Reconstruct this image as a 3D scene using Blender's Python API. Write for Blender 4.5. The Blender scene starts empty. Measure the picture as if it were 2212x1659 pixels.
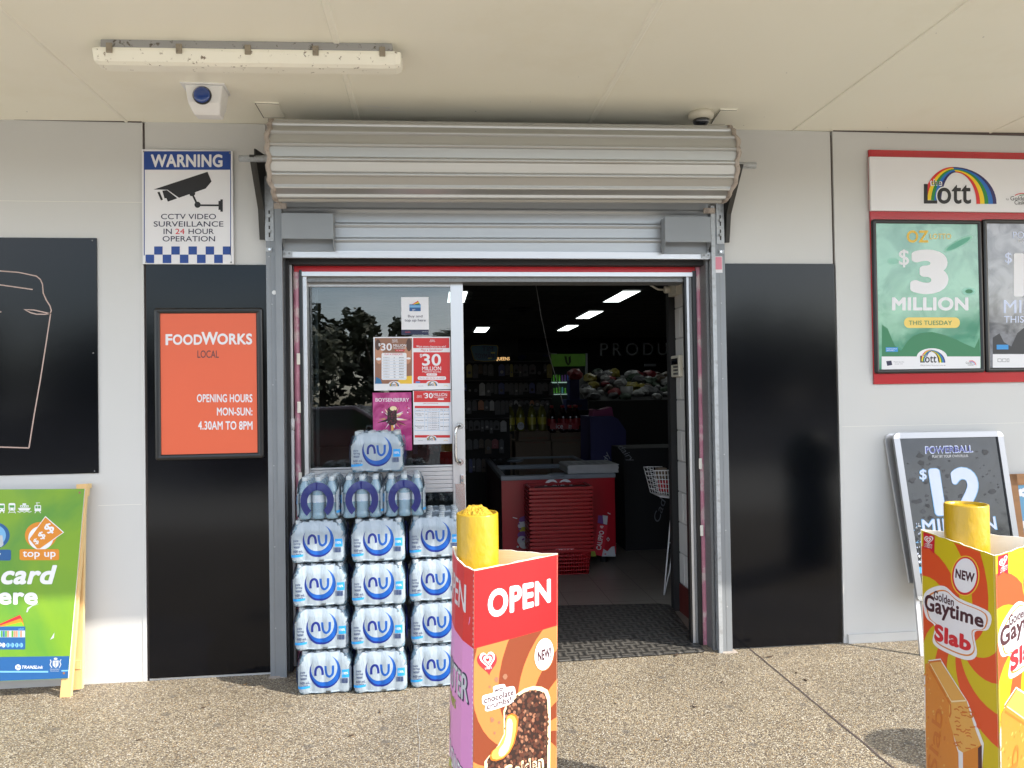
import bpy, bmesh, math, random
from mathutils import Vector, Matrix, noise
R = math.radians
rnd = random.Random(7)
sc = bpy.context.scene
COL = sc.collection
# ------------------------------------------------------------------ camera
CAM = Vector((0, -4.0, 1.44))
YAW, PITCH, ROLL = -0.10669577, 0.01424673, -0.01579309
CM = (Matrix.Rotation(YAW, 3, 'Z') @ Matrix.Rotation(math.pi/2+PITCH, 3, 'X') @ Matrix.Rotation(ROLL, 3, 'Z'))
cd = bpy.data.cameras.new('camera'); cam = bpy.data.objects.new('camera', cd); COL.objects.link(cam)
cam.matrix_world = Matrix.Translation(CAM) @ CM.to_4x4()
cd.sensor_width = 36; cd.lens = 1600/2212*36; cd.clip_start = .05; cd.clip_end = 600
sc.camera = cam
# ------------------------------------------------------------------ light
EL, AZ = R(35.5), R(31)
sd = Vector((-math.cos(AZ)*math.cos(EL), math.sin(AZ)*math.cos(EL), -math.sin(EL)))
w = bpy.data.worlds.new('World'); sc.world = w; w.use_nodes = True
nt = w.node_tree; bg = nt.nodes['Background']
sky = nt.nodes.new('ShaderNodeTexSky'); sky.sky_type = 'NISHITA'; sky.sun_disc = False
sky.sun_elevation = EL; sky.sun_rotation = math.atan2(-sd.x, -sd.y); sky.air_density = 1; sky.dust_density = 1.2
tc = nt.nodes.new('ShaderNodeTexCoord'); mpn = nt.nodes.new('ShaderNodeMapping'); mpn.inputs['Scale'].default_value = (1, 1, 6)
nz = nt.nodes.new('ShaderNodeTexNoise'); nz.inputs['Scale'].default_value = 2.3; nz.inputs['Detail'].default_value = 7
rp = nt.nodes.new('ShaderNodeValToRGB'); rp.color_ramp.elements[0].position = .36; rp.color_ramp.elements[1].position = .62
rp.color_ramp.elements[1].color = (.66, .66, .66, 1)
mx = nt.nodes.new('ShaderNodeMix'); mx.data_type = 'RGBA'; mx.inputs['B'].default_value = (8.5, 8.8, 9.2, 1)
L = nt.links.new
L(tc.outputs['Generated'], mpn.inputs['Vector']); L(mpn.outputs[0], nz.inputs['Vector']); L(nz.outputs[0], rp.inputs[0])
L(rp.outputs[0], mx.inputs['Factor']); L(sky.outputs[0], mx.inputs['A']); L(mx.outputs['Result'], bg.inputs['Color'])
bg.inputs['Strength'].default_value = .15
sl = bpy.data.lights.new('sun', 'SUN'); sl.energy = 3.0; sl.angle = R(.6); sl.color = (1, .93, .82)
so = bpy.data.objects.new('sun', sl); COL.objects.link(so); so.rotation_euler = sd.to_track_quat('-Z', 'Y').to_euler()
sc.view_settings.view_transform = 'Standard'; sc.view_settings.look = 'None'; sc.view_settings.exposure = 1.5; sc.view_settings.gamma = 1
sc.cycles.max_bounces = 10; sc.cycles.diffuse_bounces = 5; sc.cycles.transparent_max_bounces = 24; sc.cycles.sample_clamp_indirect = 6
# ------------------------------------------------------------------ picture-unit helpers (photo seen at 2212 x 1659)
def ray(x, y): return CM @ Vector(((x-1106)/1600, -(y-829.5)/1600, -1))
def W(x, y, Y=0):
    d = ray(x, y); return CAM + d*((Y-CAM.y)/d.y)
def G(x, y, z=0):
    d = ray(x, y); return CAM + d*((z-CAM.z)/d.z)
zB = (603.5, 553, .24862); zC = (603.5, 905.2, .23148); zD = (932.6, 1179.5, .28905); zE = (987.5, 581.5, .2381)
zF = (987.5, 932.6, .29755); zG = (603.5, 1234.4, .22322); zH = (548.6, 230.4, .2315); zI = (1371.5, 230.4, .2315)
zJ = (1892.7, 905.2, .19844); zK = (0, 1031.4, .29101); zL = (1854.3, 307.2, .31746); zM = (1426.4, 581.5, .5093)
zN = (954.6, 1075.3, .16534); zV = (0, 0, 1)
def zA(i, j): return (737.33*i, 553*j, 1/3)
def V(c, x, y): return c[0]+c[2]*x, c[1]+c[2]*y
# ------------------------------------------------------------------ materials
M = {}
def lin(c): c /= 255; return c/12.92 if c <= .04045 else ((c+.055)/1.055)**2.4
def rgb(r, g, b, k=.82): return tuple(min(.9, lin(v)*k) for v in (r, g, b))
def mat(name, col, rough=.6, metal=0, spec=.5, var=.06, vs=6, bump=0, bs=60, coat=0, alpha=1, emit=0, dirt=None, ds=3, dlo=.55, dhi=.75, stretch=None, sss=0):
    m = bpy.data.materials.new(name); m.use_nodes = True; n = m.node_tree; b = n.nodes['Principled BSDF']; l = n.links.new
    b.inputs['Roughness'].default_value = rough; b.inputs['Metallic'].default_value = metal; b.inputs['Specular IOR Level'].default_value = spec
    b.inputs['Coat Weight'].default_value = coat; b.inputs['Coat Roughness'].default_value = .08; b.inputs['Alpha'].default_value = alpha
    t = n.nodes.new('ShaderNodeTexCoord'); mp = n.nodes.new('ShaderNodeMapping'); l(t.outputs['Object'], mp.inputs['Vector'])
    if stretch: mp.inputs['Scale'].default_value = stretch
    no = n.nodes.new('ShaderNodeTexNoise'); no.inputs['Scale'].default_value = vs; no.inputs['Detail'].default_value = 5; l(mp.outputs[0], no.inputs['Vector'])
    x = n.nodes.new('ShaderNodeMix'); x.data_type = 'RGBA'; l(no.outputs[0], x.inputs['Factor'])
    x.inputs['A'].default_value = (*[c*(1-var) for c in col], 1); x.inputs['B'].default_value = (*[min(1, c*(1+var)) for c in col], 1)
    out = x.outputs['Result']
    if dirt:
        n2 = n.nodes.new('ShaderNodeTexNoise'); n2.inputs['Scale'].default_value = ds; n2.inputs['Detail'].default_value = 8; n2.inputs['Roughness'].default_value = .65; l(mp.outputs[0], n2.inputs['Vector'])
        r2 = n.nodes.new('ShaderNodeMapRange'); r2.inputs[1].default_value = dlo; r2.inputs[2].default_value = dhi; l(n2.outputs[0], r2.inputs[0])
        y = n.nodes.new('ShaderNodeMix'); y.data_type = 'RGBA'; l(r2.outputs[0], y.inputs['Factor']); l(out, y.inputs['A']); y.inputs['B'].default_value = (*dirt, 1); out = y.outputs['Result']
    l(out, b.inputs['Base Color'])
    if bump:
        n3 = n.nodes.new('ShaderNodeTexNoise'); n3.inputs['Scale'].default_value = bs; n3.inputs['Detail'].default_value = 3; l(mp.outputs[0], n3.inputs['Vector'])
        bp = n.nodes.new('ShaderNodeBump'); bp.inputs['Strength'].default_value = bump; bp.inputs['Distance'].default_value = .01; l(n3.outputs[0], bp.inputs['Height']); l(bp.outputs[0], b.inputs['Normal'])
    if emit:
        b.inputs['Emission Color'].default_value = (*col, 1); b.inputs['Emission Strength'].default_value = emit
    m.diffuse_color = (*col, 1); M[name] = m; return m
mat('wall_white', (.53, .53, .52), .42, bump=.03, bs=120, var=.03, vs=1.2, dirt=(.55, .53, .49), ds=1.3, dlo=.6, dhi=.95)
mat('ceiling_cream', (.88, .86, .75), .42, bump=.05, bs=9, var=.03, vs=.7, dirt=(.80, .76, .62), ds=1.1, dlo=.55, dhi=.9)
mat('strip_cream', (.86, .84, .74), .5, var=.04)
mat('seam_dark', (.08, .06, .055), .8)
mat('black_gloss', (.0010, .0014, .0030), .13, spec=.30, var=.2, bump=.008, bs=30, dirt=(.045, .045, .045), ds=75, dlo=.70, dhi=.76)
mat('black_frame', (.012, .012, .013), .3, var=.1)
mat('black_matte', (.015, .015, .016), .7)
mat('alu', (.62, .62, .63), .38, .75, var=.05, vs=20, dirt=(.4, .4, .4), ds=8, dlo=.6, dhi=.9)
mat('alu_bright', (.60, .60, .61), .34, .7, var=.03, stretch=(1, 1, .2), dirt=(.5, .49, .47), ds=9, dlo=.62, dhi=.9)
mat('alu_frame', (.30, .30, .31), .3, .8, var=.05, dirt=(.3, .3, .29), ds=14, dlo=.6, dhi=.8)
mat('steel', (.6, .6, .6), .25, 1, var=.04)
mat('galv', (.40, .42, .44), .5, .45, var=.2, vs=70, dirt=(.22, .22, .21), ds=25, dlo=.52, dhi=.75)
mat('galv_dark', (.22, .225, .23), .5, .5, var=.3, vs=120)
mat('grey_paint', (.24, .26, .28), .45, var=.05)
mat('jamb_paint', (.22, .235, .25), .42, .25, var=.08, vs=9, dirt=(.7, .72, .72), ds=34, dlo=.69, dhi=.72)
mat('shutter_metal', (.45, .455, .45), .3, .55, var=.06, vs=4, stretch=(.25, 1, 6), dirt=(.30, .27, .22), ds=1.2, dlo=.56, dhi=.9)
mat('curtain_metal', (.44, .46, .48), .36, .4, var=.06, vs=4, stretch=(.25, 1, 6), dirt=(.36, .35, .33), ds=2.2, dlo=.6, dhi=.9)
mat('tape', (.38, .33, .29), .9, bump=.6, bs=50, dirt=(.13, .1, .09), ds=30, dlo=.55, dhi=.75)
mat('dark_bracket', (.03, .03, .028), .6)
mat('red_paint', rgb(196, 22, 34), .4)
mat('red_board', rgb(190, 26, 38), .22, coat=.5, var=.08)
mat('pvc_grey', (.5, .5, .52), .5)
mat('pink_stone', (.50, .2, .27), .3, var=.45, vs=9, bump=.2, bs=30, dirt=(.6, .48, .47), ds=9, dlo=.52, dhi=.62)
mat('brick_white', (.62, .61, .59), .55, bump=.3, bs=90)
mat('mortar', (.42, .41, .4), .8)
mat('skirt_red', (.10, .015, .012), .5)
mat('plastic_cream', (.62, .58, .48), .45)
mat('plastic_white', (.78, .78, .78), .35)
mat('diffuser', (.90, .88, .77), .35, dirt=(.22, .17, .12), ds=42, dlo=.62, dhi=.67, bump=.1, bs=30)
mat('light_base', (.34, .34, .34), .6, dirt=(.10, .08, .06), ds=45, dlo=.58, dhi=.66)
mat('clip', (.3, .26, .2), .6, dirt=(.12, .09, .07), ds=60)
mat('blue_lens', (.004, .045, .24), .05, coat=1, bump=.2, bs=20)
mat('lens_dark', (.01, .012, .02), .05, coat=1)
mat('yellow_paint', (.42, .255, .004), .32, bump=.35, bs=42, var=.08, dirt=(.38, .22, .02), ds=16, dlo=.66, dhi=.72, stretch=(1, 1, .45))
mat('yellow_rough', (.42, .25, .008), .7, bump=.8, bs=120, dirt=(.25, .16, .02), ds=40, dlo=.56, dhi=.64)
mat('card_in', (.80, .70, .46), .75, var=.05, vs=3, stretch=(.3, .3, 40), bump=.15, bs=8)
mat('card_in_white', (.80, .76, .68), .6, var=.04)
mat('card_edge', (.85, .8, .76), .8, bump=.5)
mat('pine', (.62, .40, .17), .55, var=.18, vs=5, stretch=(6, 6, .6))
mat('pine_edge', (.75, .55, .27), .55, var=.12)
mat('oak', (.30, .13, .035), .45, var=.25, vs=8, stretch=(1, 1, 6))
mat('rubber', (.045, .043, .042), .6, var=.2)
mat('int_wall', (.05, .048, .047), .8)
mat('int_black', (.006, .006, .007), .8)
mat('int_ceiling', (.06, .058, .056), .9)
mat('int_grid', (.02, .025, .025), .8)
mat('panel_light', (.92, 1, .97), .5, emit=1.7, var=0)
mat('sign_light', (1, .62, .25), .5, emit=.35, var=0)
mat('green_light', (.04, .11, .01), .5, emit=.06, var=.6, vs=5)
mat('led', (.4, .6, .52), .5, emit=.16, var=0)
mat('concrete', (.50, .48, .43), .85, bump=.3, bs=40, var=.1)
mat('asphalt', (.075, .075, .078), .9, bump=.5, bs=80)
mat('leaf', (.085, .09, .05), .6, var=.4, vs=1.5)
mat('bark', (.12, .09, .07), .9, bump=.5, bs=20)
mat('carpaint', (.05, .012, .018), .2, coat=1)
mat('glass_dark', (.01, .012, .014), .05, coat=1)
mat('bottle_pet', (.15, .26, .34), .12, var=.1, coat=.6, bump=.25, bs=40)
mat('cap_white', (.42, .47, .50), .35)
mat('bottle_label', (.40, .46, .52), .3, var=.25, vs=40, dirt=(.05, .2, .5), ds=25, dlo=.6, dhi=.66)
mat('film_white', (.27, .325, .375), .22, var=.05, coat=.5, bump=.55, bs=26, stretch=(1.6, 1.6, .5))
mat('film_blue', (.003, .008, .11), .35, coat=.1, bump=.4, bs=40)
mat('film_clear', (.40, .50, .60), .1, alpha=.11, coat=1, bump=.7, bs=34, stretch=(1.6, 1.6, .6))
mat('dim_leaf', (.02, .06, .03), .4)
mat('letter_white', (.75, .78, .82), .5)
mat('newsprint', (.42, .42, .43), .8, var=.15, vs=60)
mat('basket_red', rgb(200, 14, 30, .55), .35)
mat('basket_in', rgb(120, 6, 16, .5), .5)
mat('freezer_red', rgb(190, 10, 36, .62), .3, var=.08)
mat('freezer_grey', (.18, .2, .23), .4)
mat('freezer_side', (.05, .015, .02), .5)
mat('wire_white', (.75, .75, .75), .35)
mat('carton', (.16, .115, .08), .85)
mat('carton_ink', (.22, .05, .03), .85)
mat('soda_yellow', (.16, .16, .03), .12, coat=.6)
mat('soda_lemon', (.42, .38, .04), .4)
mat('soda_dark', (.02, .006, .006), .1, coat=.8)
mat('soda_red', (.35, .012, .02), .4)
mat('soda_cap', (.5, .5, .48), .4)
mat('navy', (.02, .018, .10), .6)
mat('purple', (.035, .012, .09), .6)
# print inks
INK = dict(white=(238, 238, 242), ink_black=(24, 24, 30), navyink=(30, 32, 70), warnblue=(24, 68, 150), redink=(215, 38, 50), lottred=(213, 42, 42), orange=(233, 104, 66),
   darkgrey=(58, 58, 62), green_board=(126, 184, 46), green_dark=(84, 158, 62), green_lime=(170, 204, 28), board_blue=(34, 92, 152), pale_blue=(120, 180, 225), topup=(222, 140, 36),
   card_red=(205, 20, 28), choc_bg=(126, 56, 28), tan=(208, 122, 64), choc=(44, 24, 20), choc_lump=(84, 44, 32), cream=(246, 226, 180), pinkside=(214, 140, 196), greywhite=(208, 206, 210),
   greentext=(170, 180, 60), yel=(208, 186, 20), oran=(222, 82, 34), biscuit=(218, 134, 44), biscuit_d=(206, 112, 30), caramel=(226, 170, 84), heartred=(206, 20, 48), aubergine=(74, 34, 44),
   teal=(92, 176, 150), teal_d=(42, 128, 84), teal_l=(150, 210, 190), gold=(244, 214, 110), gold2=(240, 196, 60), pb_black=(38, 40, 46), pb_grey=(62, 64, 70), pb_blue=(60, 64, 160), pb_white=(214, 224, 250),
   rb_red=(224, 40, 40), rb_yel=(250, 214, 20), rb_grn=(30, 140, 60), rb_blu=(20, 110, 200), rb_nav=(40, 30, 100), boysen=(180, 62, 128), boysen_d=(120, 24, 70), skin=(196, 140, 108), brown=(150, 104, 80), brown_d=(84, 56, 44),
   nu_dark=(4, 34, 122), nu_blue=(6, 82, 168), nu_sq=(40, 150, 222), textblue=(40, 60, 110), chalk=(100, 160, 196), greyink=(120, 122, 128), cupline=(196, 170, 160), signblue=(40, 110, 160), pinksticker=(226, 140, 160),
   calp=(120, 60, 140), ylw_int=(190, 180, 30), lettergrey=(120, 124, 132), silver=(190, 194, 200))
for k, v in INK.items(): mat(k, rgb(*v), .42, var=.03, vs=5)
for k in ('teal', 'teal_d', 'teal_l', 'gold', 'gold2', 'pb_black', 'pb_grey', 'pb_blue', 'pb_white'):
    pass
def poster_mat(name, col, col2, s=6):
    m = mat(name, col, .13, var=0, coat=.8, bump=.5, bs=3.2); n = m.node_tree; b = n.nodes['Principled BSDF']
    x = [q for q in n.nodes if q.type == 'MIX'][0]; x.inputs['A'].default_value = (*col, 1); x.inputs['B'].default_value = (*col2, 1)
    no = [q for q in n.nodes if q.type == 'TEX_NOISE'][0]; no.inputs['Scale'].default_value = s; no.inputs['Distortion'].default_value = 1.2
    r = n.nodes.new('ShaderNodeValToRGB'); r.color_ramp.elements[0].position = .38; r.color_ramp.elements[1].position = .62
    n.links.new(no.outputs[0], r.inputs[0]); n.links.new(r.outputs[0], x.inputs['Factor']); return m
poster_mat('teal_swirl', rgb(74, 150, 122), rgb(124, 188, 160), 5)
poster_mat('pb_swirl', rgb(10, 11, 16), rgb(36, 38, 44), 7); M['pb_swirl'].node_tree.nodes['Principled BSDF'].inputs['Coat Weight'].default_value = .12
poster_mat('pb_swirl2', rgb(90, 92, 100), rgb(150, 152, 160), 8)
poster_mat('boysen_swirl', rgb(168, 52, 118), rgb(210, 100, 160), 12)
poster_mat('faces_swirl', rgb(150, 110, 88), rgb(206, 166, 140), 14)
def poster_bump(k): M[k].node_tree.nodes
# green board: yellow-green to green mottling
poster_mat('green_swirl', rgb(136, 180, 38, .7), rgb(92, 158, 56, .7), 1.6)
b_ = M['green_swirl'].node_tree.nodes['Principled BSDF']; b_.inputs['Roughness'].default_value = .4; b_.inputs['Coat Weight'].default_value = .2
for q in M['green_swirl'].node_tree.nodes:
    if q.type == 'BUMP': q.inputs['Strength'].default_value = .02
# glass
def glass_mat():
    m = bpy.data.materials.new('window_glass'); m.use_nodes = True; n = m.node_tree; n.nodes.clear(); l = n.links.new
    o = n.nodes.new('ShaderNodeOutputMaterial'); x = n.nodes.new('ShaderNodeMixShader'); t = n.nodes.new('ShaderNodeBsdfTransparent'); g = n.nodes.new('ShaderNodeBsdfGlossy')
    t.inputs[0].default_value = (.62, .66, .66, 1); g.inputs['Roughness'].default_value = .005; f = n.nodes.new('ShaderNodeFresnel'); f.inputs[0].default_value = 1.85
    l(f.outputs[0], x.inputs[0]); l(t.outputs[0], x.inputs[1]); l(g.outputs[0], x.inputs[2]); l(x.outputs[0], o.inputs[0]); M['window_glass'] = m
glass_mat()
# exposed aggregate paving
def aggregate():
    m = bpy.data.materials.new('aggregate'); m.use_nodes = True; n = m.node_tree; b = n.nodes['Principled BSDF']; l = n.links.new
    t = n.nodes.new('ShaderNodeTexCoord'); b.inputs['Roughness'].default_value = .6; b.inputs['Specular IOR Level'].default_value = .35
    v = n.nodes.new('ShaderNodeTexVoronoi'); v.inputs['Scale'].default_value = 172; v.inputs['Randomness'].default_value = 1; l(t.outputs['Object'], v.inputs['Vector'])
    sx = n.nodes.new('ShaderNodeSeparateColor'); l(v.outputs['Color'], sx.inputs[0])
    r = n.nodes.new('ShaderNodeValToRGB'); cr = r.color_ramp; cr.interpolation = 'CONSTANT'
    cols = [(0, (.055, .045, .04)), (.12, (.18, .14, .095)), (.25, (.31, .26, .175)), (.45, (.40, .345, .245)), (.64, (.27, .24, .20)), (.76, (.48, .435, .34)), (.90, (.36, .25, .13)), (.95, (.62, .58, .50))]
    cr.elements[0].position = 0; cr.elements[0].color = (*cols[0][1], 1); cr.elements[1].position = cols[1][0]; cr.elements[1].color = (*cols[1][1], 1)
    for p, c in cols[2:]: e = cr.elements.new(p); e.color = (*c, 1)
    l(sx.outputs[0], r.inputs[0])
    d = n.nodes.new('ShaderNodeMapRange'); d.inputs[1].default_value = .35; d.inputs[2].default_value = .75; l(v.outputs['Distance'], d.inputs[0])
    x = n.nodes.new('ShaderNodeMix'); x.data_type = 'RGBA'; l(d.outputs[0], x.inputs['Factor']); l(r.outputs[0], x.inputs['A']); x.inputs['B'].default_value = (.15, .122, .09, 1)
    s = n.nodes.new('ShaderNodeTexNoise'); s.inputs['Scale'].default_value = 1.6; s.inputs['Detail'].default_value = 6; l(t.outputs['Object'], s.inputs['Vector'])
    sr = n.nodes.new('ShaderNodeMapRange'); sr.inputs[1].default_value = .3; sr.inputs[2].default_value = .7; sr.inputs[3].default_value = .82; sr.inputs[4].default_value = 1.12; l(s.outputs[0], sr.inputs[0])
    y = n.nodes.new('ShaderNodeMix'); y.data_type = 'RGBA'; y.blend_type = 'MULTIPLY'; y.inputs['Factor'].default_value = 1; l(x.outputs['Result'], y.inputs['A']); l(sr.outputs[0], y.inputs['B'])
    # gum and grease spots
    g = n.nodes.new('ShaderNodeTexVoronoi'); g.voronoi_dimensions = '2D'; g.inputs['Scale'].default_value = 2.6; l(t.outputs['Object'], g.inputs['Vector'])
    gn = n.nodes.new('ShaderNodeTexNoise'); gn.inputs['Scale'].default_value = 30; l(t.outputs['Object'], gn.inputs['Vector'])
    ga = n.nodes.new('ShaderNodeMath'); ga.operation = 'MULTIPLY_ADD'; ga.inputs[1].default_value = .05; l(gn.outputs[0], ga.inputs[0]); l(g.outputs['Distance'], ga.inputs[2])
    gr = n.nodes.new('ShaderNodeMapRange'); gr.inputs[1].default_value = .062; gr.inputs[2].default_value = .085; gr.inputs[3].default_value = .62; gr.inputs[4].default_value = 0; l(ga.outputs[0], gr.inputs[0])
    z = n.nodes.new('ShaderNodeMix'); z.data_type = 'RGBA'; l(gr.outputs[0], z.inputs['Factor']); l(y.outputs['Result'], z.inputs['A']); z.inputs['B'].default_value = (.10, .09, .08, 1)
    l(z.outputs['Result'], b.inputs['Base Color'])
    bp = n.nodes.new('ShaderNodeBump'); bp.invert = True; bp.inputs['Strength'].default_value = .7; bp.inputs['Distance'].default_value = .004; l(v.outputs['Distance'], bp.inputs['Height']); l(bp.outputs[0], b.inputs['Normal'])
    M['aggregate'] = m
aggregate()
def mat_rubber_weave():
    m = M['rubber']; n = m.node_tree; b = n.nodes['Principled BSDF']; l = n.links.new
    t = n.nodes.new('ShaderNodeTexCoord'); c = n.nodes.new('ShaderNodeTexChecker'); c.inputs['Scale'].default_value = 17; l(t.outputs['Object'], c.inputs['Vector'])
    c.inputs['Color1'].default_value = (1, 1, 1, 1); c.inputs['Color2'].default_value = (0, 0, 0, 1)
    ws = []
    for ax in 'XY':
        q = n.nodes.new('ShaderNodeTexWave'); q.bands_direction = ax; q.inputs['Scale'].default_value = 17*3/ (2*math.pi) * 1.0; l(t.outputs['Object'], q.inputs['Vector']); ws.append(q)
    x = n.nodes.new('ShaderNodeMix'); x.data_type = 'FLOAT'; l(c.outputs['Fac'], x.inputs['Factor']); l(ws[0].outputs['Fac'], x.inputs['A']); l(ws[1].outputs['Fac'], x.inputs['B'])
    bp = n.nodes.new('ShaderNodeBump'); bp.inputs['Strength'].default_value = 1; bp.inputs['Distance'].default_value = .006; l(x.outputs['Result'], bp.inputs['Height']); l(bp.outputs[0], b.inputs['Normal'])
    r = n.nodes.new('ShaderNodeMix'); r.data_type = 'RGBA'; l(x.outputs['Result'], r.inputs['Factor']); r.inputs['A'].default_value = (.018, .017, .016, 1); r.inputs['B'].default_value = (.085, .08, .072, 1)
    l(r.outputs['Result'], b.inputs['Base Color'])
mat_rubber_weave()
# floor tiles
def tiles():
    m = mat('floor_tile', (.20, .175, .15), .35, var=.1); n = m.node_tree; b = n.nodes['Principled BSDF']; l = n.links.new
    t = n.nodes.new('ShaderNodeTexCoord'); k = n.nodes.new('ShaderNodeTexBrick'); k.offset = 0; k.inputs['Scale'].default_value = 1; k.inputs['Brick Width'].default_value = .3; k.inputs['Row Height'].default_value = .3
    k.inputs['Mortar Size'].default_value = .003; k.inputs['Color1'].default_value = (.19, .165, .14, 1); k.inputs['Color2'].default_value = (.22, .19, .165, 1); k.inputs['Mortar'].default_value = (.06, .05, .045, 1)
    l(t.outputs['Object'], k.inputs['Vector']); l(k.outputs['Color'], b.inputs['Base Color'])
tiles()
# ------------------------------------------------------------------ objects
WL = {}
def setp(o, label=None, cat=None, group=None, kind=None):
    if label: o['label'] = label
    if cat: o['category'] = cat
    if group: o['group'] = group
    if kind: o['kind'] = kind
    return o
def thing(name, label, cat, loc=(0, 0, 0), group=None):
    o = bpy.data.objects.new(name, None); COL.objects.link(o); o.location = loc; o.empty_display_size = .1
    WL[o.name] = Vector(loc); return setp(o, label, cat, group)
def copy_tree(o, parent=None):
    c = o.copy(); COL.objects.link(c); c.parent = parent
    if parent: c.matrix_parent_inverse = o.matrix_parent_inverse.copy()
    for ch in list(kids.get(o.name, [])): 
        cc = copy_tree(ch, c); kids.setdefault(c.name, []).append(cc)
    return c
kids = {}
def link(name, me, parent=None, origin=None):
    o = bpy.data.objects.new(name, me); COL.objects.link(o)
    if parent:
        base = WL[parent.name]; o.parent = parent; kids.setdefault(parent.name, []).append(o)
    else:
        vs = [v.co for v in me.vertices]
        base = Vector(origin) if origin is not None else Vector(((min(v.x for v in vs)+max(v.x for v in vs))/2, (min(v.y for v in vs)+max(v.y for v in vs))/2, min(v.z for v in vs)))
        o.location = base
    me.transform(Matrix.Translation(-base)); WL[o.name] = base.copy(); return o
class MB:
    def __init__(s): s.bm = bmesh.new(); s.ms = []
    def mi(s, m):
        if m not in s.ms: s.ms.append(m)
        return s.ms.index(m)
    def face(s, pts, m, smooth=False):
        f = s.bm.faces.new([s.bm.verts.new(p) for p in pts]); f.material_index = s.mi(m); f.smooth = smooth; return f
    def mesh(s, verts, faces, m, smooth=False, mat4=None):
        vs = [s.bm.verts.new(mat4 @ Vector(v) if mat4 else v) for v in verts]; i = s.mi(m)
        for f in faces:
            try: q = s.bm.faces.new([vs[k] for k in f])
            except ValueError: continue
            q.material_index = i; q.smooth = smooth
        return s
    def box(s, x0, x1, y0, y1, z0, z1, m, bev=0, mat4=None):
        if bev:
            t = bmesh.new(); bmesh.ops.create_cube(t, size=1)
            for v in t.verts: v.co = Vector(((x0+x1)/2+v.co.x*(x1-x0), (y0+y1)/2+v.co.y*(y1-y0), (z0+z1)/2+v.co.z*(z1-z0)))
            bmesh.ops.bevel(t, geom=t.edges[:], offset=bev, segments=2, affect='EDGES', profile=.5)
            t.verts.index_update(); s.mesh([v.co.copy() for v in t.verts], [[v.index for v in f.verts] for f in t.faces], m, False, mat4); t.free(); return s
        v = [(x, y, z) for x in (x0, x1) for y in (y0, y1) for z in (z0, z1)]
        return s.mesh(v, [(0, 1, 3, 2), (4, 6, 7, 5), (0, 4, 5, 1), (2, 3, 7, 6), (0, 2, 6, 4), (1, 5, 7, 3)], m, False, mat4)
    def tube(s, pts, r, m, n=8, cap=True):
        pts = [Vector(p) for p in pts]; rings = []; rr = r if isinstance(r, (list, tuple)) else [r]*len(pts)
        up = None
        for i, p in enumerate(pts):
            t = (pts[min(i+1, len(pts)-1)]-pts[max(i-1, 0)]).normalized()
            if up is None: up = t.orthogonal().normalized()
            a = (up - t*up.dot(t)).normalized(); b = t.cross(a); up = a
            rings.append([p+(a*math.cos(2*math.pi*k/n)+b*math.sin(2*math.pi*k/n))*rr[i] for k in range(n)])
        vs = [q for g in rings for q in g]; fs = []
        for i in range(len(pts)-1):
            for k in range(n): fs.append((i*n+k, i*n+(k+1) % n, (i+1)*n+(k+1) % n, (i+1)*n+k))
        if cap: fs += [tuple(range(n))[::-1], tuple((len(pts)-1)*n+k for k in range(n))]
        return s.mesh(vs, fs, m, True)
    def lathe(s, prof, c, m, n=24, axis='Z', smooth=True, cap=True, mats=None):
        vs = []; c = Vector(c)
        for (r, h) in prof:
            for k in range(n):
                a = 2*math.pi*k/n; x, y = r*math.cos(a), r*math.sin(a)
                vs.append(c+(Vector((x, y, h)) if axis == 'Z' else Vector((h, x, y)) if axis == 'X' else Vector((x, h, y))))
        for i in range(len(prof)-1):
            fs = [(i*n+k, i*n+(k+1) % n, (i+1)*n+(k+1) % n, (i+1)*n+k) for k in range(n)]
            if i == 0: B = [s.bm.verts.new(v) for v in vs]
            for f in fs:
                q = s.bm.faces.new([B[t] for t in f]); q.material_index = s.mi(mats[i] if mats else m); q.smooth = smooth
        if cap:
            for rg in (range(n), range((len(prof)-1)*n, len(prof)*n)):
                q = s.bm.faces.new([B[k] for k in rg]); q.material_index = s.mi(mats[0 if rg[0] == 0 else -1] if mats else m)
        return s
    def prism(s, poly, ax, a0, a1, m):   # poly 2-D, extruded along axis ax ('X': (y,z); 'Y': (x,z); 'Z': (x,y))
        f = {'X': lambda p, a: (a, p[0], p[1]), 'Y': lambda p, a: (p[0], a, p[1]), 'Z': lambda p, a: (p[0], p[1], a)}[ax]
        n = len(poly); vs = [f(p, a0) for p in poly]+[f(p, a1) for p in poly]
        fs = [tuple(range(n))[::-1], tuple(range(n, 2*n))]+[(k, (k+1) % n, n+(k+1) % n, n+k) for k in range(n)]
        return s.mesh(vs, fs, m)
    def split(s, name, parent=None, bevel=0):
        bm = s.bm; seen = set(); out = []
        for v0 in bm.verts:
            if v0 in seen: continue
            st = [v0]; seen.add(v0); isl = []
            while st:
                v = st.pop(); isl.append(v)
                for e in v.link_edges:
                    q = e.other_vert(v)
                    if q not in seen: seen.add(q); st.append(q)
            ix = {v: i for i, v in enumerate(isl)}; b2 = MB(); vs = [b2.bm.verts.new(v.co) for v in isl]
            for f in {f for v in isl for f in v.link_faces}: q = b2.bm.faces.new([vs[ix[v]] for v in f.verts]); q.material_index = b2.mi(s.ms[f.material_index]); q.smooth = f.smooth
            out.append(b2.build(name, parent, bevel))
        bm.free(); return out
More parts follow.
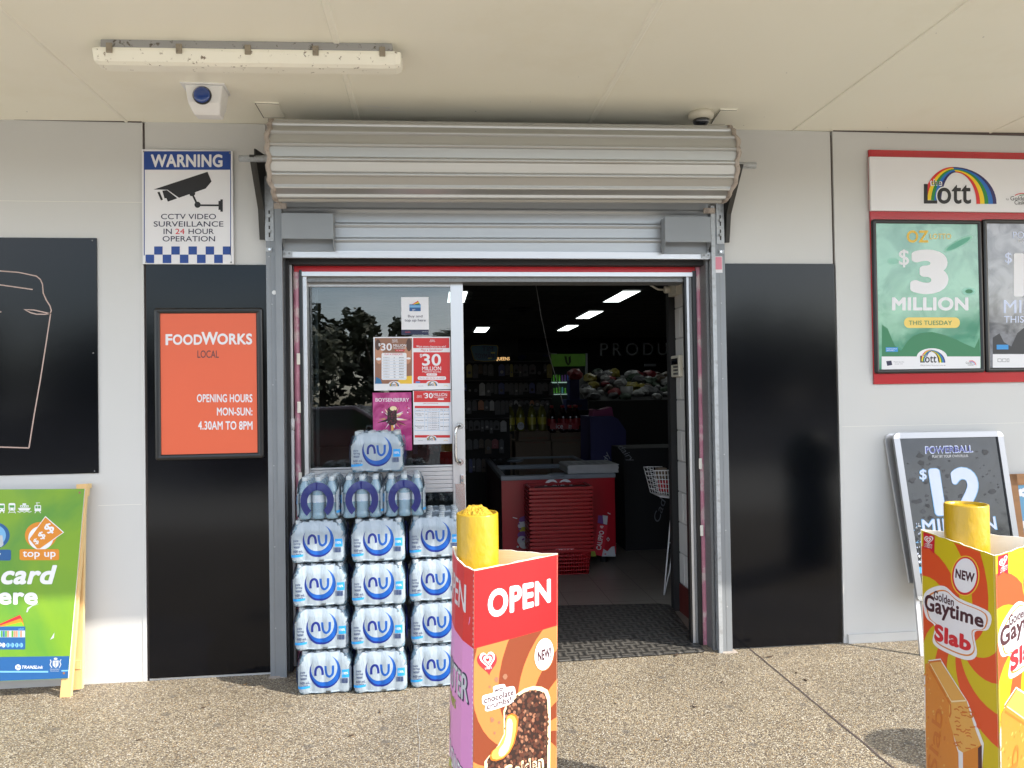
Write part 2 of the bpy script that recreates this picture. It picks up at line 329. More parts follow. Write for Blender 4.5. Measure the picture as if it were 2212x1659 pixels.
    def build(s, name, parent=None, bevel=0, origin=None, recalc=True, label=None):
        if recalc: bmesh.ops.recalc_face_normals(s.bm, faces=s.bm.faces[:])
        me = bpy.data.meshes.new(name); s.bm.to_mesh(me); s.bm.free()
        for m in s.ms: me.materials.append(M[m])
        o = link(name, me, parent, origin)
        if bevel:
            b = o.modifiers.new('bevel', 'BEVEL'); b.width = bevel; b.segments = 2; b.limit_method = 'ANGLE'; b.angle_limit = R(50)
        if label: o['label'] = label
        return o
# text as flat outlines, unit box
TX = {}
def textmesh(s, bold, shear, sp=1.0):
    k = (s, bold, shear, sp)
    if k in TX: return TX[k]
    thick = max(0, bold-.01)*.25; c = bpy.data.curves.new('t', 'FONT'); c.body = s; c.offset = 0; c.shear = shear; c.resolution_u = 5; c.fill_mode = 'FRONT'; c.space_character = sp+thick*1.6
    o = bpy.data.objects.new('t', c); COL.objects.link(o); bpy.context.view_layer.update()
    me = bpy.data.meshes.new_from_object(o.evaluated_get(bpy.context.evaluated_depsgraph_get()))
    vs = [(v.co.x, v.co.y) for v in me.vertices]; fs = [tuple(p.vertices) for p in me.polygons]
    x0 = min(v[0] for v in vs); x1 = max(v[0] for v in vs); y0 = min(v[1] for v in vs); y1 = max(v[1] for v in vs)
    if thick:
        V0, F0 = vs, fs; vs, fs = [], []; lay = []
        nd = 12 if bold < .12 else 28
        for q in range(nd+1):
            dx, dy = (0, 0) if q == nd else (thick*math.cos(q*2*math.pi/nd), thick*math.sin(q*2*math.pi/nd)); o_ = len(vs)
            vs += [(x+dx, y+dy, q*.9/nd) for x, y in V0]; fs += [tuple(v+o_ for v in f) for f in F0]
        x0 -= thick; x1 += thick; y0 -= thick; y1 += thick
        vs = [((v[0]-x0)/(x1-x0), (v[1]-y0)/(y1-y0), v[2]) for v in vs]
    else: vs = [((x-x0)/(x1-x0), (y-y0)/(y1-y0), 0) for x, y in vs]
    bpy.data.objects.remove(o); bpy.data.curves.remove(c); bpy.data.meshes.remove(me)
    TX[k] = (vs, fs); return TX[k]
class Plane:
    cuts = ()
    def __init__(s, o, u, v, eps=.00022):
        s.o = Vector(o); s.u = Vector(u).normalized(); v = Vector(v); s.v = (v-s.u*v.dot(s.u)).normalized(); s.n = s.u.cross(s.v); s.eps = eps
        if s.n.dot(CAM-s.o) < 0: s.n = -s.n
    def px(s, x, y):
        d = ray(x, y); t = (s.o-CAM).dot(s.n)/d.dot(s.n); p = CAM+d*t-s.o; return p.dot(s.u), p.dot(s.v)
    def to3(s, a, b, h): return s.o+s.u*a+s.v*b+s.n*h
class Local:   # coordinates are already (u,v)
    def __init__(s, fn, cuts=(), cutsv=(), eps=.00022): s.fn = fn; s.cuts = cuts; s.cutsv = cutsv; s.eps = eps
    def px(s, x, y): return x, y
    def to3(s, a, b, h): return s.fn(a, b, h)
class Gfx:
    def __init__(s, surf, conv=zV): s.s = surf; s.c = conv; s.bm = bmesh.new(); s.ms = []; s.xf = None
    def mi(s, m):
        if m not in s.ms: s.ms.append(m)
        return s.ms.index(m)
    def P(s, x, y):
        if s.xf: x, y = s.xf(x, y)
        return s.s.px(*V(s.c, x, y))
    def raw(s, uv, m, l, faces=None):
        vs = [s.bm.verts.new((p[0], p[1], (l+(p[2] if len(p) > 2 else 0))*s.s.eps)) for p in uv]; i = s.mi(m)
        for f in (faces or [tuple(range(len(uv)))]):
            try: q = s.bm.faces.new([vs[k] for k in f]); q.material_index = i
            except ValueError: pass
    def poly(s, pts, m, l=1): s.raw([s.P(*p) for p in pts], m, l)
    def rect(s, x0, y0, x1, y1, m, l=1): s.poly([(x0, y0), (x1, y0), (x1, y1), (x0, y1)], m, l)
    def rrect(s, x0, y0, x1, y1, r, m, l=1, n=5):
        p = []
        for cx, cy, a0 in ((x1-r, y0+r, -90), (x1-r, y1-r, 0), (x0+r, y1-r, 90), (x0+r, y0+r, 180)):
            for k in range(n+1): a = R(a0+90*k/n); p.append((cx+r*math.cos(a), cy+r*math.sin(a)))
        s.poly(p, m, l)
    def ell(s, cx, cy, rx, ry, m, l=1, n=28, rot=0):
        c, sn = math.cos(R(rot)), math.sin(R(rot)); s.poly([(cx+rx*math.cos(t)*c-ry*math.sin(t)*sn, cy+rx*math.cos(t)*sn+ry*math.sin(t)*c) for t in [2*math.pi*k/n for k in range(n)]], m, l)
    def text(s, t, x0, y0, x1, y1, m, l=2, bold=.02, shear=0, rot=0, corners=None, sp=1.0):
        vs, fs = textmesh(t, bold, shear, sp)
        if corners:   # tl, tr, br, bl picture points
            tl, tr, br, bl = [Vector(s.P(*p)) for p in corners]
            uv = [(*((bl*(1-a)+br*a)*(1-b)+(tl*(1-a)+tr*a)*b), c_) for a, b, c_ in vs]
        else:
            cx, cy = (x0+x1)/2, (y0+y1)/2; c, sn = math.cos(R(rot)), math.sin(R(rot)); uv = []
            for a, b, c_ in vs:
                dx, dy = x0+(x1-x0)*a-cx, y1+(y0-y1)*b-cy; uv.append((*s.P(cx+dx*c-dy*sn, cy+dx*sn+dy*c), c_))
        s.raw(uv, m, l, fs)
    def outline(s, t, x0, y0, x1, y1, m, m2, l=2, bold=.02, grow=.03, **k):
        # a second heavier copy behind
        w, h = (x1-x0), (y1-y0); g = grow
        s.text(t, x0-g, y0-g, x1+g, y1+g, m2, l, bold+.05, **k); s.text(t, x0, y0, x1, y1, m, l+1, bold, **k)
    def stroke(s, pts, w, m, l=2, closed=False):
        P = [Vector(s.P(*p)) for p in pts]; n = len(P); L_, R_ = [], []
        sc_ = (Vector(s.P(pts[0][0]+1, pts[0][1]))-P[0]).length; w = w*sc_/2
        for i, p in enumerate(P):
            a = P[i-1] if (i or closed) else p; b = P[(i+1) % n] if (i < n-1 or closed) else p
            d1 = (p-a).normalized() if (p-a).length else (b-p).normalized(); d2 = (b-p).normalized() if (b-p).length else d1
            t = (d1+d2).normalized() if (d1+d2).length > .01 else d1; nn = Vector((-t.y, t.x)); k = min(2, 1/max(.4, nn.dot(Vector((-d1.y, d1.x)))))
            L_.append(p+nn*w*k); R_.append(p-nn*w*k)
        for i in range(n if closed else n-1):
            j = (i+1) % n; s.raw([tuple(L_[i]), tuple(L_[j]), tuple(R_[j]), tuple(R_[i])], m, l)
    def spoly(s, pts, m, l=1, n=5):
        out = []; k = len(pts)
        for i in range(k):
            a, b, c, d = [Vector(pts[(i+j) % k]) for j in (-1, 0, 1, 2)]
            for q in range(n): t = q/n; out.append(tuple(.5*((2*b)+(c-a)*t+(2*a-5*b+4*c-d)*t*t+(3*b-a-3*c+d)*t**3)))
        s.poly(out, m, l)
    def sstroke(s, pts, w, m, l=2, n=5):
        q = [pts[0]]+list(pts)+[pts[-1]]; out = []
        for i in range(1, len(q)-2):
            a, b, c, d = [Vector(v) for v in q[i-1:i+3]]
            for k in range(n): t = k/n; out.append(tuple(.5*((2*b)+(c-a)*t+(2*a-5*b+4*c-d)*t*t+(3*b-a-3*c+d)*t**3)))
        out.append(tuple(pts[-1])); s.stroke(out, w, m, l)
    asp = 1
    def heart(s, cx, cy, w, m, l, n=36, rot=0):
        p = []; c, sn = math.cos(R(rot)), math.sin(R(rot))
        for k in range(n):
            t = 2*math.pi*k/n; x = 16*math.sin(t)**3; y = -(13*math.cos(t)-5*math.cos(2*t)-2*math.cos(3*t)-math.cos(4*t)); x, y = x/32*w, y/32*w*s.asp
            p.append((cx+x*c-y*sn, cy+x*sn+y*c))
        s.poly(p, m, l)
    def heartlogo(s, cx, cy, w, l=2, bgm='heartred', fg='white', outer=True, rot=0):
        if outer: s.heart(cx, cy, w, bgm, l, rot=rot)
        k = .8 if outer else 1
        s.heart(cx, cy-w*.03, w*k, fg, l+1, rot=rot); s.heart(cx, cy-w*.01, w*k*.74, bgm, l+2, rot=rot); s.heart(cx, cy, w*k*.54, fg, l+3, rot=rot); s.heart(cx, cy, w*k*.26, bgm, l+4, rot=rot)
    def build(s, name, parent, label=None):
        bm = s.bm
        bmesh.ops.triangulate(bm, faces=[f for f in bm.faces if len(f.verts) > 4])
        for c in s.s.cuts: bmesh.ops.bisect_plane(bm, geom=bm.verts[:]+bm.edges[:]+bm.faces[:], plane_co=(c, 0, 0), plane_no=(1, 0, 0))
        for c in getattr(s.s, 'cutsv', ()): bmesh.ops.bisect_plane(bm, geom=bm.verts[:]+bm.edges[:]+bm.faces[:], plane_co=(0, c, 0), plane_no=(0, 1, 0))
        for v in bm.verts: v.co = s.s.to3(v.co.x, v.co.y, v.co.z)
        me = bpy.data.meshes.new(name); bm.to_mesh(me); bm.free()
        for m in s.ms: me.materials.append(M[m])
        return link(name, me, parent) if not label else setp(link(name, me, parent), label)
WP = lambda Y: Plane((0, Y, 0), (1, 0, 0), (0, 0, 1))
def rectW(c, x0, y0, x1, y1, Y):   # world x0,x1,z0,z1 of a picture rectangle on plane Y
    a = W(*V(c, x0, (y0+y1)/2), Y).x; b = W(*V(c, x1, (y0+y1)/2), Y).x; t = W(*V(c, (x0+x1)/2, y0), Y).z; d = W(*V(c, (x0+x1)/2, y1), Y).z
    return a, b, d, t
def zc(x): return 2.885+.010*(x+1.5)     # awning soffit height
# ================================================================== SETTING
b = MB(); b.box(-60, 60, -5.6, -.0, -.25, 0, 'aggregate'); b.box(-8, 14, 0, .12, -.25, 0, 'aggregate'); pav = b.build('pavement', origin=(0, 0, 0)); pav['kind'] = 'structure'
b = MB(); b.box(-120, 120, -130, -5.6, -.5, -.14, 'asphalt'); o = b.build('road', origin=(0, -5.6, -.14)); o['kind'] = 'structure'
b = MB(); b.box(-8, 14, .12, 18, -.25, 0.002, 'floor_tile'); o = b.build('floor', origin=(0, .12, 0)); o['kind'] = 'structure'
b = MB(); b.box(-60, 60, -10.5, -5.6, -.3, -.135, 'concrete'); o = b.build('bounce_apron', origin=(0, -6, -.14)); o['kind'] = 'structure'  # pale slab added behind the camera to bounce sunlight up to the soffit
b = MB(); b.box(-60, 60, -5.62, -4.6, -.02, .004, 'concrete'); o = b.build('bounce_kerb', origin=(0, -5, 0)); o['kind'] = 'structure'  # near strip of the added pale bounce surface, out of view
# control joint in the paving: a thin dark sealed line with a second hairline crack
b = MB()
p0, p1 = G(1618, 1400), G(1930, 1659); dj = (p1-p0); q1 = p0+dj*2.6
def strip(b, pts, w, z, m):
    for i in range(len(pts)-1):
        a, c = Vector(pts[i]), Vector(pts[i+1]); t = (c-a).normalized(); nn = Vector((-t.y, t.x, 0))*w/2
        b.face([(a+nn).to_tuple()[:2]+(z,), (c+nn).to_tuple()[:2]+(z,), (c-nn).to_tuple()[:2]+(z,), (a-nn).to_tuple()[:2]+(z,)], m)
jp = [p0+(q1-p0)*(k/40)+Vector((rnd.uniform(-.003, .003), 0, 0)) for k in range(41)]
strip(b, jp, .009, .002, 'seam_dark')
cp = [G(905, 1520), G(901, 1560), G(907, 1600), G(903, 1659), G(908, 1720)]
strip(b, cp, .0015, .002, 'mortar')
o = b.build('paving_joint', origin=(1.74, 0, 0)); o['kind'] = 'structure'
mat('dead_leaf', (.07, .045, .03), .8); mat('dead_leaf_pale', (.25, .17, .09), .8)
for k, (lx, ly, ln) in enumerate(((1461, 1416, 22), (1450, 1407, 14), (1663, 1420, 20), (1740, 1470, 16), (1500, 1528, 14), (1720, 1455, 10), (440, 1530, 12), (760, 1590, 14), (300, 1600, 12), (530, 1480, 16), (1420, 1600, 12), (820, 1540, 10), (1560, 1475, 10), (1330, 1520, 9))):
    p = G(lx, ly); a = rnd.uniform(0, 3.1); l_ = ln*.0011; b = MB(); u = Vector((math.cos(a), math.sin(a), 0)); v = Vector((-u.y, u.x, 0)); q = [p+u*l_*c_+v*l_*.45*s_+Vector((0, 0, .003+.004*abs(c_))) for c_, s_ in ((-1, 0), (-.4, .9), (.3, .8), (1, .1), (.4, -.7), (-.5, -.8))]
    b.face([tuple(x) for x in q], rnd.choice(['dead_leaf', 'dead_leaf', 'dead_leaf_pale'])); b.face([tuple(x-Vector((0, 0, .0015))) for x in q][::-1], 'dead_leaf')
    setp(b.build('dry_leaf'), 'dry scrap of leaf lying on the pebbled pavement', 'leaf', 'dry leaf scraps scattered on the pavement')
# ---- building
bl = thing('shop_building', 'cream and black shopfront with a flat awning over its doorway', 'building', (0, 0, 0))
OX0, OX1, OZ = -.80, 1.575, 2.40
b = MB(); b.box(-8, -1.478, 0, .14, 0, zc(-1.5), 'wall_white'); o = b.build('wall', bl)
b = MB(); b.box(-1.468, OX0-.06, .006, .14, 0, zc(-1.2), 'wall_white')
b.box(OX0-.06, OX1+.06, .02, .14, OZ, 3.1, 'wall_white'); b.box(OX1+.06, 2.285, .006, .14, 0, zc(1.9), 'wall_white'); b.split('wall', bl)
b = MB(); b.box(2.297, 14, 0, .14, 0, 2.92, 'wall_white'); b.build('wall', bl)
b = MB(); b.box(-1.478, -1.468, .012, .13, 0, 2.88, 'seam_dark'); b.box(2.285, 2.297, .012, .13, 0, 2.9, 'seam_dark')
b.box(-8, -1.48, -.003, -.0005, zc(-1.5)-.006, zc(-1.5)+.02, 'seam_dark'); b.box(2.3, 14, -.003, -.0005, 2.917, 2.95, 'seam_dark'); b.split('wall_gap', bl)
# thin joint beads on the white cladding
b = MB()
for x0, x1, z in ((-1.71, -1.48, W(280, 1090).z), (-2.4, -1.48, W(200, 436).z), (2.30, 6, W(1990, 918).z)): b.box(x0, x1, -.0012, 0, z-.0005, z+.0005, 'strip_cream')
b.box(-1.495, -1.4765, -.003, 0, 0, 2.14, 'wall_white'); b.box(2.297, 2.312, -.004, 0, .04, 2.15, 'wall_white'); b.box(2.32, 8, -.014, 0, .0, .05, 'wall_white'); b.split('trim', bl)
# black cladding panels
x0, x1, z0, z1 = rectW(zV, 317.5, 572.5, 577, 1457, -.004)
b = MB(); b.box(-1.464, -.858, -.008, .0, .014, 2.141, 'black_gloss'); b.build('cladding_panel', bl, bevel=.0015)
b = MB(); b.box(1.632, 2.287, -.008, .0, .006, 2.156, 'black_gloss'); b.build('cladding_panel', bl, bevel=.0015)
# awning: soffit sheet with cover strips
b = MB(); ax0, ax1 = -9, 14
vs = [(ax0, -1.78, zc(ax0)), (ax1, -1.78, zc(ax1)), (ax1, .14, zc(ax1)), (ax0, .14, zc(ax0)), (ax0, -1.78, 3.25), (ax1, -1.78, 3.25), (ax1, .14, 3.25), (ax0, .14, 3.25)]
b.mesh(vs, [(0, 3, 2, 1), (4, 5, 6, 7), (0, 1, 5, 4), (1, 2, 6, 5), (2, 3, 7, 6), (3, 0, 4, 7)], 'ceiling_cream'); b.build('awning', bl)
b = MB()
for s, wd in ((-1.556-1.2, .03), (-1.556, .022), (-.373, .036), (.868, .036), (2.06, .016), (3.27, .016), (4.47, .03)):
    z = zc(s); b.prism([(s-wd/2, z+.002), (s-wd/4, z-.006), (s+wd/4, z-.006), (s+wd/2, z+.002)], 'Y', -1.775, -.002, 'strip_cream')
b.split('cover_strip', bl)
b = MB(); b.box(ax0, ax1, -1.83, -1.78, 2.84, 3.3, 'strip_cream'); b.build('fascia', bl)
for q in ([(551, 223), (601.7, 225), (616, 255), (570, 255)], [(1556, 237), (1592, 238), (1566, 268), (1535, 268)]):
    pts = [G(*p, z=2.884 if q[0][0] < 1000 else 2.91) for p in q]; b = MB(); z = pts[0].z+.012
    b.prism([(p.x, p.y) for p in pts], 'Z', zc(pts[0].x)-.006, zc(pts[0].x)+.004, 'ceiling_cream'); c = sum(pts, Vector())/4
    for k in range(4):
        a, e = pts[k], pts[(k+1) % 4]; t = (e-a).normalized(); nn = Vector((-t.y, t.x, 0))*.0018
        if k != 1: b.box(0, 0, 0, 0, 0, 0, 'seam_dark') if False else b.face([(v.x, v.y, zc(a.x)-.0075) for v in (a+nn, e+nn, e-nn, a-nn)], 'seam_dark')
    b.build('access_panel', bl)
# pin holes / nail heads on soffit
b = MB()
for k in range(70):
    x = rnd.uniform(-2.5, 3.5); y = rnd.uniform(-1.3, -.05); r = rnd.uniform(.002, .004); z = zc(x)-.0015
    b.face([(x+r*math.cos(a), y+r*math.sin(a), z) for a in [k2*1.0472 for k2 in range(6)]], rnd.choice(['plastic_white', 'strip_cream', 'strip_cream', 'light_base']))
b.build('fixings', bl)
b = MB()
for k in range(9):
    x, y = rnd.uniform(-.33, -.18), rnd.uniform(-.26, -.16); l_ = rnd.uniform(.03, .08); z = zc(x)-.0012; b.face([(x-l_, y, z), (x+l_, y+rnd.uniform(-.006, .006), z), (x+l_, y+.003, z), (x-l_, y+.002, z)], 'plastic_white')
b.build('scuff', bl)
# shop shell behind
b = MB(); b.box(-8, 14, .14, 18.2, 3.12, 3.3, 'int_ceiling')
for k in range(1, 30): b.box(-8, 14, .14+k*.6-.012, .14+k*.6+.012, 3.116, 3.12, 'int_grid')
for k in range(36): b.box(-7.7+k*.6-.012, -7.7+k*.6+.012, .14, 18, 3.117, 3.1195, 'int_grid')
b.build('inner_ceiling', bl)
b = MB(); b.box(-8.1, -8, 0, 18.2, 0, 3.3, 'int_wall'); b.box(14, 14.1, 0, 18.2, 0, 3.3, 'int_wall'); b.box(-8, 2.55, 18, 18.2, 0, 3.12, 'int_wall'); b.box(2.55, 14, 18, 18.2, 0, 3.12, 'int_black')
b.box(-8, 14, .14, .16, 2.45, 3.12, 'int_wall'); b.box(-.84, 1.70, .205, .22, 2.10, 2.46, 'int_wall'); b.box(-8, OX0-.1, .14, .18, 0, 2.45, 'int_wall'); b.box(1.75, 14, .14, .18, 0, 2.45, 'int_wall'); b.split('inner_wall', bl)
# big letters on far wall
P = Plane((0, 17.98, 0), (1, 0, 0), (0, 0, 1), .01); g = Gfx(P, zE)
for ch, a0, a1 in (('P', 1295, 1367), ('R', 1410, 1488), ('O', 1528, 1640), ('D', 1684, 1777), ('U', 1815, 1905), ('C', 1945, 2040), ('E', 2080, 2150)):
    g.text(ch, a0, 668+(2-a0/1905*2)*2, a1, 786-(a0-1295)*.012, 'letter_white', 3, .03)
g.build('wall_lettering', bl)
# brick nib inside the right of the opening
b = MB(); nx = 1.60
b.prism([(nx, .36), (nx+.02, .34), (1.75, .34), (1.75, .74), (nx, .74)], 'Z', 0, 2.5, 'mortar')
for r in range(12):
    z = .19+r*.2; off = .0 if r % 2 else .2
    for y0, y1 in (((.345, .535), (.545, .735)) if r % 2 else ((.345, .44), (.45, .64), (.65, .735))):
        b.box(nx-.006, nx+.01, y0, y1, z+.004, z+.193, 'brick_white', bev=.003)
b.box(nx-.010, nx+.01, .345, .737, 0, .185, 'skirt_red'); b.build('brick_pier', bl)
b = MB(); b.box(nx-.045, nx+.01, .742, .80, 0, 2.45, 'black_matte'); b.box(1.51, 1.75, .16, .335, 0, .012, 'mortar'); b.split('inner_frame', bl)
# doorway reveal: conduit side, stone strips, aluminium frames
b = MB(); b.box(-.768, -.752, .02, .10, 0, 2.17, 'black_matte'); b.box(-.80, -.768, .03, .14, 0, 2.3, 'galv_dark')
b.box(1.53, 1.545, .0, .12, 0, 2.2, 'galv_dark'); b.box(1.551, 1.566, .0, .10, 0, 2.2, 'galv'); b.box(1.545, 1.551, .02, .1, 0, 2.2, 'black_matte'); b.split('reveal', bl)
b = MB()
vz = [k*.09 for k in range(25)]
def strippost(b, x0, x1, y, m):
    for i in range(24):
        d = .004*math.sin(i*1.7+x0*9); d2 = .004*math.sin((i+1)*1.7+x0*9)
        b.mesh([(x0, y, vz[i]), (x1, y, vz[i]), (x1, y, vz[i+1]), (x0, y, vz[i+1]), ((x0+x1)/2, y-.012+d, vz[i]), ((x0+x1)/2, y-.012+d2, vz[i+1])], [(0, 4, 5, 3), (4, 1, 2, 5)], m, True)
strippost(b, -.742, -.709, .10, 'pink_stone'); b.build('stone_strip', bl); b = MB(); strippost(b, 1.505, 1.54, .10, 'pink_stone'); b.build('stone_strip', bl); b = MB()
for x, z in ((-.716, 1.62), (-.716, 1.36), (-.714, .98), (1.509, 1.0), (1.509, .62)): b.box(x-.009, x+.008, .082, .09, z, z+.06, 'card_in_white')
b.split('tape_scrap', bl)
b = MB(); b.box(-.709, -.694, .085, .16, 0, 2.13, 'black_frame'); b.box(-.694, -.672, .10, .24, 0, 2.13, 'alu'); b.box(1.483, 1.505, .085, .16, 0, 2.13, 'black_frame')
b.box(1.468, 1.483, .10, .17, 0, 2.13, 'galv_dark'); b.box(1.452, 1.467, .10, .13, 0, 2.13, 'alu'); b.box(1.440, 1.4515, .10, .125, 0, 2.13, 'black_frame'); b.box(1.49, 1.505, .175, .28, 0, 2.13, 'black_frame'); b.split('door_frame', bl, bevel=.0015)
b = MB(); b.box(-.768, 1.566, .03, .09, 2.152, 2.2, 'black_matte')
b.box(-.735, 1.50, .09, .14, 2.121, 2.1515, 'red_paint'); b.box(-.694, 1.483, .085, .20, 2.098, 2.1208, 'alu_bright'); b.box(-.672, 1.458, .12, .26, 2.072, 2.0975, 'galv_dark'); b.split('door_head', bl)
# ---- glass door
gd = thing('sliding_glass_door', 'aluminium framed glass sliding door covered with posters on its right half', 'door', (-.25, .2, 0))
Y0, Y1 = .175, .21
gx0 = W(663, 855, .175).x; gx1 = W(976, 855, .175).x; dx1 = W(1003, 855, .175).x
zt = W(800, 619, .175).z; zm1 = W(900, 1006, .175).z; zm0 = W(900, 1065, .175).z; ztop = 2.072
b = MB(); b.box(-.672, gx0, Y0, Y1, .02, ztop, 'alu'); b.box(gx1, dx1, Y0-.006, Y1, .02, ztop, 'alu_bright'); b.box(gx0, gx1, Y0+.002, Y1-.002, zt, ztop, 'alu_bright')
for k in range(6): h = (zm1-.012-zm0)/6; b.box(gx0, gx1, Y0+.002, Y1-.002, zm0+k*h+.0012, zm0+(k+1)*h-.0012, 'alu_bright')
b.box(gx0, gx1, Y0+.006, Y1-.006, zm0, zm1-.012, 'galv_dark'); b.box(gx0, gx1, Y0+.001, Y1-.001, zm1-.010, zm1, 'alu'); b.box(gx0, gx1, Y0, Y1, .02, .14, 'alu')
b.build('frame', gd, bevel=.0015)
b = MB(); b.box(gx0+.0, gx1, .190, .194, zm1, zt, 'window_glass'); b.build('glass', gd)
b = MB(); b.box(gx0+.0, gx1, .190, .194, .14, zm0, 'window_glass'); b.build('glass', gd)
b = MB(); b.box(gx0, gx0+.035, .26, .28, .05, 2.05, 'black_frame'); b.box(gx0+.0352, gx0+.05, .26, .28, .05, 2.05, 'galv_dark'); b.build('inner_stile', gd)
b = MB(); hx = W(994, 958, .14).x; hz0, hz1 = W(990, 1002, .12).z+.006, W(990, 918, .12).z-.006; ox = W(984, 958, .11).x
b.tube([(hx, Y0-.004, hz1), (hx-.004, .13, hz1), (ox+.004, .112, hz1-.012), (ox, .11, hz1-.035), (ox, .11, hz0+.035), (ox+.004, .112, hz0+.012), (hx-.004, .13, hz0), (hx, Y0-.004, hz0)], .008, 'steel', 10)
b.lathe([(.019, 0), (.019, .006), (.012, .008)], (hx, Y0-.014, hz1), 'steel', 16, 'Y'); b.lathe([(.019, 0), (.019, .006), (.012, .008)], (hx, Y0-.014, hz0), 'steel', 16, 'Y'); b.build('handle', gd)
lx0, lx1, lz0, lz1 = rectW(zC, 1688, 518, 1725, 600, .165)
b = MB(); b.box(lx0, lx1, .158, .168, lz0, lz1, 'steel', bev=.003); b.lathe([(.008, 0), (.007, .003)], ((lx0+lx1)/2, .154, (lz0+lz1)/2-.008), 'galv_dark', 12, 'Y'); b.build('lock', gd)
lx0, lx1, lz0, lz1 = rectW(zC, 1645, 602, 1737, 900, .165); b = MB(); b.box(lx0, lx1-.002, .1655, .1685, lz0-.3, lz1, 'steel'); b.build('kick_plate', gd)
# ---- conduit pipe
b = MB(); cxx = -.748; b.tube([(cxx, .055, 0.02), (cxx, .055, 1.28)], .0105, 'pvc_grey', 12); b.tube([(cxx, .055, 1.28), (cxx, .055, 2.16)], .0088, 'pvc_grey', 12); b.tube([(cxx, .055, 1.27), (cxx, .055, 1.33)], .013, 'pvc_grey', 12)
o = b.build('conduit_pipe'); setp(o, 'grey plastic electrical conduit running up the left side of the doorway', 'pipe')
# ================================================================== ROLLER SHUTTER
rs = thing('roller_shutter', 'rolled up grey corrugated metal shutter mounted above the doorway', 'roller shutter', (.4, -.2, 2.1))
ACY, ACZ, DR = -.215, 2.634, .186
dxa, dxb = -.757, 1.553
def drumprof(n=17, per=20):
    pts = []
    for i in range(n):
        for k in range(per):
            t = (i+k/per); a = 2*math.pi*t/n+.12; fr = k/per
            r = DR if fr < .68 else DR-.004+.017*math.sqrt(max(0, 1-((fr-.84)/.162)**2))
            if fr < .68: r = DR*math.cos(math.pi/n*.68)/math.cos((fr-.34)*2*math.pi/n)
            pts.append((ACY+r*math.cos(a), ACZ+r*math.sin(a)))
    return pts
pf = drumprof(); b = MB(); n = len(pf)
tilt = lambda x: (x-.4)*.009
vs = [(dxa, y, z+tilt(dxa)) for y, z in pf]+[(dxb, y, z+tilt(dxb)) for y, z in pf]
b.mesh(vs, [(k, (k+1) % n, n+(k+1) % n, n+k) for k in range(n)], 'shutter_metal'); b.mesh(vs, [tuple(range(n))], 'dark_bracket'); b.mesh(vs, [tuple(range(n, 2*n))], 'dark_bracket'); b.build('drum', rs)
for xe, s in ((dxa, -1), (dxb, 1)):
    b = MB(); pr = []
    for i in range(64):
        a = 2*math.pi*i/64; r0 = DR+.008+.005*math.sin(a*17); pr.append((a, r0))
    vs = []
    for a, r0 in pr:
        wob = .006*math.sin(a*16+1)+.004*math.sin(a*7)
        for rr, xx in ((r0-.014, 0), (r0+.004, .0), (r0+.002, .022), (r0-.014, .024)):
            vs.append((xe+s*(xx+wob-.006), ACY+rr*math.cos(a), ACZ+rr*math.sin(a)+tilt(xe)))
    fs = []
    for i in range(64):
        for k in range(4): j = (i+1) % 64; fs.append((i*4+k, i*4+(k+1) % 4, j*4+(k+1) % 4, j*4+k))
    b.mesh(vs, fs, 'tape', True); b.build('edge_band', rs)
b = MB(); b.tube([(-.94, ACY, ACZ), (1.735, ACY, ACZ+.012)], .017, 'galv', 14); b.build('axle', rs)
# curtain below the drum
b = MB(); pts = []; z = 2.213; ps = .079
seq = []
while z < 2.56:
    seq += [(-.018, z), (-.018, z+ps*.62)]+[(-.018-.012*math.sin(k/5*math.pi), z+ps*(.62+.38*k/5)) for k in range(1, 5)]
    z += ps
n = len(seq); cx0, cx1 = -.775, 1.545
b.mesh([(cx0, y, z+tilt(cx0)*.5) for y, z in seq]+[(cx1, y, z+tilt(cx1)*.5) for y, z in seq], [(k, k+1, n+k+1, n+k) for k in range(n-1)], 'curtain_metal'); b.build('curtain', rs)
b = MB(); b.box(cx0, cx1, -.034, -.004, 2.176, 2.212, 'alu_bright')
for k in range(4): b.box(cx0, cx1, -.0365, -.034, 2.182+k*.0075, 2.186+k*.0075, 'alu_bright')
b.box(cx0, cx0+.055, -.040, -.0368, 2.18, 2.21, 'galv'); b.box(cx1-.055, cx1, -.040, -.0368, 2.18, 2.21, 'galv')
for x in (cx0+.015, cx0+.04, cx1-.04, cx1-.015): b.lathe([(.006, 0), (.004, .004)], (x, -.0445, 2.195), 'galv_dark', 8, 'Y')
b.build('bottom_rail', rs)
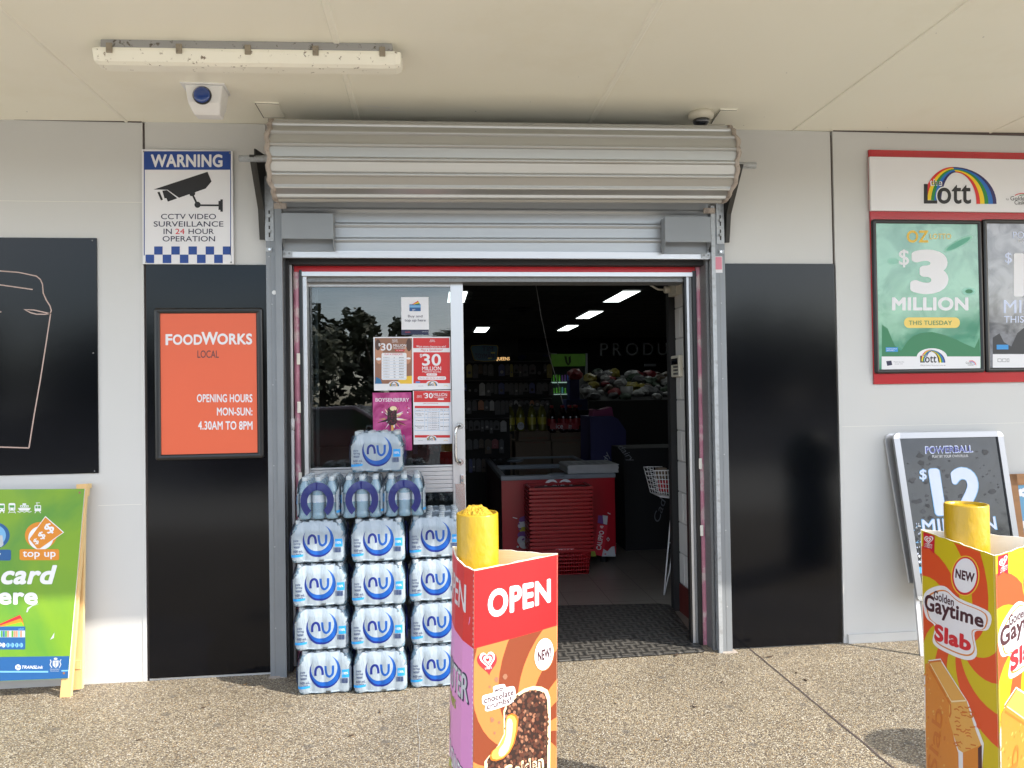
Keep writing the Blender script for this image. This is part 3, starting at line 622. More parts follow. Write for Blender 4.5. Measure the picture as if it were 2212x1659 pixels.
for (xa, xb, s) in ((-.855, -.803, 1), (1.568, 1.628, -1)):
    b = MB(); b.box(xa, xb, -.035, .02, .0, 2.44, 'jamb_paint'); 
    if s > 0: b.box(xb-.0, xb+.034, -.055, -.030, .0, 2.47, 'jamb_paint'); b.box(xb, xb+.012, -.03, .02, 0, 2.47, 'black_matte')
    else: b.box(xa-.022, xa, -.050, -.030, .0, 2.47, 'galv'); b.box(xa-.01, xa, -.03, .02, 0, 2.47, 'galv_dark')
    b.box((xa+xb)/2-.003, (xa+xb)/2-.001, -.0362, -.035, .0, 2.4, 'galv_dark')
    for k in range(5): b.lathe([(.004, 0), (.002, .003)], ((xa+xb)/2+.003, -.0385, .25+k*.42), 'galv', 8, 'Y')
    b.box(xa-.006, xb+.02, -.06, .02, -.0, .003, 'tape'); b.build('guide_rail', rs, bevel=.0015)
    b = MB(); xm = (xa+xb)/2-.006*s
    b.box(xm-.022, xm+.022, -.0395, -.0362, 2.26, 2.60, 'galv')
    for z in (2.31, 2.39): b.box(xm-.004, xm+.004, -.0402, -.0396, z-.03, z+.03, 'dark_bracket'); b.lathe([(.010, 0), (.010, .006), (.006, .008), (.005, .014)], (xm, -.054, z), 'galv', 6, 'Y', smooth=False)
    e = xa-.010 if s > 0 else xb+.003
    b.prism([(-.0, 2.27), (-.03, 2.27), (-.06, 2.42), (-.23, 2.64), (-.23, 2.68), (0, 2.72)], 'X', e, e+.007, 'dark_bracket')
    b.prism([(-.03, 2.27), (-.06, 2.42), (-.235, 2.64), (-.23, 2.65), (-.05, 2.42), (-.02, 2.27)], 'X', e-.022 if s > 0 else e, e if s > 0 else e+.028, 'dark_bracket')
    b.box(xm-.018*s, xm+.012*s, -.042, -.0362, 2.205, 2.225, 'galv'); b.lathe([(.006, 0), (.004, .008)], (xm+.002*s, -.050, 2.215), 'steel', 8, 'Y'); b.build('bracket', rs)
    b = MB(); xg = xb+.02 if s > 0 else xa-.02
    b.box(xg-.025, xg+.04 if s > 0 else xg+.02, -.058, -.055, 2.425, 2.455, 'tape') if s > 0 else b.box(xg-.045, xg+.02, -.058, -.0505, 2.425, 2.455, 'tape'); b.build('stop_plate', rs)
for (a, c, s) in ((608.5, 719, 1), (1437, 1535, -1)):
    yf = -.105; xa = W(a, 490, yf).x; xb = W(c, 490, yf).x; zt_ = W(660 if s > 0 else 1480, 461 if s > 0 else 468, yf).z; zb = W(660 if s > 0 else 1480, 516 if s > 0 else 523, yf).z; zl = zb-.052
    inn = xb if s > 0 else xa
    b = MB(); b.box(xa, xb, yf-.002, yf, zb, zt_, 'grey_paint'); b.box(xa, xb, yf, -.03, zt_-.002, zt_, 'grey_paint'); b.prism([(yf-.002, zb), (yf-.002, zt_), (-.04, zt_-.004), (-.04, zl), (yf+.02, zl)], 'X', inn, inn+.002*s if s > 0 else inn-.002, 'grey_paint')
    b.box(xa, xb, -.042, -.040, zl, zt_-.002, 'grey_paint'); oo = xa if s > 0 else xb; b.prism([(yf, zb), (yf, zt_), (-.04, zt_), (-.04, zl)], 'X', oo-.001, oo+.001, 'grey_paint')
    b.build('locking_shield', rs, bevel=.0008)
# ================================================================== CEILING FITTINGS
fl = thing('batten_light', 'long dirty fluorescent batten light on the awning soffit, cream diffuser speckled with insects', 'light fitting', (-.72, -.87, 2.88))
A, Bp = G(222, 86, 2.885), G(842, 96, 2.893); ux = (Bp-A).normalized(); ang = math.atan2(ux.y, ux.x); LEN = (Bp-A).length
FM = Matrix.Translation((A.x, A.y, zc(A.x)+.002)) @ Matrix.Rotation(ang, 4, 'Z') @ Matrix.Rotation(-.008, 4, 'Y')
def xform(b): 
    for v in b.bm.verts: v.co = FM @ v.co
b = MB(); b.prism([(0, 0), (.10, 0), (.105, -.03), (.10, -.042), (.002, -.042), (-.005, -.03)], 'X', -.01, LEN+.01, 'light_base'); xform(b); b.build('housing', fl, bevel=.004)
b = MB(); prof = [(-.010, -.036), (.108, -.036), (.108, -.050), (.096, -.088), (.080, -.096), (.022, -.096), (.004, -.088), (-.010, -.050)]
n = len(prof); rows = []
for t, sc_ in ((-.045, .35), (-.040, .7), (-.022, .95), (0, 1), (LEN, 1), (LEN+.022, .95), (LEN+.040, .7), (LEN+.045, .35)):
    rows.append([(t, .05+(y-.05)*(.55+.45*sc_), -.036+(z+.036)*(.45+.55*sc_)) for y, z in prof])
vs = [v for r_ in rows for v in r_]; fs = [(i*n+k, i*n+(k+1) % n, (i+1)*n+(k+1) % n, (i+1)*n+k) for i in range(7) for k in range(n)]+[tuple(range(n))[::-1], tuple(range(7*n, 8*n))]
b.mesh(vs, fs, 'diffuser', False); xform(b); b.build('diffuser', fl, bevel=.004)
for k in range(5):
    x = .03+k*(LEN-.06)/4; b = MB(); b.box(x-.012, x+.012, -.018, -.011, -.062, -.022, 'clip', bev=.002); b.box(x-.009, x+.009, -.021, -.018, -.05, -.03, 'clip'); xform(b); b.build('clip', fl)
bc = thing('security_beacon', 'white box with a round blue lens fixed under the awning', 'security beacon', (-1.03, -.42, 2.88))
pl = [G(388, 178, 2.885), G(485, 182, 2.885), G(499, 207, 2.885)]; ux = (pl[1]-pl[0]); pl.append(pl[2]-ux)
b = MB(); zt0 = zc(-1.03); b.prism([(p.x, p.y) for p in pl], 'Z', zt0-.006, zt0+.001, 'plastic_white'); b.build('mount_plate', bc, bevel=.002)
cxb = (pl[0].x+pl[1].x)/2+.004; w0 = ux.length*.43; y0b = pl[0].y+.012; y1b = pl[2].y-.012
prf = [(zt0-.006, w0, 0), (zt0-.088, w0*.86, .004), (zt0-.122, w0*.72, .035), (zt0-.130, w0*.68, .045)]
b = MB(); vs = []
for z, w_, dy in prf: vs += [(cxb-w_, y0b+dy, z), (cxb+w_, y0b+dy, z), (cxb+w_*.97, y1b-.01*(zt0-z)/.14, z), (cxb-w_*.97, y1b-.01*(zt0-z)/.14, z)]
b.mesh(vs, [(i*4+k, i*4+(k+1) % 4, (i+1)*4+(k+1) % 4, (i+1)*4+k) for i in range(3) for k in range(4)]+[(12, 13, 14, 15), (3, 2, 1, 0)], 'plastic_white'); b.build('housing', bc, bevel=.006)
b = MB(); c = W(436, 205, y0b-.004); b.lathe([(.042, .0), (.042, -.006), (.038, -.008)], (c.x, y0b+.004, c.z), 'black_frame', 24, 'Y'); b.build('bezel', bc)
b = MB(); b.lathe([(.037, 0), (.037, -.006), (.030, -.011), (.016, -.014), (.002, -.015)], (c.x, y0b-.003, c.z), 'blue_lens', 24, 'Y'); b.build('lens', bc)
dc = thing('dome_camera', 'cream dome security camera peeking above the rolled shutter', 'security camera', (1.425, -.15, 2.87))
b = MB(); z = zc(1.42); prf = [(.060, z+.001), (.068, z-.012), (.066, z-.026), (.050, z-.038), (.046, z-.040)]; b.lathe(prf, (1.43, -.235, 0), 'plastic_cream', 28); b.build('housing', dc)
b = MB(); b.lathe([(.045, z-.036), (.040, z-.056), (.028, z-.070), (.012, z-.078), (.002, z-.079)], (1.43, -.235, 0), 'lens_dark', 24); b.build('dome', dc)
# ================================================================== SIGNS ON WALLS
def flatsign(name, label, cat, c, x0, y0, x1, y1, Y, th, m, bevel=.001):
    a, e, d, t = rectW(c, x0, y0, x1, y1, Y); s = thing(name, label, cat, ((a+e)/2, Y+th, d)); b = MB(); b.box(a, e, Y, Y+th, d, t, m, bev=bevel); b.build('panel', s); return s
# CCTV warning sign
s = flatsign('warning_sign', 'blue and white CCTV warning sign with a black camera symbol and chequered bottom', 'sign', zA(0, 0), 921, 972, 1511, 1712, -.014, .006, 'white')
g = Gfx(WP(-.0145), zA(0, 0)); g.rect(932, 980, 1496, 1100, 'warnblue'); g.text('WARNING', 978, 1000, 1442, 1084, 'white', 2, .15)
for a in ((932, 1100, 938, 1655), (1492, 1100, 1497, 1655)): g.rect(*a, 'warnblue')
g.poly([(995, 1228), (1345, 1113), (1371, 1176), (1333, 1222), (1160, 1282), (1086, 1230)], 'ink_black')
g.poly([(1052, 1236), (1082, 1232), (1150, 1285), (1088, 1307), (1078, 1284), (1066, 1286)], 'ink_black'); g.poly([(1020, 1246), (1034, 1242), (1056, 1294), (1043, 1299)], 'ink_black')
g.poly([(1226, 1258), (1266, 1246), (1264, 1262), (1250, 1272), (1234, 1270)], 'ink_black'); g.stroke([(1250, 1265), (1278, 1325)], 13, 'ink_black'); g.ell(1280, 1327, 20, 20, 'ink_black'); g.stroke([(1280, 1330), (1420, 1331)], 12, 'ink_black')
g.rect(1416, 1302, 1430, 1360, 'ink_black'); g.rect(1428, 1292, 1444, 1372, 'ink_black')
for t, a, c_, y in (('CCTV VIDEO', 1044, 1400, 1386), ('SURVEILLANCE', 996, 1448, 1434), ('HOUR', 1222, 1386, 1482), ('IN', 1060, 1114, 1482), ('OPERATION', 1054, 1394, 1530)): g.text(t, a, y, c_, y+35, 'navyink', 2, .035)
g.text('24', 1136, 1482, 1196, 1517, 'redink', 2, .035)
for k in range(5): g.rect(999+k*111.2, 1597, min(999+k*111.2+55, 1496), 1650, 'warnblue')
for k in range(6): g.rect(943+k*111.2, 1650, min(943+k*111.2+56, 1500), 1705, 'warnblue')
for x, y in ((932, 982), (1489, 992), (946, 1700), (1498, 1700)): g.ell(x, y, 6, 6, 'galv_dark', 2, 8)
g.build('print', s)
# opening hours snap frame
def ringpts(a, e, d, t, r, n=5):
    p = []
    for cx, cz, a0 in ((e-r, t-r, 0), (a+r, t-r, 90), (a+r, d+r, 180), (e-r, d+r, 270)):
        for k in range(n+1): q = R(a0+90*k/n); p.append((cx+r*math.cos(q), cz+r*math.sin(q)))
    return p
def snapframe(parent, c, x0, y0, x1, y1, Y, wpx, m='black_frame', depth=.018, corner=.014):
    a, e, d, t = rectW(c, x0, y0, x1, y1, Y); w_ = abs(W(*V(c, x0+wpx, y0), Y).x-W(*V(c, x0, y0), Y).x); b = MB(); rows = []
    for ins, yy, rr in ((0, Y+depth, corner), (0, Y+.006, corner), (.003, Y+.001, corner-.003), (w_*.45, Y-.001, corner*.5), (w_-.003, Y+.001, .003), (w_, Y+.006, .002), (w_, Y+depth, .002)):
        rows.append([(x, yy, z) for x, z in ringpts(a+ins, e-ins, d+ins, t-ins, max(.001, rr))])
    n = len(rows[0]); vs = [v for r_ in rows for v in r_]
    b.mesh(vs, [(i*n+k, i*n+(k+1) % n, (i+1)*n+(k+1) % n, (i+1)*n+k) for i in range(len(rows)-1) for k in range(n)], m, True); b.build('frame', parent); return a, e, d, t, w_
a, e, d, t = rectW(zA(0, 1), 1000, 335, 1705, 1318, -.03)
s = thing('opening_hours_sign', 'orange opening hours poster in a black snap frame on the black panel', 'sign', ((a+e)/2, -.008, d))
b = MB(); b.box(a+.01, e-.01, -.016, -.0085, d+.01, t-.01, 'black_frame'); b.build('back_plate', s)
snapframe(s, zA(0, 1), 1000, 335, 1705, 1318, -.026, 38)
a, e, d, t = rectW(zA(0, 1), 1032, 370, 1664, 1284, -.018); b = MB(); b.box(a, e, -.018, -.0165, d, t, 'orange'); b.build('poster', s)
g = Gfx(WP(-.0185), zA(0, 1)); g.text('F', 1073, 506, 1117, 578, 'white', 2, .14); g.text('OOD', 1120, 508, 1310, 576, 'white', 2, .14); g.text('W', 1306, 492, 1412, 575, 'white', 2, .14); g.text('ORKS', 1408, 502, 1634, 574, 'white', 2, .14)
g.text('LOCAL', 1280, 612, 1418, 660, 'darkgrey', 2, .02); g.text('OPENING HOURS', 1276, 895, 1636, 948, 'white', 2, .1); g.text('MON-SUN:', 1406, 982, 1636, 1034, 'white', 2, .1); g.text('4.30AM TO 8PM', 1284, 1070, 1637, 1126, 'white', 2, .1); g.build('print', s)
# black coffee poster at far left
s = flatsign('cup_poster', 'glossy black poster with a takeaway cup drawn in one pale line', 'poster', zV, -330, 512.5, 210.5, 1029, -.008, .008, 'black_gloss')
g = Gfx(WP(-.0085), zA(0, 1)); lw = 8
g.stroke([(-560, 330), (-540, 160), (-440, 120), (-200, 96), (0, 97), (120, 106), (235, 130), (262, 152), (276, 185), (280, 240), (300, 285), (325, 325), (333, 355), (325, 372), (290, 378), (235, 377), (195, 366), (160, 347), (220, 350), (328, 374)], lw, 'cupline')
g.stroke([(328, 374), (300, 560), (262, 800), (220, 1040), (188, 1244)], lw, 'cupline'); g.stroke([(188, 1244), (0, 1238), (-400, 1230), (-560, 330)], lw, 'cupline'); g.stroke([(-300, 178), (0, 187), (212, 217)], lw, 'cupline')
g.stroke([(-60, 350), (-20, 372), (5, 362), (-30, 348), (-60, 350)], lw, 'cupline'); g.build('print', s)
b = MB()
for x, y in ((599, -100), (605, 629), (613, 1393)): p = W(*V(zA(0, 1), x, y), -.0085); b.lathe([(.004, 0), (.003, -.003)], (p.x, -.0085, p.z), 'galv_dark', 8, 'Y')
b.split('screw', s)
# lottery board
s = thing('lottery_board', 'red lottery board with a rainbow header panel and poster frames on the right wall', 'notice board', (3.1, 0, 1.46))
lx0, lx1, lz0, lz1 = rectW(zL, 60, 60, 1800, 1650, -.014); lx0 = 2.508; lx1 = 3.98
b = MB(); b.box(lx0, lx1, -.014, -.0005, 1.466, 2.813, 'red_board', bev=.002); b.build('panel', s)
hz1, hz0 = W(*V(zL, 600, 107), -.03).z, W(*V(zL, 600, 471), -.03).z; hx0 = W(*V(zL, 82, 300), -.03).x
b = MB(); b.box(hx0, lx1-.03, -.03, -.0145, hz0, hz1, 'white', bev=.002); b.build('header_panel', s)
def rainbow(g, ox, oy, k, l=2):   # zL header units relative to (445,420)
    f = lambda x, y: (ox+(x-445)*k, oy+(y-420)*k); N = 14
    inR = [803, 828, 858, 885, 915, 940]; tops = [206, 198, 190, 183, 176, 168]; cols = ['rb_red', 'rb_yel', 'rb_grn', 'rb_blu', 'rb_nav']; apx = [662, 658, 654, 650, 646, 642]
    for i in range(5):
        p = []
        for j in range(N+1): a = j/N*math.pi/2; p.append(f(apx[i]+(inR[i]-apx[i])*math.sin(a), 420-(420-tops[i])*math.cos(a)))
        for j in range(N, -1, -1): a = j/N*math.pi/2; p.append(f(apx[i+1]+(inR[i+1]-apx[i+1])*math.sin(a), 420-(420-tops[i+1])*math.cos(a)))
        g.poly(p, cols[i], l-.5+i*.09)
    outL = [440, 466, 492, 515, 540, 562]; tl = [168, 176, 183, 190, 198, 206]; ax = [642, 646, 650, 654, 658, 662]
    for i in range(5):
        p = []; am = .93
        for j in range(N+1): a = j/N*math.pi/2*am; p.append(f(ax[i]-(ax[i]-outL[i])*math.sin(a), 420-(420-tl[i])*math.cos(a)))
        for j in range(N, -1, -1): a = j/N*math.pi/2*am; p.append(f(ax[i+1]-(ax[i+1]-outL[i+1])*math.sin(a), 420-(420-tl[i+1])*math.cos(a)))
        g.poly(p, cols[i], l+.1+i*.15)
def lott(g, ox, oy, k, l=2):
    rainbow(g, ox, oy, k, l); f = lambda x, y: (ox+(x-445)*k, oy+(y-420)*k)
    def T(t, x0, y0, x1, y1, m, ll, b_): q, r_ = f(x0, y0), f(x1, y1); g.text(t, q[0], q[1], r_[0], r_[1], m, ll, b_)
    T('L', 436, 276, 540, 428, 'white', l+1, .12); T('ott', 528, 282, 772, 426, 'white', l+1.2, .12); T('the', 484, 250, 570, 298, 'white', l+1.5, .1)
    T('L', 444, 284, 536, 418, 'ink_black', l+2, .07); T('ott', 535, 290, 766, 420, 'ink_black', l+2, .065); T('the', 494, 257, 562, 292, 'ink_black', l+2, .03)
g = Gfx(WP(-.031), zL); lott(g, 445, 420, 1); g.text('by', 1005, 380, 1024, 398, 'greyink', 2, 0); g.text('Golden', 1034, 368, 1150, 396, 'ink_black', 2, 0); g.text('Casket', 1062, 396, 1160, 424, 'ink_black', 2, 0)
g.stroke([(1065, 362), (1085, 353), (1110, 348), (1150, 350)], 5, 'rb_red'); g.stroke([(1095, 362), (1125, 358), (1160, 366)], 5, 'rb_grn'); g.build('print', s)
# poster frame on board (green)
def framed(label, c, x0, y0, x1, y1, wpx, posterm):
    a, e, d, t = rectW(c, x0, y0, x1, y1, -.035); s = thing('poster_frame', label, 'poster frame', ((a+e)/2, -.014, d), 'black poster frames on the red board')
    b = MB(); b.box(a+.01, e-.01, -.022, -.0145, d+.01, t-.01, 'black_frame'); b.build('back_plate', s)
    a, e, d, t, w_ = snapframe(s, c, x0, y0, x1, y1, -.032, wpx, depth=.0175)
    b = MB(); b.box(a+w_-.002, e-w_+.002, -.026, -.0225, d+w_-.002, t-w_+.002, posterm); b.build('poster', s); return s
s1 = framed('green three million dollar lottery poster in a black frame on the red board', zL, 108, 526, 853, 1570, 27, 'teal_swirl')
g = Gfx(WP(-.0262), zL); p = [(160, 1458), (160, 1240), (200, 1270), (245, 1380), (290, 1420), (330, 1360), (370, 1320), (420, 1300), (500, 1290), (580, 1310), (660, 1340), (720, 1370), (790, 1400), (823, 1330), (829, 1458)]; g.poly(p, 'teal_d', 1)
g.ell(680, 690, 110, 26, 'teal_l', 1, rot=-28); g.ell(680, 692, 92, 18, 'teal', 1.5, rot=-28); g.ell(240, 810, 40, 22, 'teal_l', 1); g.ell(750, 1015, 46, 26, 'teal_l', 1); g.ell(752, 1015, 26, 14, 'teal_d', 1.5)
g.text('OZ', 328, 600, 476, 684, 'gold', 3, .09); g.text('OZ', 332, 604, 472, 680, 'gold2', 4, .05); g.text('LOTTO', 485, 622, 630, 660, 'gold', 3, .05)
g.text('$', 274, 730, 344, 852, 'white', 3, .05); g.text('3', 352, 730, 612, 1034, 'white', 3, .24); g.text('MILLION', 228, 1054, 748, 1146, 'white', 3, .18)
g.rrect(310, 1192, 690, 1264, 34, 'gold', 3); g.text('THIS TUESDAY', 342, 1214, 636, 1244, 'teal_d', 4, .05)
g.rect(158, 1458, 829, 1546, 'white', 2); g.ell(500, 1462, 104, 60, 'white', 2.5); lott(g, 420, 1500, .345, 3); g.rect(186, 1396, 268, 1426, 'nu_sq', 3); g.text('HAVE FUN & PLAY', 192, 1402, 262, 1410, 'white', 4, 0); g.text('RESPONSIBLY', 192, 1414, 245, 1421, 'white', 4, 0)
g.poly([(188, 1490), (224, 1486), (230, 1516), (196, 1522)], 'navyink', 3); g.text('Protect your wins', 240, 1490, 310, 1502, 'greyink', 3, 0); g.text('use your card', 246, 1504, 300, 1514, 'greyink', 3, 0); g.text('Official Home of Australian Lotteries', 420, 1513, 592, 1522, 'greyink', 3, 0)
g.text('Golden', 730, 1494, 775, 1508, 'ink_black', 3, 0); g.text('Casket', 744, 1508, 785, 1520, 'ink_black', 3, 0); g.stroke([(752, 1490), (775, 1487), (792, 1498), (800, 1516)], 5, 'rb_red', 3); g.stroke([(758, 1496), (775, 1494), (786, 1503), (791, 1516)], 4, 'rb_blu', 3); g.build('print', s1)
s2 = framed('grey lottery poster in a black frame, cut by the right edge of the photo', zL, 862, 526, 1612, 1560, 27, 'pb_swirl2')
g = Gfx(WP(-.0262), zL); g.text('POWERBALL', 1050, 608, 1400, 655, 'pb_white', 3, .06); g.text('PLAY BY YOUR OWN RULES', 1088, 666, 1370, 680, 'white', 3, .01)
g.text('$', 995, 750, 1044, 832, 'pb_white', 3, .05); g.text('12', 1056, 752, 1460, 1050, 'white', 3, .1); g.text('MILLION', 988, 1072, 1490, 1164, 'pb_white', 3, .05); g.text('THIS THURSDAY', 990, 1182, 1490, 1228, 'pb_white', 3, .03)
p = [(914, 1440), (914, 1330), (960, 1300), (990, 1360), (1040, 1390), (1080, 1300), (1130, 1260), (1300, 1200), (1560, 1300), (1587, 1440)]; g.poly(p, 'pb_black', 1); g.rect(914, 1442, 1587, 1534, 'white', 2)
g.rect(940, 1378, 1020, 1410, 'nu_sq', 3)
for x in (948, 980, 1012): g.stroke([(x, 1474), (x+(24 if x < 1000 else 12), 1474), (x+(24 if x < 1000 else 12), 1494), (x, 1494)], 3, 'greyink', 3, True)
g.build('print', s2)
# sticker on right jamb and on left jamb
b = MB(); a, e, d, t = rectW(zI, 735, 1398, 815, 1550, -.036); b.box(a, e, -.0375, -.0356, d, t, 'white'); b.box(a+.003, e-.003, -.0385, -.0376, d+.018, t-.003, 'pinksticker'); setp(b.build('sticker'), 'small faded pink notice sticker on the right shutter guide', 'sticker')
b = MB(); p = W(*V(zA(0, 1), 1777, 237), -.036); b.lathe([(.011, 0), (.011, .0015)], (p.x, -.0375, p.z), 'plastic_white', 20, 'Y'); setp(b.build('badge'), 'round white badge on the left shutter guide', 'badge')
# ================================================================== DOOR POSTERS
PY = .1885
def dposter(label, x0, y0, x1, y1, m):
    a, e, d, t = rectW(zB, x0, y0, x1, y1, PY); s = thing('door_poster', label, 'poster', ((a+e)/2, PY, d), 'posters taped to the glass door')
    b = MB(); b.box(a, e, PY, PY+.0012, d, t, m); b.build('paper', s); return s, Gfx(WP(PY-.0006), zB)
s, g = dposter('white buy and top up here notice at the top of the glass door', 1060, 357, 1298, 684, 'white')
g.rect(1060, 640, 1298, 684, 'navyink'); g.text('Buy and', 1117, 512, 1243, 540, 'navyink', 2, .02); g.text('top up here', 1088, 546, 1272, 576, 'navyink', 2, .02)
for i, (m, y) in enumerate((('rb_red', 388), ('rb_yel', 398), ('rb_grn', 408))): g.poly([(1140+i*2, 428), (1205+i*6, y), (1228, 440), (1150, 450)], m, 2+i*.5)
g.rect(1130, 420, 1228, 479, 'board_blue', 4); g.rect(1130, 428, 1228, 448, 'pale_blue', 5); g.text('go', 1155, 462, 1180, 476, 'white', 5, .03); g.text('translink', 1092, 655, 1138, 666, 'redink', 2, .02); g.text('Queensland', 1240, 652, 1290, 662, 'silver', 2, 0); g.build('print', s)
s, g = dposter('syndicate poster with two smiling faces and a price table', 820, 703, 1157, 1167, 'white')
g.rect(830, 713, 1152, 1110, 'brown', 1); g.ell(866, 850, 34, 88, 'skin', 1.5); g.ell(856, 772, 24, 48, 'brown_d', 1.6); g.ell(862, 895, 22, 12, 'white', 2); g.ell(1114, 850, 34, 88, 'skin', 1.5); g.ell(1126, 772, 24, 56, 'brown_d', 1.6); g.ell(1122, 890, 18, 9, 'white', 2); g.poly([(1010, 1110), (1060, 1050), (1152, 1040), (1152, 1110)], 'gold2', 2); g.poly([(830, 1110), (840, 1050), (880, 1070), (892, 1110)], 'signblue', 2)
g.text('$', 860, 758, 880, 786, 'white', 4, .04); g.text('30', 882, 758, 978, 822, 'white', 4, .09); g.text('MILLION', 990, 766, 1102, 788, 'white', 4, .05); g.text('MEGA SATURDAY', 990, 794, 1100, 806, 'white', 4, .03); g.rect(1008, 812, 1088, 828, 'redink', 4); g.text('SAT 26 JULY', 1016, 814, 1080, 825, 'white', 5, .02); g.text('GOLD', 980, 724, 1026, 738, 'white', 4, .03); g.text('LOTTO', 980, 740, 1030, 752, 'white', 4, .03)
g.rrect(888, 842, 1105, 1076, 12, 'white', 3); g.text('PLAY A SYNDICATE', 915, 846, 1070, 862, 'redink', 4, .03)
for k, (sy, n_, pr_) in enumerate((('SYSTEM 12', '3', '$98.00'), ('SYSTEM 13', '6', '$147.00'), ('SYSTEM 14', '10', '$286.00'), ('SYSTEM 15', '11', '$434.20'), ('SYSTEM 16', '15', '$589.00'), ('SYSTEM 17', '18', '$656.00'), ('SYSTEM 18', '20', '$886.07'), ('SYSTEM 20', '30', '$1,294.00'))):
    y = 878+k*24.2; g.rect(892, y+16, 1100, y+17.5, 'pale_blue', 4); g.text(sy, 904, y, 956, y+9, 'greyink', 4, .02); g.text(n_, 993, y, 1008 if len(n_) > 1 else 1001, y+11, 'ink_black', 4, .02); g.text(pr_, 1040, y, 1080, y+11, 'ink_black', 4, .02)
g.rect(822, 1110, 1157, 1167, 'white', 2); g.ell(1000, 1115, 52, 28, 'white', 3); lott(g, 958, 1132, .165, 4); g.build('print', s)
s, g = dposter('red thirty million syndicate poster beside the door stile', 1157, 702, 1488, 1160, 'white')
g.rect(1162, 712, 1476, 800, 'lottred'); g.rect(1165, 836, 1483, 1105, 'lottred'); g.text('GOLD', 1310, 726, 1348, 736, 'white', 3, .03); g.text('LOTTO', 1306, 738, 1352, 748, 'white', 3, .03); g.text('Want more chances to win?', 1190, 776, 1447, 796, 'white', 3, .04); g.text('Play a Syndicate!', 1228, 806, 1418, 830, 'lottred', 3, .04, shear=.2)
g.text('$', 1220, 850, 1240, 884, 'white', 3, .04); g.text('30', 1240, 850, 1404, 954, 'white', 3, .09); g.text('MILLION', 1240, 960, 1405, 994, 'white', 3, .06); g.text('Megadraw Saturday', 1242, 998, 1405, 1016, 'white', 3, .03); g.rrect(1278, 1019, 1370, 1040, 9, 'white', 3); g.text('SAT 26 JULY', 1288, 1023, 1360, 1035, 'lottred', 4, .02); g.rrect(1202, 1046, 1448, 1076, 12, 'white', 3); g.text('Hurry, ask me for an entry!', 1214, 1053, 1436, 1070, 'lottred', 4, .03)
g.ell(1328, 1110, 52, 28, 'white', 3); lott(g, 1290, 1128, .165, 4); g.rect(1184, 1090, 1222, 1102, 'nu_sq', 3); g.stroke([(1428, 1130), (1445, 1122), (1466, 1132)], 3, 'gold2', 3); g.text('Responsible', 1205, 1126, 1250, 1134, 'greyink', 3, 0); g.build('print', s)
s, g = dposter('pink boysenberry ice cream poster behind the topmost water pack', 813, 1186, 1150, 1690, 'boysen')
g.rect(816, 1189, 1147, 1687, 'boysen_swirl', .6); g.text('BOYSENBERRY', 835, 1234, 1127, 1266, 'white', 2, .05)
for k in range(34):
    a = rnd.uniform(0, 6.28); r0 = rnd.uniform(30, 60); r1 = r0+rnd.uniform(30, 105); cx_, cy_ = 975, 1415; w_ = rnd.uniform(.06, .16)
    g.poly([(cx_+r0*math.cos(a-w_*2), cy_+r0*math.sin(a-w_*2)*.9), (cx_+r1*math.cos(a), cy_+r1*math.sin(a)*.8), (cx_+r0*math.cos(a+w_*2), cy_+r0*math.sin(a+w_*2)*.9)], rnd.choice(['cream', 'white', 'boysen_d', 'boysen_d', 'choc', 'skin']), 2+k*.05)
g.rrect(938, 1310, 1020, 1470, 36, 'choc', 5); g.ell(990, 1325, 30, 20, 'cream', 5.5)
for k in range(40): g.ell(rnd.uniform(945, 1013), rnd.uniform(1340, 1462), 5, 6, rnd.choice(['choc_lump', 'boysen_d']), 6, 6)
g.rect(972, 1468, 992, 1520, 'caramel', 4.5)
for k in range(26): g.ell(rnd.uniform(820, 1140), rnd.uniform(1290, 1560), rnd.uniform(3, 8), rnd.uniform(3, 6), rnd.choice(['boysen_d', 'redink', 'white', 'boysen_d']), 2, 7, rot=rnd.uniform(0, 90))
g.build('print', s)
s, g = dposter('white syndicate price table poster above the door handle', 1164, 1168, 1498, 1634, 'white')
g.rect(1169, 1172, 1487, 1270, 'lottred'); g.text('$', 1252, 1192, 1263, 1210, 'white', 3, .03); g.text('30', 1263, 1190, 1334, 1236, 'white', 3, .09); g.text('MILLION', 1340, 1190, 1457, 1218, 'white', 3, .05); g.text('Megadraw Saturday', 1342, 1222, 1456, 1234, 'white', 3, .02); g.rrect(1376, 1238, 1430, 1250, 5, 'white', 3); g.text('GOLD', 1196, 1210, 1236, 1220, 'white', 3, .03); g.text('LOTTO', 1194, 1222, 1238, 1232, 'white', 3, .03)
g.text('JOIN OUR SYNDICATE!', 1248, 1278, 1380, 1288, 'lottred', 3, .02); g.rect(1176, 1302, 1476, 1322, 'lottred', 2)
ys = [1328, 1352, 1402, 1450, 1516]
for y in ys: g.rect(1176, y-1, 1476, y+.8, 'pale_blue', 2)
for x in (1176, 1262, 1288, 1390, 1424, 1476): g.rect(x-.7, 1322, x+.7, 1516, 'pale_blue', 2)
for t, y in (('Lucky 7s', 1336), ('Strike It', 1366), ('Lucky', 1382), ('Dreaming', 1424), ('Retirement', 1472), ('Fund', 1488)): g.text(t, 1218-len(t)*4, y, 1218+len(t)*4, y+10, 'ink_black', 3, .03)
for t, y in (('10 x System 7', 1334), ('5 x System 7', 1355), ('1 x System 8', 1370), ('1 x System 9', 1386), ('5 x System 7', 1404), ('2 x System 8', 1421), ('2 x System 9', 1437), ('5 x System 7', 1454), ('2 x System 8', 1469), ('2 x System 9', 1485), ('1 x System 10', 1501)): g.text(t, 1296, y, 1386, y+9, 'navyink', 3, .03)
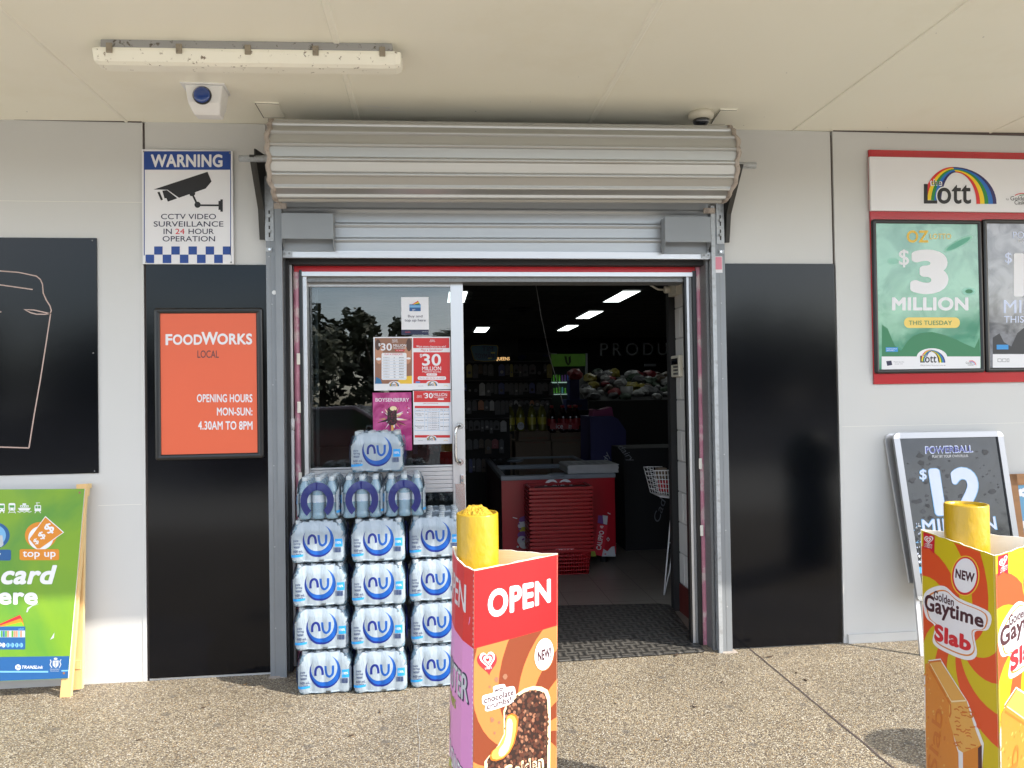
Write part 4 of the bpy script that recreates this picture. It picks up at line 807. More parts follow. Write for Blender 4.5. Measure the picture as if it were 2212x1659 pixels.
for t, u, v_, y in (('8', '70', '$11.17', 1334), ('10', '147', '$14.06', 1370), ('10', '259', '$24.78', 1420), ('10', '469', '$44.79', 1476)): g.text(t, 1270, y, 1270+6*len(t), y+10, 'ink_black', 3, .02); g.text(u, 1398, y, 1420, y+10, 'ink_black', 3, .02); g.text(v_, 1430, y, 1474, y+10, 'ink_black', 3, .02)
g.rect(1176, 1556, 1482, 1578, 'lottred', 2); g.ell(1322, 1584, 44, 26, 'white', 3); lott(g, 1284, 1602, .16, 4); g.text('Responsible', 1208, 1600, 1248, 1608, 'greyink', 3, 0); g.stroke([(1428, 1606), (1442, 1598), (1466, 1606)], 3, 'gold2', 3); g.build('print', s)
# ================================================================== WATER PACKS
PW, PD, PH = .262, .200, .208
def bottle_proto():
    b = MB(); r = .031
    prof = [(.018, 0), (.028, .003), (r, .012), (r, .03), (.0285, .034), (r, .04), (.0285, .046), (r, .052), (.0285, .058), (r, .064), (.0285, .070), (r, .078), (.0302, .082), (.0302, .118), (r, .124), (.030, .138), (.024, .162), (.0155, .180), (.0125, .188), (.0125, .192)]
    ms = ['bottle_pet']*12+['bottle_label']+['bottle_pet']*6
    b.lathe(prof, (0, 0, 0), 'bottle_pet', 14, mats=ms); return b
def cap_proto():
    b = MB(); b.lathe([(.0142, .186), (.0145, .188), (.0145, .203), (.0125, .206)], (0, 0, 0), 'cap_white', 14); return b
pack = thing('water_pack', 'x', 'water pack', (0, 0, 0), 'shrink wrapped packs of water bottles'); WL[pack.name] = Vector((0, 0, 0))
for i in range(4):
    for j in range(3):
        x, y = (i-1.5)*.0645, (j-1)*.0645
        if i == 0 and j == 0:
            bo = bottle_proto().build('bottle', pack); bo.location = (x, y, 0); ca = cap_proto().build('cap', bo); bp_ = (bo, ca)
        else:
            c = bp_[0].copy(); COL.objects.link(c); c.parent = pack; c.location = (x, y, 0); kids.setdefault(pack.name, []).append(c)
            d = bp_[1].copy(); COL.objects.link(d); d.parent = c; kids.setdefault(c.name, []).append(d)
def zoff(z):      # how far the wrap recedes with height
    return .0 if z < .13 else ((z-.13)/.078)**2*.020
def wrinkle(x, z): return .0014*noise.noise(Vector((x*34, z*16, 1.7)))+.0012*noise.noise(Vector((x*60+z*22, z*40, 4.2)))
def front(x, z, h=0, halfd=PD/2):
    f = abs(math.cos(math.pi*(x/.0645+.5)))   # 1 at bottle centre
    f = abs(math.cos(math.pi*((x+.0645*0)/.0645-.5)))
    y = -halfd+.006*(1-f)+zoff(z)+(max(0, .018-z)/.018)**2*.008
    e = max(0, abs(x)-.105)/.026; y += e*e*.010
    return Vector((x, y-h-.0032+wrinkle(x, z), z))
cutx = [(-.13+.0081*k) for k in range(1, 33)]; cutz = [.01, .02, .05, .08, .11, .13, .145, .16, .175, .19, .2]
def clear_wrap():
    b = MB(); levels = [.004, .012, .03, .06, .09, .12, .135, .15, .165, .18, .195, .206]; N = 96; rows = []
    for z in levels:
        row = []
        for k in range(N):
            a = 2*math.pi*k/N; hx, hy = PW/2, PD/2; q = 9
            c, s_ = math.cos(a), math.sin(a); r = (abs(c/hx)**q+abs(s_/hy)**q)**(-1/q); x, y = r*c, r*s_
            sc_ = 1-(zoff(z)*.9+(max(0, .018-z)/.018)**2*.006)/.1
            x, y = x*sc_, y*sc_
            dn = .004*(1-abs(math.cos(math.pi*(x/.0645-.5)))) if abs(y)/sc_ > PD/2*.93 else .004*(1-abs(math.cos(math.pi*(y/.0645))))
            v = Vector((x, y)); v = v*(1-dn/v.length)+v.normalized()*wrinkle(x*1.3+y, z)*1.5; row.append((v.x, v.y, z))
        rows.append(row)
    vs = [v for r_ in rows for v in r_]; fs = [(i*N+k, i*N+(k+1) % N, (i+1)*N+(k+1) % N, (i+1)*N+k) for i in range(len(levels)-1) for k in range(N)]
    b.mesh(vs, fs, 'film_clear', True)
    # top sheet, dimpled between caps
    nx_, ny = 24, 18; vs = []; 
    for j in range(ny+1):
        for i in range(nx_+1):
            x = -.115+.23*i/nx_; y = -.082+.164*j/ny; cxn = min(abs(x-(k-1.5)*.0645) for k in range(4)); cyn = min(abs(y-(k-1)*.0645) for k in range(3)); dd = math.hypot(cxn, cyn)
            vs.append((x, y, .2085-.010*min(1, max(0, dd-.015)/.02)))
    b.mesh(vs, [(j*(nx_+1)+i, j*(nx_+1)+i+1, (j+1)*(nx_+1)+i+1, (j+1)*(nx_+1)+i) for j in range(ny) for i in range(nx_)], 'film_clear', True)
    return b
clear_wrap().build('shrink_wrap', pack, recalc=False)
def spiky(cx, cz, n=220, s=1, seed=3):
    r = random.Random(seed); key = [(.128, .035), (.128, .118), (.070, .200), (-.070, .200), (-.128, .118), (-.128, .035), (-.100, .008), (.100, .008)]; pts = []
    for k in range(8):
        a, b_ = key[k], key[(k+1) % 8]; spk = k in (1, 3, 5, 7); m = 26 if k in (1, 3) else 12 if spk else 6
        dx, dz = b_[0]-a[0], b_[1]-a[1]; ll = math.hypot(dx, dz); nx_, nz_ = dz/ll, -dx/ll
        for q in range(m):
            t = q/m; e = 0
            if spk: e = (r.uniform(.004, .018) if q % 2 else -r.uniform(.006, .02))*math.sin(math.pi*t)**.5*(1 if k in (1, 3) else .5)
            elif k in (2, 6): e = .004*math.cos(t*4*math.pi*2)
            x, z = a[0]+dx*t+nx_*e, a[1]+dz*t+nz_*e; pts.append((max(-.1295, min(.1295, x)), max(.004, min(.206, z))))
    return pts
def label_print(mirror=1, big=True):
    S = Local(lambda a, b_, h: (lambda p: Vector((p.x*mirror, p.y*mirror, p.z)))(front(a, b_, h)), cutx, cutz, .0003); g = Gfx(S)
    g.poly(spiky(.0, .104), 'film_white', 1)
    g.xf = lambda x, y: ((x-980)*.000497, (1190-y)*.000512)
    g.ell(985, 978, 150, 154, 'nu_dark', 3, 40); g.ell(990, 970, 143, 144, 'nu_blue', 4, 40); g.ell(976, 945, 126, 130, 'film_white', 5, 40)
    g.sstroke([(893, 1010), (893, 965), (903, 938), (925, 924), (947, 934), (958, 962), (962, 1006)], 22, 'nu_dark', 6); g.sstroke([(988, 924), (992, 975), (1003, 1008), (1026, 1022), (1050, 1008), (1060, 985), (1062, 920)], 22, 'nu_blue', 6)
    for t, x0, x1, y in (('pure', 748, 796, 966), ('spring', 748, 814, 990), ('water', 748, 812, 1020)): g.text(t, x0, y, x1, y+22, 'textblue', 4, .02)
    g.text('600 mL', 746, 1060, 838, 1084, 'textblue', 4, .04); g.text('12 PACK', 750, 1092, 824, 1105, 'textblue', 4, .03); g.poly([(722, 1108), (842, 1102), (836, 1122), (722, 1132)], 'nu_sq', 4)
    g.rect(1146, 964, 1217, 1040, 'nu_sq', 4); g.text('100%', 1152, 988, 1205, 1010, 'white', 5, .03)
    x = 1132
    while x < 1205: w_ = rnd.choice([2, 3, 5]); g.rect(x, 1046, x+w_, 1092, 'textblue', 4); x += w_+rnd.choice([2, 3, 4])
    o = g.build('label', pack)
    for p_ in o.data.polygons: p_.use_smooth = True
label_print(1); label_print(-1)
def handle(mx):
    def fn(a, b_, h):
        e = max(0, abs(a)-.082)/.018; return Vector((mx*(PW/2+.0055+h-zoff(b_)+.0015*math.sin(a*90)-e*e*.008), a*(mx), b_))
    g = Gfx(Local(fn, [(-.1+.0125*k) for k in range(17)], cutz)); pts = []
    out, inn = [], []
    for k in range(25):
        a = R(-52+284*k/24); out.append((.080*math.cos(a), .092+.090*math.sin(a))); inn.append((.047*math.cos(a), .090+.054*math.sin(a)))
    for k in range(24): g.raw([out[k], out[k+1], inn[k+1], inn[k]], 'film_blue', 3)
    o = g.build('handle', pack)
    for p_ in o.data.polygons: p_.use_smooth = True
handle(1); handle(-1)
packs = []
def place(x, y, z, rot, label):
    o = pack if not packs else copy_tree(pack); packs.append(o); o['label'] = label; o.location = (x, y, z); o.rotation_euler = (0, 0, rot)
names = ['bottom', 'second', 'third', 'top']; coln = ['left', 'middle', 'right']
for r in range(4):
    for c in range(3):
        x = (-.545, -.277, .003)[c]+rnd.uniform(-.005, .005)+(-.006*r if c == 0 else 0); y = (-.205, -.232, -.20)[c]+rnd.uniform(-.006, .006)
        rn = ['bottom', 'second', 'third', 'fourth'][r]
        place(x, y, .2115*r+.001, R(rnd.uniform(-1.5, 1.5)), f'water pack facing front, {coln[c]} column of the stack, {rn} row')
for r in range(4):
    place(.01, .005-.0, .2115*r+.001, R(2), ('clear topped water pack behind the right column, at the height of the fourth row' if r == 3 else f'water pack hidden behind the right column, row {["one at the ground", "two", "three"][r]} up'))
for k, (x, y) in enumerate(((-.562, -.165), (-.355, -.162), (-.152, -.160))):
    place(x, y-.02, .2115*4+.001, R(90+(-1, 1.5, 3)[k]), f'water pack with its blue handle facing out, {coln[k]} of the three on top')
place(-.283, -.12, .2115*5+.002, R(-1), 'single water pack on the very top of the stack, in front of the pink poster')
# ================================================================== BOLLARDS AND CARDBOARD SLEEVES
def bollard(x, y, h, rough, label):
    o = thing('bollard', label, 'bollard', (x, y, 0), 'yellow steel bollards along the pavement'); b = MB(); r = .0605; n = 40; prof = [(r, 0), (r, h-.004), (r-.0015, h), (r-.006, h), (r-.0065, h-.010)]
    b.lathe(prof, (x, y, 0), 'yellow_paint', n, cap=False); b.build('post', o)
    b = MB(); rings = 9; vs = []; seg = 36
    for i in range(rings+1):
        rr = (r-.006)*i/rings
        for k in range(seg):
            a = 2*math.pi*k/seg; px_, py_ = rr*math.cos(a), rr*math.sin(a)
            if rough: hh = h-.008+.026*(1-(i/rings)**2)*(1+.25*noise.noise(Vector((px_*25, py_*25, 3))))+.010*noise.noise(Vector((px_*120, py_*120, 1)))*(1-(i/rings)**4)-px_*.12
            else: hh = h-.007+.003*noise.noise(Vector((px_*60, py_*60, 1)))-.004*(1-(i/rings)**2)
            vs.append((x+px_, y+py_, hh))
    b.mesh(vs, [(i*seg+k, i*seg+(k+1) % seg, (i+1)*seg+(k+1) % seg, (i+1)*seg+k) for i in range(rings) for k in range(seg)], 'yellow_rough' if rough else 'yellow_paint', not rough); b.build('concrete_fill', o); return o
bollard(.123, -1.851, 1.100, True, 'yellow bollard with a crumbly concrete top, inside the red OPEN cardboard sleeve')
bollard(1.624, -1.88, 1.083, False, 'smooth flat topped yellow bollard inside the yellow and orange cardboard sleeve')
lb = thing('shadow_bin', 'dark green domed bin beyond the right edge, added to cast a rounded shadow', 'bin', (3.12, -1.92, 0)); b = MB(); b.lathe([(.17, 0), (.19, .02), (.19, .74)], (3.12, -1.92, 0), 'dim_leaf', 28); b.build('body', lb)  # assumed bin out of view, shaped to cast the rounded shadow on the paving
b = MB(); b.lathe([(.20, .74), (.20, .90), (.18, .98), (.13, 1.05), (.06, 1.09), (.002, 1.10)], (3.12, -1.92, 0), 'dim_leaf', 28); b.build('lid', lb)
HB = .98
class Curved:
    def __init__(s, pts, lean=(0, 0), bulge=0, eps=.00022):
        s.p = [Vector((p[0], p[1])) for p in pts]; s.L = [0]; s.eps = eps; s.lean = Vector(lean); s.bulge = bulge
        for i in range(len(s.p)-1): s.L.append(s.L[-1]+(s.p[i+1]-s.p[i]).length)
        s.cuts = sorted(set(s.L[1:-1]+[s.L[-1]*k/8 for k in range(1, 8)])); s.cutsv = [.2, .35, .5, .65, .8, .9] if bulge else ()
    def at(s, a, z):
        i = max(0, min(len(s.p)-2, sum(1 for q in s.L[1:-1] if a > q))); d = (s.p[i+1]-s.p[i]).normalized(); p = s.p[i]+d*(a-s.L[i])+s.lean*(HB-z); n = Vector((d.y, -d.x))
        if s.bulge: p = p+n*s.bulge*math.sin(math.pi*max(0, min(1, a/s.L[-1])))*math.sin(math.pi*min(1, max(0, (HB-z)/1.1)))
        return p, n
    def to3(s, a, b, h): p, n = s.at(a, b); p = p+n*(h+.0006); return Vector((p.x, p.y, b))
    def px(s, x, y):
        d = ray(x, y); best = None
        for i in range(len(s.p)-1):
            e = (s.p[i+1]-s.p[i]); a0 = s.p[i]
            # solve CAM+d t = a0 + e k + lean*(HB-z)
            z_ = .7
            for _ in range(4):
                o_ = a0+s.lean*(HB-z_); den = d.x*(-e.y)+d.y*e.x; rx_, ry = o_.x-CAM.x, o_.y-CAM.y
                t = (rx_*(-e.y)+ry*e.x)/den; k = (d.x*ry-d.y*rx_)/den; z_ = CAM.z+d.z*t
            lo = -1e9 if i == 0 else -.001; hi = 1e9 if i == len(s.p)-2 else 1.001
            err = max(lo-k, k-hi, 0)
            if best is None or err < best[0]: best = (err, s.L[i]+k*e.length, z_)
        return best[1], best[2]
def subd(A, B, n=7): return [(A[0]+(B[0]-A[0])*k/n, A[1]+(B[1]-A[1])*k/n) for k in range(n+1)]
def sleeve(label, sides, inm, lean=(0, 0), bulges=(0, 0, 0)):
    cs = [Curved(p, lean, bu) for p, bu in zip(sides, bulges)]; allp = [q for p in sides for q in p]
    o = thing('cardboard_sleeve', label, 'display sleeve', (sum(q[0] for q in allp)/len(allp), sum(q[1] for q in allp)/len(allp), 0), 'printed cardboard sleeves round the bollards')
    zs = [0, .2, .35, .5, .65, .8, .9, HB]
    for i, c in enumerate(cs):
        b = MB(); A_ = sorted(set([0]+c.L+[c.L[-1]*k/8 for k in range(9)])); T_ = .004
        for j in range(len(A_)-1):
            for q in range(len(zs)-1):
                f = lambda a, z, h: c.to3(a, z+(.0015*math.sin(a*95)+.001*math.sin(a*37+i) if z == HB else 0), h)
                a, e = A_[j], A_[j+1]; z0_, z1_ = zs[q], zs[q+1]
                b.face([f(a, z0_, 0), f(e, z0_, 0), f(e, z1_, 0), f(a, z1_, 0)], inm[1]); b.face([f(a, z0_, -T_), f(a, z1_, -T_), f(e, z1_, -T_), f(e, z0_, -T_)], inm[0])
                if q == len(zs)-2: b.face([f(a, z1_, 0), f(e, z1_, 0), f(e, z1_, -T_), f(a, z1_, -T_)], 'card_edge')
        b.build('side_panel', o, recalc=False)
    return o, cs
# --- sleeve 1 (OPEN)
F1 = (.102, -2.045); R1 = (.351, -1.886); L1 = (.054, -1.733)
o1, cs = sleeve('red topped cardboard sleeve reading OPEN with a chocolate ice cream bar picture', [[L1, (.056, -1.83), (.063, -1.91), (.079, -1.99), F1], subd(F1, R1), subd(R1, L1)], ('card_in', 'card_in'), lean=(-.022, 0), bulges=(.012, .005, .004))
c = cs[1]; g = Gfx(c, zD); LR = c.L[-1]; U = lambda a, z: (a, z)
def rawpoly(g, uv, m, l): g.raw(uv, m, l)
def clipuv(g, pts, m, l, u1, z0=0, z1=HB): g.raw([(max(.0005, min(u1-.0005, g.P(*p)[0])), max(z0, min(z1, g.P(*p)[1]))) for p in pts], m, l)
zb1 = g.P(320, 768)[1]; zb2 = g.P(930, 592)[1]; zb = (zb1+zb2)/2
g.raw([(0, zb), (LR, zb), (LR, HB-.0022), (0, HB-.0022)], 'card_red', 2); g.raw([(0, 0), (LR, 0), (LR, zb), (0, zb)], 'choc_bg', 1)
gu, gz = g.P(760, 1440)
sg = g
def swirl(g, cx, cz, u1, ztop, m, l, n=7, tw=1.6, k0=0):
    # rotating tapered rays clipped to the panel
    for k in range(n):
        a0 = 2*math.pi*k/n+k0; P_, Q_ = [], []
        for j in range(31):
            r = .03+.9*(j/30)**1.3; a = a0+tw*r*1.6; w_ = math.pi/n*.5
            P_.append((cx+r*math.cos(a-w_), cz+r*math.sin(a-w_))); Q_.append((cx+r*math.cos(a+w_), cz+r*math.sin(a+w_)))
        for j in range(30):
            quad = [P_[j], P_[j+1], Q_[j+1], Q_[j]]; quad = clip(quad, 0, u1, 0, ztop)
            if len(quad) > 2: g.raw(quad, m, l)
def clip(poly, x0, x1, y0, y1):
    for ax, v, s_ in ((0, x0, 1), (0, x1, -1), (1, y0, 1), (1, y1, -1)):
        out = []
        for i in range(len(poly)):
            a, b_ = poly[i], poly[(i+1) % len(poly)]; da, db = s_*(a[ax]-v), s_*(b_[ax]-v)
            if da >= 0: out.append(a)
            if (da >= 0) != (db >= 0): t = da/(da-db); out.append((a[0]+(b_[0]-a[0])*t, a[1]+(b_[1]-a[1])*t))
        poly = out
        if len(poly) < 3: return []
    return poly
swirl(g, gu, gz, LR, zb, 'tan', 1.6, 7, -2.2, .5)
g.text('OPEN', 0, 0, 0, 0, 'white', 4, .17, corners=[(417, 330), (886, 240), (886, 420), (415, 545)])
g.asp = 1.28; g.heart(412, 868, 146, 'redink', 4, rot=-8); g.heartlogo(412, 848, 112, 5, 'redink', outer=False, rot=-8); g.text('STREETS', 390, 902, 440, 916, 'white', 12, .03, rot=-12)
g.ell(834, 806, 76, 126, 'tan', 4, rot=8); g.ell(834, 806, 71, 120, 'white', 4.5, rot=8); g.ell(834, 806, 64, 108, 'tan', 5, rot=8); g.ell(834, 806, 60, 103, 'white', 5.5, rot=8); g.text('NEW!', 0, 0, 0, 0, 'aubergine', 7, .16, corners=[(784, 782), (886, 750), (888, 832), (786, 864)])
g.spoly([(455, 1048), (530, 1028), (548, 1050), (606, 1046), (614, 1110), (590, 1128), (590, 1168), (410, 1232), (396, 1190), (376, 1176), (378, 1118), (452, 1092)], 'white', 4)
for t, q in (('with', [(462, 1056), (528, 1040), (528, 1078), (462, 1092)]), ('chocolate', [(384, 1128), (600, 1062), (602, 1108), (386, 1176)]), ('crumbs!', [(404, 1176), (582, 1118), (584, 1164), (406, 1220)])): g.text(t, 0, 0, 0, 0, 'aubergine', 6, .1, corners=q)
# glow round the bar and the bar itself
bar = [(412, 1640), (412, 1590), (450, 1540), (500, 1480), (540, 1400), (538, 1240), (560, 1190), (620, 1130), (680, 1090), (740, 1072), (800, 1078), (840, 1100), (858, 1150), (862, 1250), (858, 1659), (856, 1900), (412, 1950)]
g.poly([(635+(x-635)*1.10, 1400+(y-1400)*1.09) for x, y in bar], 'cream', 2.2)
g.poly(bar, 'choc', 3)
def inpoly(x, y, P_):
    r_ = False; j = len(P_)-1
    for i in range(len(P_)):
        if (P_[i][1] > y) != (P_[j][1] > y) and x < (P_[j][0]-P_[i][0])*(y-P_[i][1])/(P_[j][1]-P_[i][1])+P_[i][0]: r_ = not r_
        j = i
    return r_
bite = [(425, 1570), (440, 1530), (500, 1480), (540, 1400), (545, 1290), (560, 1255), (590, 1244), (620, 1256), (636, 1290), (630, 1370), (606, 1470), (570, 1540), (520, 1585), (470, 1602), (435, 1596)]
k = 0
while k < 620:
    x, y = rnd.uniform(412, 862), rnd.uniform(1075, 1900)
    if not inpoly(x, y, bar) or inpoly(x, y, bite): continue
    r_ = rnd.uniform(7, 15); a0 = rnd.uniform(0, 6); g.poly([(x+r_*rnd.uniform(.7, 1.1)*math.cos(a0+q*1.05), y+r_*1.3*rnd.uniform(.7, 1.1)*math.sin(a0+q*1.05)) for q in range(6)], rnd.choice(['choc_lump', 'choc_lump', 'brown', 'brown_d']), 3.5+k*.0025); k += 1
g.poly(bite, 'biscuit_d', 6); g.poly([(528+(x-528)*.88, 1430+(y-1430)*.93) for x, y in bite], 'caramel', 6.5); g.poly([(540+(x-528)*.5, 1430+(y-1430)*.8) for x, y in bite], 'cream', 7)
for x, y, r_ in ((478, 994, 17), (540, 972, 19), (428, 1048, 9), (444, 1294, 17), (496, 1314, 10), (462, 1392, 9)): g.poly([(x+r_*rnd.uniform(.7, 1.1)*math.cos(q*1.05), y+r_*1.4*rnd.uniform(.7, 1.1)*math.sin(q*1.05)) for q in range(6)], 'brown', 4)
g.text('Golden', 0, 0, 0, 0, 'cream', 8, .14, corners=[(520, 1640), (825, 1545), (830, 1650), (520, 1745)]); g.text('Golden', 0, 0, 0, 0, 'aubergine', 9, .04, corners=[(540, 1660), (808, 1572), (812, 1640), (540, 1722)])
g.build('front_print', o1)
# edge perforation, white nicks
c = cs[0]; g = Gfx(c, zD); LL = c.L[-1]; zpt = g.P(315, 768)[1]
g.raw([(0, .0), (LL, .0), (LL, HB-.0022), (0, HB-.0022)], 'pinkside', 1)
pts = []
for k in range(13): a = k/12; pts.append((LL*a, zpt+.012*(1-a)+.006*math.sin(a*3.1)))
g.raw([(LL, HB-.0022), (0, HB-.0022)]+pts, 'card_red', 2)
g.text('OPEN', 0, 0, 0, 0, 'greywhite', 4, .09, corners=[(LL*.04, 0), (0, 0), (0, 0), (0, 0)]) if False else None
def uvtext(g, t, u0, z0, u1, z1, m, l, bold=.03, sh=0, shear=0):
    vs, fs = textmesh(t, bold, shear); g.raw([(u0+(u1-u0)*a, z0+(z1-z0)*b_+sh*a, c_) for a, b_, c_ in vs], m, l, fs)
uvtext(g, 'OPEN', LL*.08, zpt+.082, LL*.86, zpt+.158, 'greywhite', 4, .06, -.0)
uvtext(g, 'TWISTER', LL*.08, zpt-.155, LL*.94, zpt-.075, 'navyink', 3, .12); uvtext(g, 'TWISTER', LL*.10, zpt-.150, LL*.92, zpt-.080, 'silver', 4, .06); g.heartlogo(*[0, 0], .0001, 3) if False else None
uvtext(g, 'MINIS', LL*.36, zpt-.198, LL*.66, zpt-.172, 'greentext', 4, .1)
uvtext(g, 'SOUR!', LL*.08, zpt-.30, LL*.42, zpt-.245, 'greentext', 4, .06, -.0); uvtext(g, '& SWEET', LL*.42, zpt-.36, LL*.95, zpt-.30, 'navyink', 3, .12, -.035); uvtext(g, '& SWEET', LL*.43, zpt-.357, LL*.94, zpt-.303, 'white', 4, .05, -.035)
e_ = []
for k in range(20): a = 2*math.pi*k/20; e_.append((LL*.5+LL*.22*math.cos(a), zpt-.46+.11*math.sin(a)))
g.raw(e_, 'greentext', 3); g.raw([(LL*.5+(x-LL*.5)*.6-.01, zpt-.45+(z-zpt+.45)*.7) for x, z in e_], 'boysen', 3.5)
for k in range(6): a0 = k*.16; g.raw(clip([(0, .05+a0), (LL, a0-.12), (LL, a0-.07), (0, .12+a0)], 0, LL, 0, zpt-.4), 'boysen', 1.5) if clip([(0, .05+a0), (LL, a0-.12), (LL, a0-.07), (0, .12+a0)], 0, LL, 0, zpt-.4) else None
for k in range(70): zz = .01+k*.0138; g.raw([(LL-.0026, zz), (LL-.0004, zz), (LL-.0004, zz+.006), (LL-.0026, zz+.006)], 'white', 5)
g.build('side_print', o1)
c = cs[2]; g = Gfx(c); g.raw([(0, 0), (c.L[-1], 0), (c.L[-1], HB-.003), (0, HB-.003)], 'card_red', 1); g.build('back_print', o1)
# --- sleeve 2 and 3
def slab_sleeve(dx, label, dy=0, full=True):
    Fp = (1.515+dx, -2.127+dy); Lp = (1.570+dx, -1.741+dy); Rp = (1.838+dx, -1.946+dy)
    o, cs = sleeve(label, [subd(Lp, Fp), subd(Fp, Rp), subd(Rp, Lp)], ('card_in_white', 'yel'), lean=(.0, 0), bulges=(.005, .005, .004))
    for idx, nm in ((0, 'left_print'), (1, 'right_print')):
        c = cs[idx]; LN = c.L[-1]
        # layout in local units: u 0..1 across, z from top in metres, measured from the left face of the photo
        base = Curved([(1.570, -1.741), (1.515, -2.127)]); fx = LN/base.L[-1]
        def uv(x, y, base=base, fx=fx): q = base.px(*V(zA(2, 2), x, y)); return q[0]*fx, q[1]
        class SS:
            cuts = c.cuts; cutsv = c.cutsv; eps = .00022
            px = staticmethod(lambda x, y: (x, y)); to3 = staticmethod(lambda a, z, h: c.to3(a, z, h))
        g = Gfx(SS()); g.xf = uv; cu, cz = uv(1800, 830)
        swirl(g, cu, cz, LN, HB-.002, 'oran', 1, 6, 2.6, .2)
        g.poly([uvp for uvp in [(1562, 118), (1636, 150), (1634, 272), (1600, 238), (1562, 236)]], 'heartred', 3); g.heartlogo(1598, 180, 60, 3.5, 'heartred', outer=False); g.text('STREETS', 1574, 206, 1624, 232, 'white', 9, .02, rot=12)
        g.ell(1836, 414, 92, 132, 'gold2', 3, 36); g.ell(1836, 414, 84, 124, 'redink', 3.5, 36); g.ell(1836, 412, 74, 112, 'white', 4, 36); g.text('NEW', 0, 0, 0, 0, 'aubergine', 6, .15, corners=[(1776, 366), (1898, 398), (1896, 460), (1774, 426)])
        bl_ = [(1560, 560), (1600, 500), (1700, 480), (1800, 560), (1990, 650), (1985, 760), (1900, 780), (1915, 920), (1860, 960), (1740, 920), (1630, 850), (1640, 740), (1580, 680)]
        g.spoly(bl_, 'white', 2); g.spoly([(1775+(x-1775)*.90, 720+(y-720)*.89) for x, y in bl_], 'biscuit', 2.4); g.spoly([(1775+(x-1775)*.86, 716+(y-716)*.85) for x, y in bl_], 'white', 2.8)
        g.text('Golden', 0, 0, 0, 0, 'aubergine', 5, .09, corners=[(1634, 505), (1768, 558), (1766, 612), (1634, 566)]); g.text('Gaytime', 0, 0, 0, 0, 'aubergine', 5, .13, corners=[(1572, 525), (1958, 660), (1955, 780), (1572, 665)])
        g.text('Slab', 0, 0, 0, 0, 'redink', 5, .2, corners=[(1640, 718), (1880, 810), (1878, 908), (1638, 830)])
        # ice cream sandwich
        g.poly([(1540, 1060), (1600, 960), (1680, 950), (1860, 1230), (1960, 1500), (1950, 1659), (1940, 2300), (1540, 2300)], 'white', 1.8)
        g.poly([(1552, 2300), (1540, 1500), (1575, 985), (1605, 975), (1755, 1235), (1760, 1290), (1740, 1320), (1780, 1500), (1800, 1560), (1810, 2300)], 'biscuit', 3)
        g.poly([(1605, 975), (1680, 962), (1850, 1222), (1755, 1235)], 'caramel', 3); g.poly([(1590, 968), (1680, 958), (1690, 968), (1605, 978)], 'biscuit_d', 3.3)
        g.poly([(1740, 1238), (1852, 1220), (1875, 1300), (1905, 1400), (1945, 1510), (1935, 1580), (1830, 1560), (1800, 1540), (1770, 1450), (1740, 1350)], 'caramel', 3.5)
        for q in range(120):
            x, y = rnd.uniform(1560, 1800), rnd.uniform(1010, 1900)
            if x < 1560+(y-960)*.75 and x < 1745: r_ = rnd.uniform(3, 8); g.ell(x, y, r_, r_*1.3, rnd.choice(['caramel', 'biscuit_d', 'topup']), 3.1+q*.004, 6)
        g.stroke([(1600, 1000), (1750, 1250), (1752, 1300), (1742, 1330)], 7, 'biscuit_d', 4.2); g.stroke([(1612, 985), (1756, 1228), (1850, 1222)], 4, 'cream', 4.4); g.stroke([(1560, 1040), (1556, 1500), (1570, 2200)], 9, 'topup', 4.1)
        for q in range(26): x, y = rnd.uniform(1765, 1880), rnd.uniform(1250, 1540); g.stroke([(x, y), (x+18, y+rnd.uniform(-8, 8)), (x+34, y+rnd.uniform(-4, 12))], 4, 'biscuit_d', 4+q*.02)
        g.poly([(1830, 1560), (1945, 1510), (1950, 1620), (1945, 2300), (1830, 2300)], 'biscuit', 3.6); g.poly([(1925, 1530), (1948, 1510), (1952, 2300), (1932, 2300)], 'aubergine', 3.8)
        g.text('Slab', 0, 0, 0, 0, 'biscuit_d', 5, .03, corners=[(1590, 1659), (1630, 1250), (1700, 1290), (1650, 1720)])
        for x, y, r_ in ((1898, 1310, 16), (1950, 1308, 12), (1928, 1388, 16), (1960, 1355, 6)): g.poly([(x+r_*math.cos(q*1.25), y+r_*1.3*math.sin(q*1.25+.4)) for q in range(5)], 'oran', 4)
        # keep inside the panel
        for v in list(g.bm.verts): v.co.x = max(.001, min(LN-.001, v.co.x)); v.co.y = max(.001, min(HB-.003, v.co.y))
        g.build(nm, o)
    return o
slab_sleeve(0, 'yellow and orange swirl cardboard sleeve with an ice cream slab picture, round the right bollard')
# ================================================================== A-FRAMES
# green board, left
Yf, Yt = -.165, -.075; zt_ = W(100, 1057, Yt).z
PG = Plane((0, Yf, 0), (1, 0, 0), (0, Yt-Yf, zt_)); s = thing('green_sandwich_board', 'green travel card sandwich board on pine legs at the left edge', 'sandwich board', (-2.1, -.1, 0))
def slab(P, pts, th, m, em=None, conv=zV, h=0):
    uv = [P.px(*V(conv, *p)) for p in pts]; f = [P.to3(a, b_, h) for a, b_ in uv]; k = [P.to3(a, b_, h-th) for a, b_ in uv]; n = len(f); b = MB()
    b.mesh(f+k, [tuple(range(n))], m); b.mesh(f+k, [tuple(range(n, 2*n))[::-1]]+[(i, (i+1) % n, n+(i+1) % n, n+i) for i in range(n)], em or m); return b
slab(PG, [(-560, 92), (628, 84), (505, 1492), (-440, 1530)], .008, 'green_swirl', 'white', zK).build('board', s)
for q in ([(566, 84), (640, 50), (650, 80), (517, 1634), (438, 1642)], ): pass
slab(PG, [(590, 60), (640, 55), (517, 1634), (436, 1641)], .02, 'pine', 'pine_edge', zK, -.0085).build('leg', s)
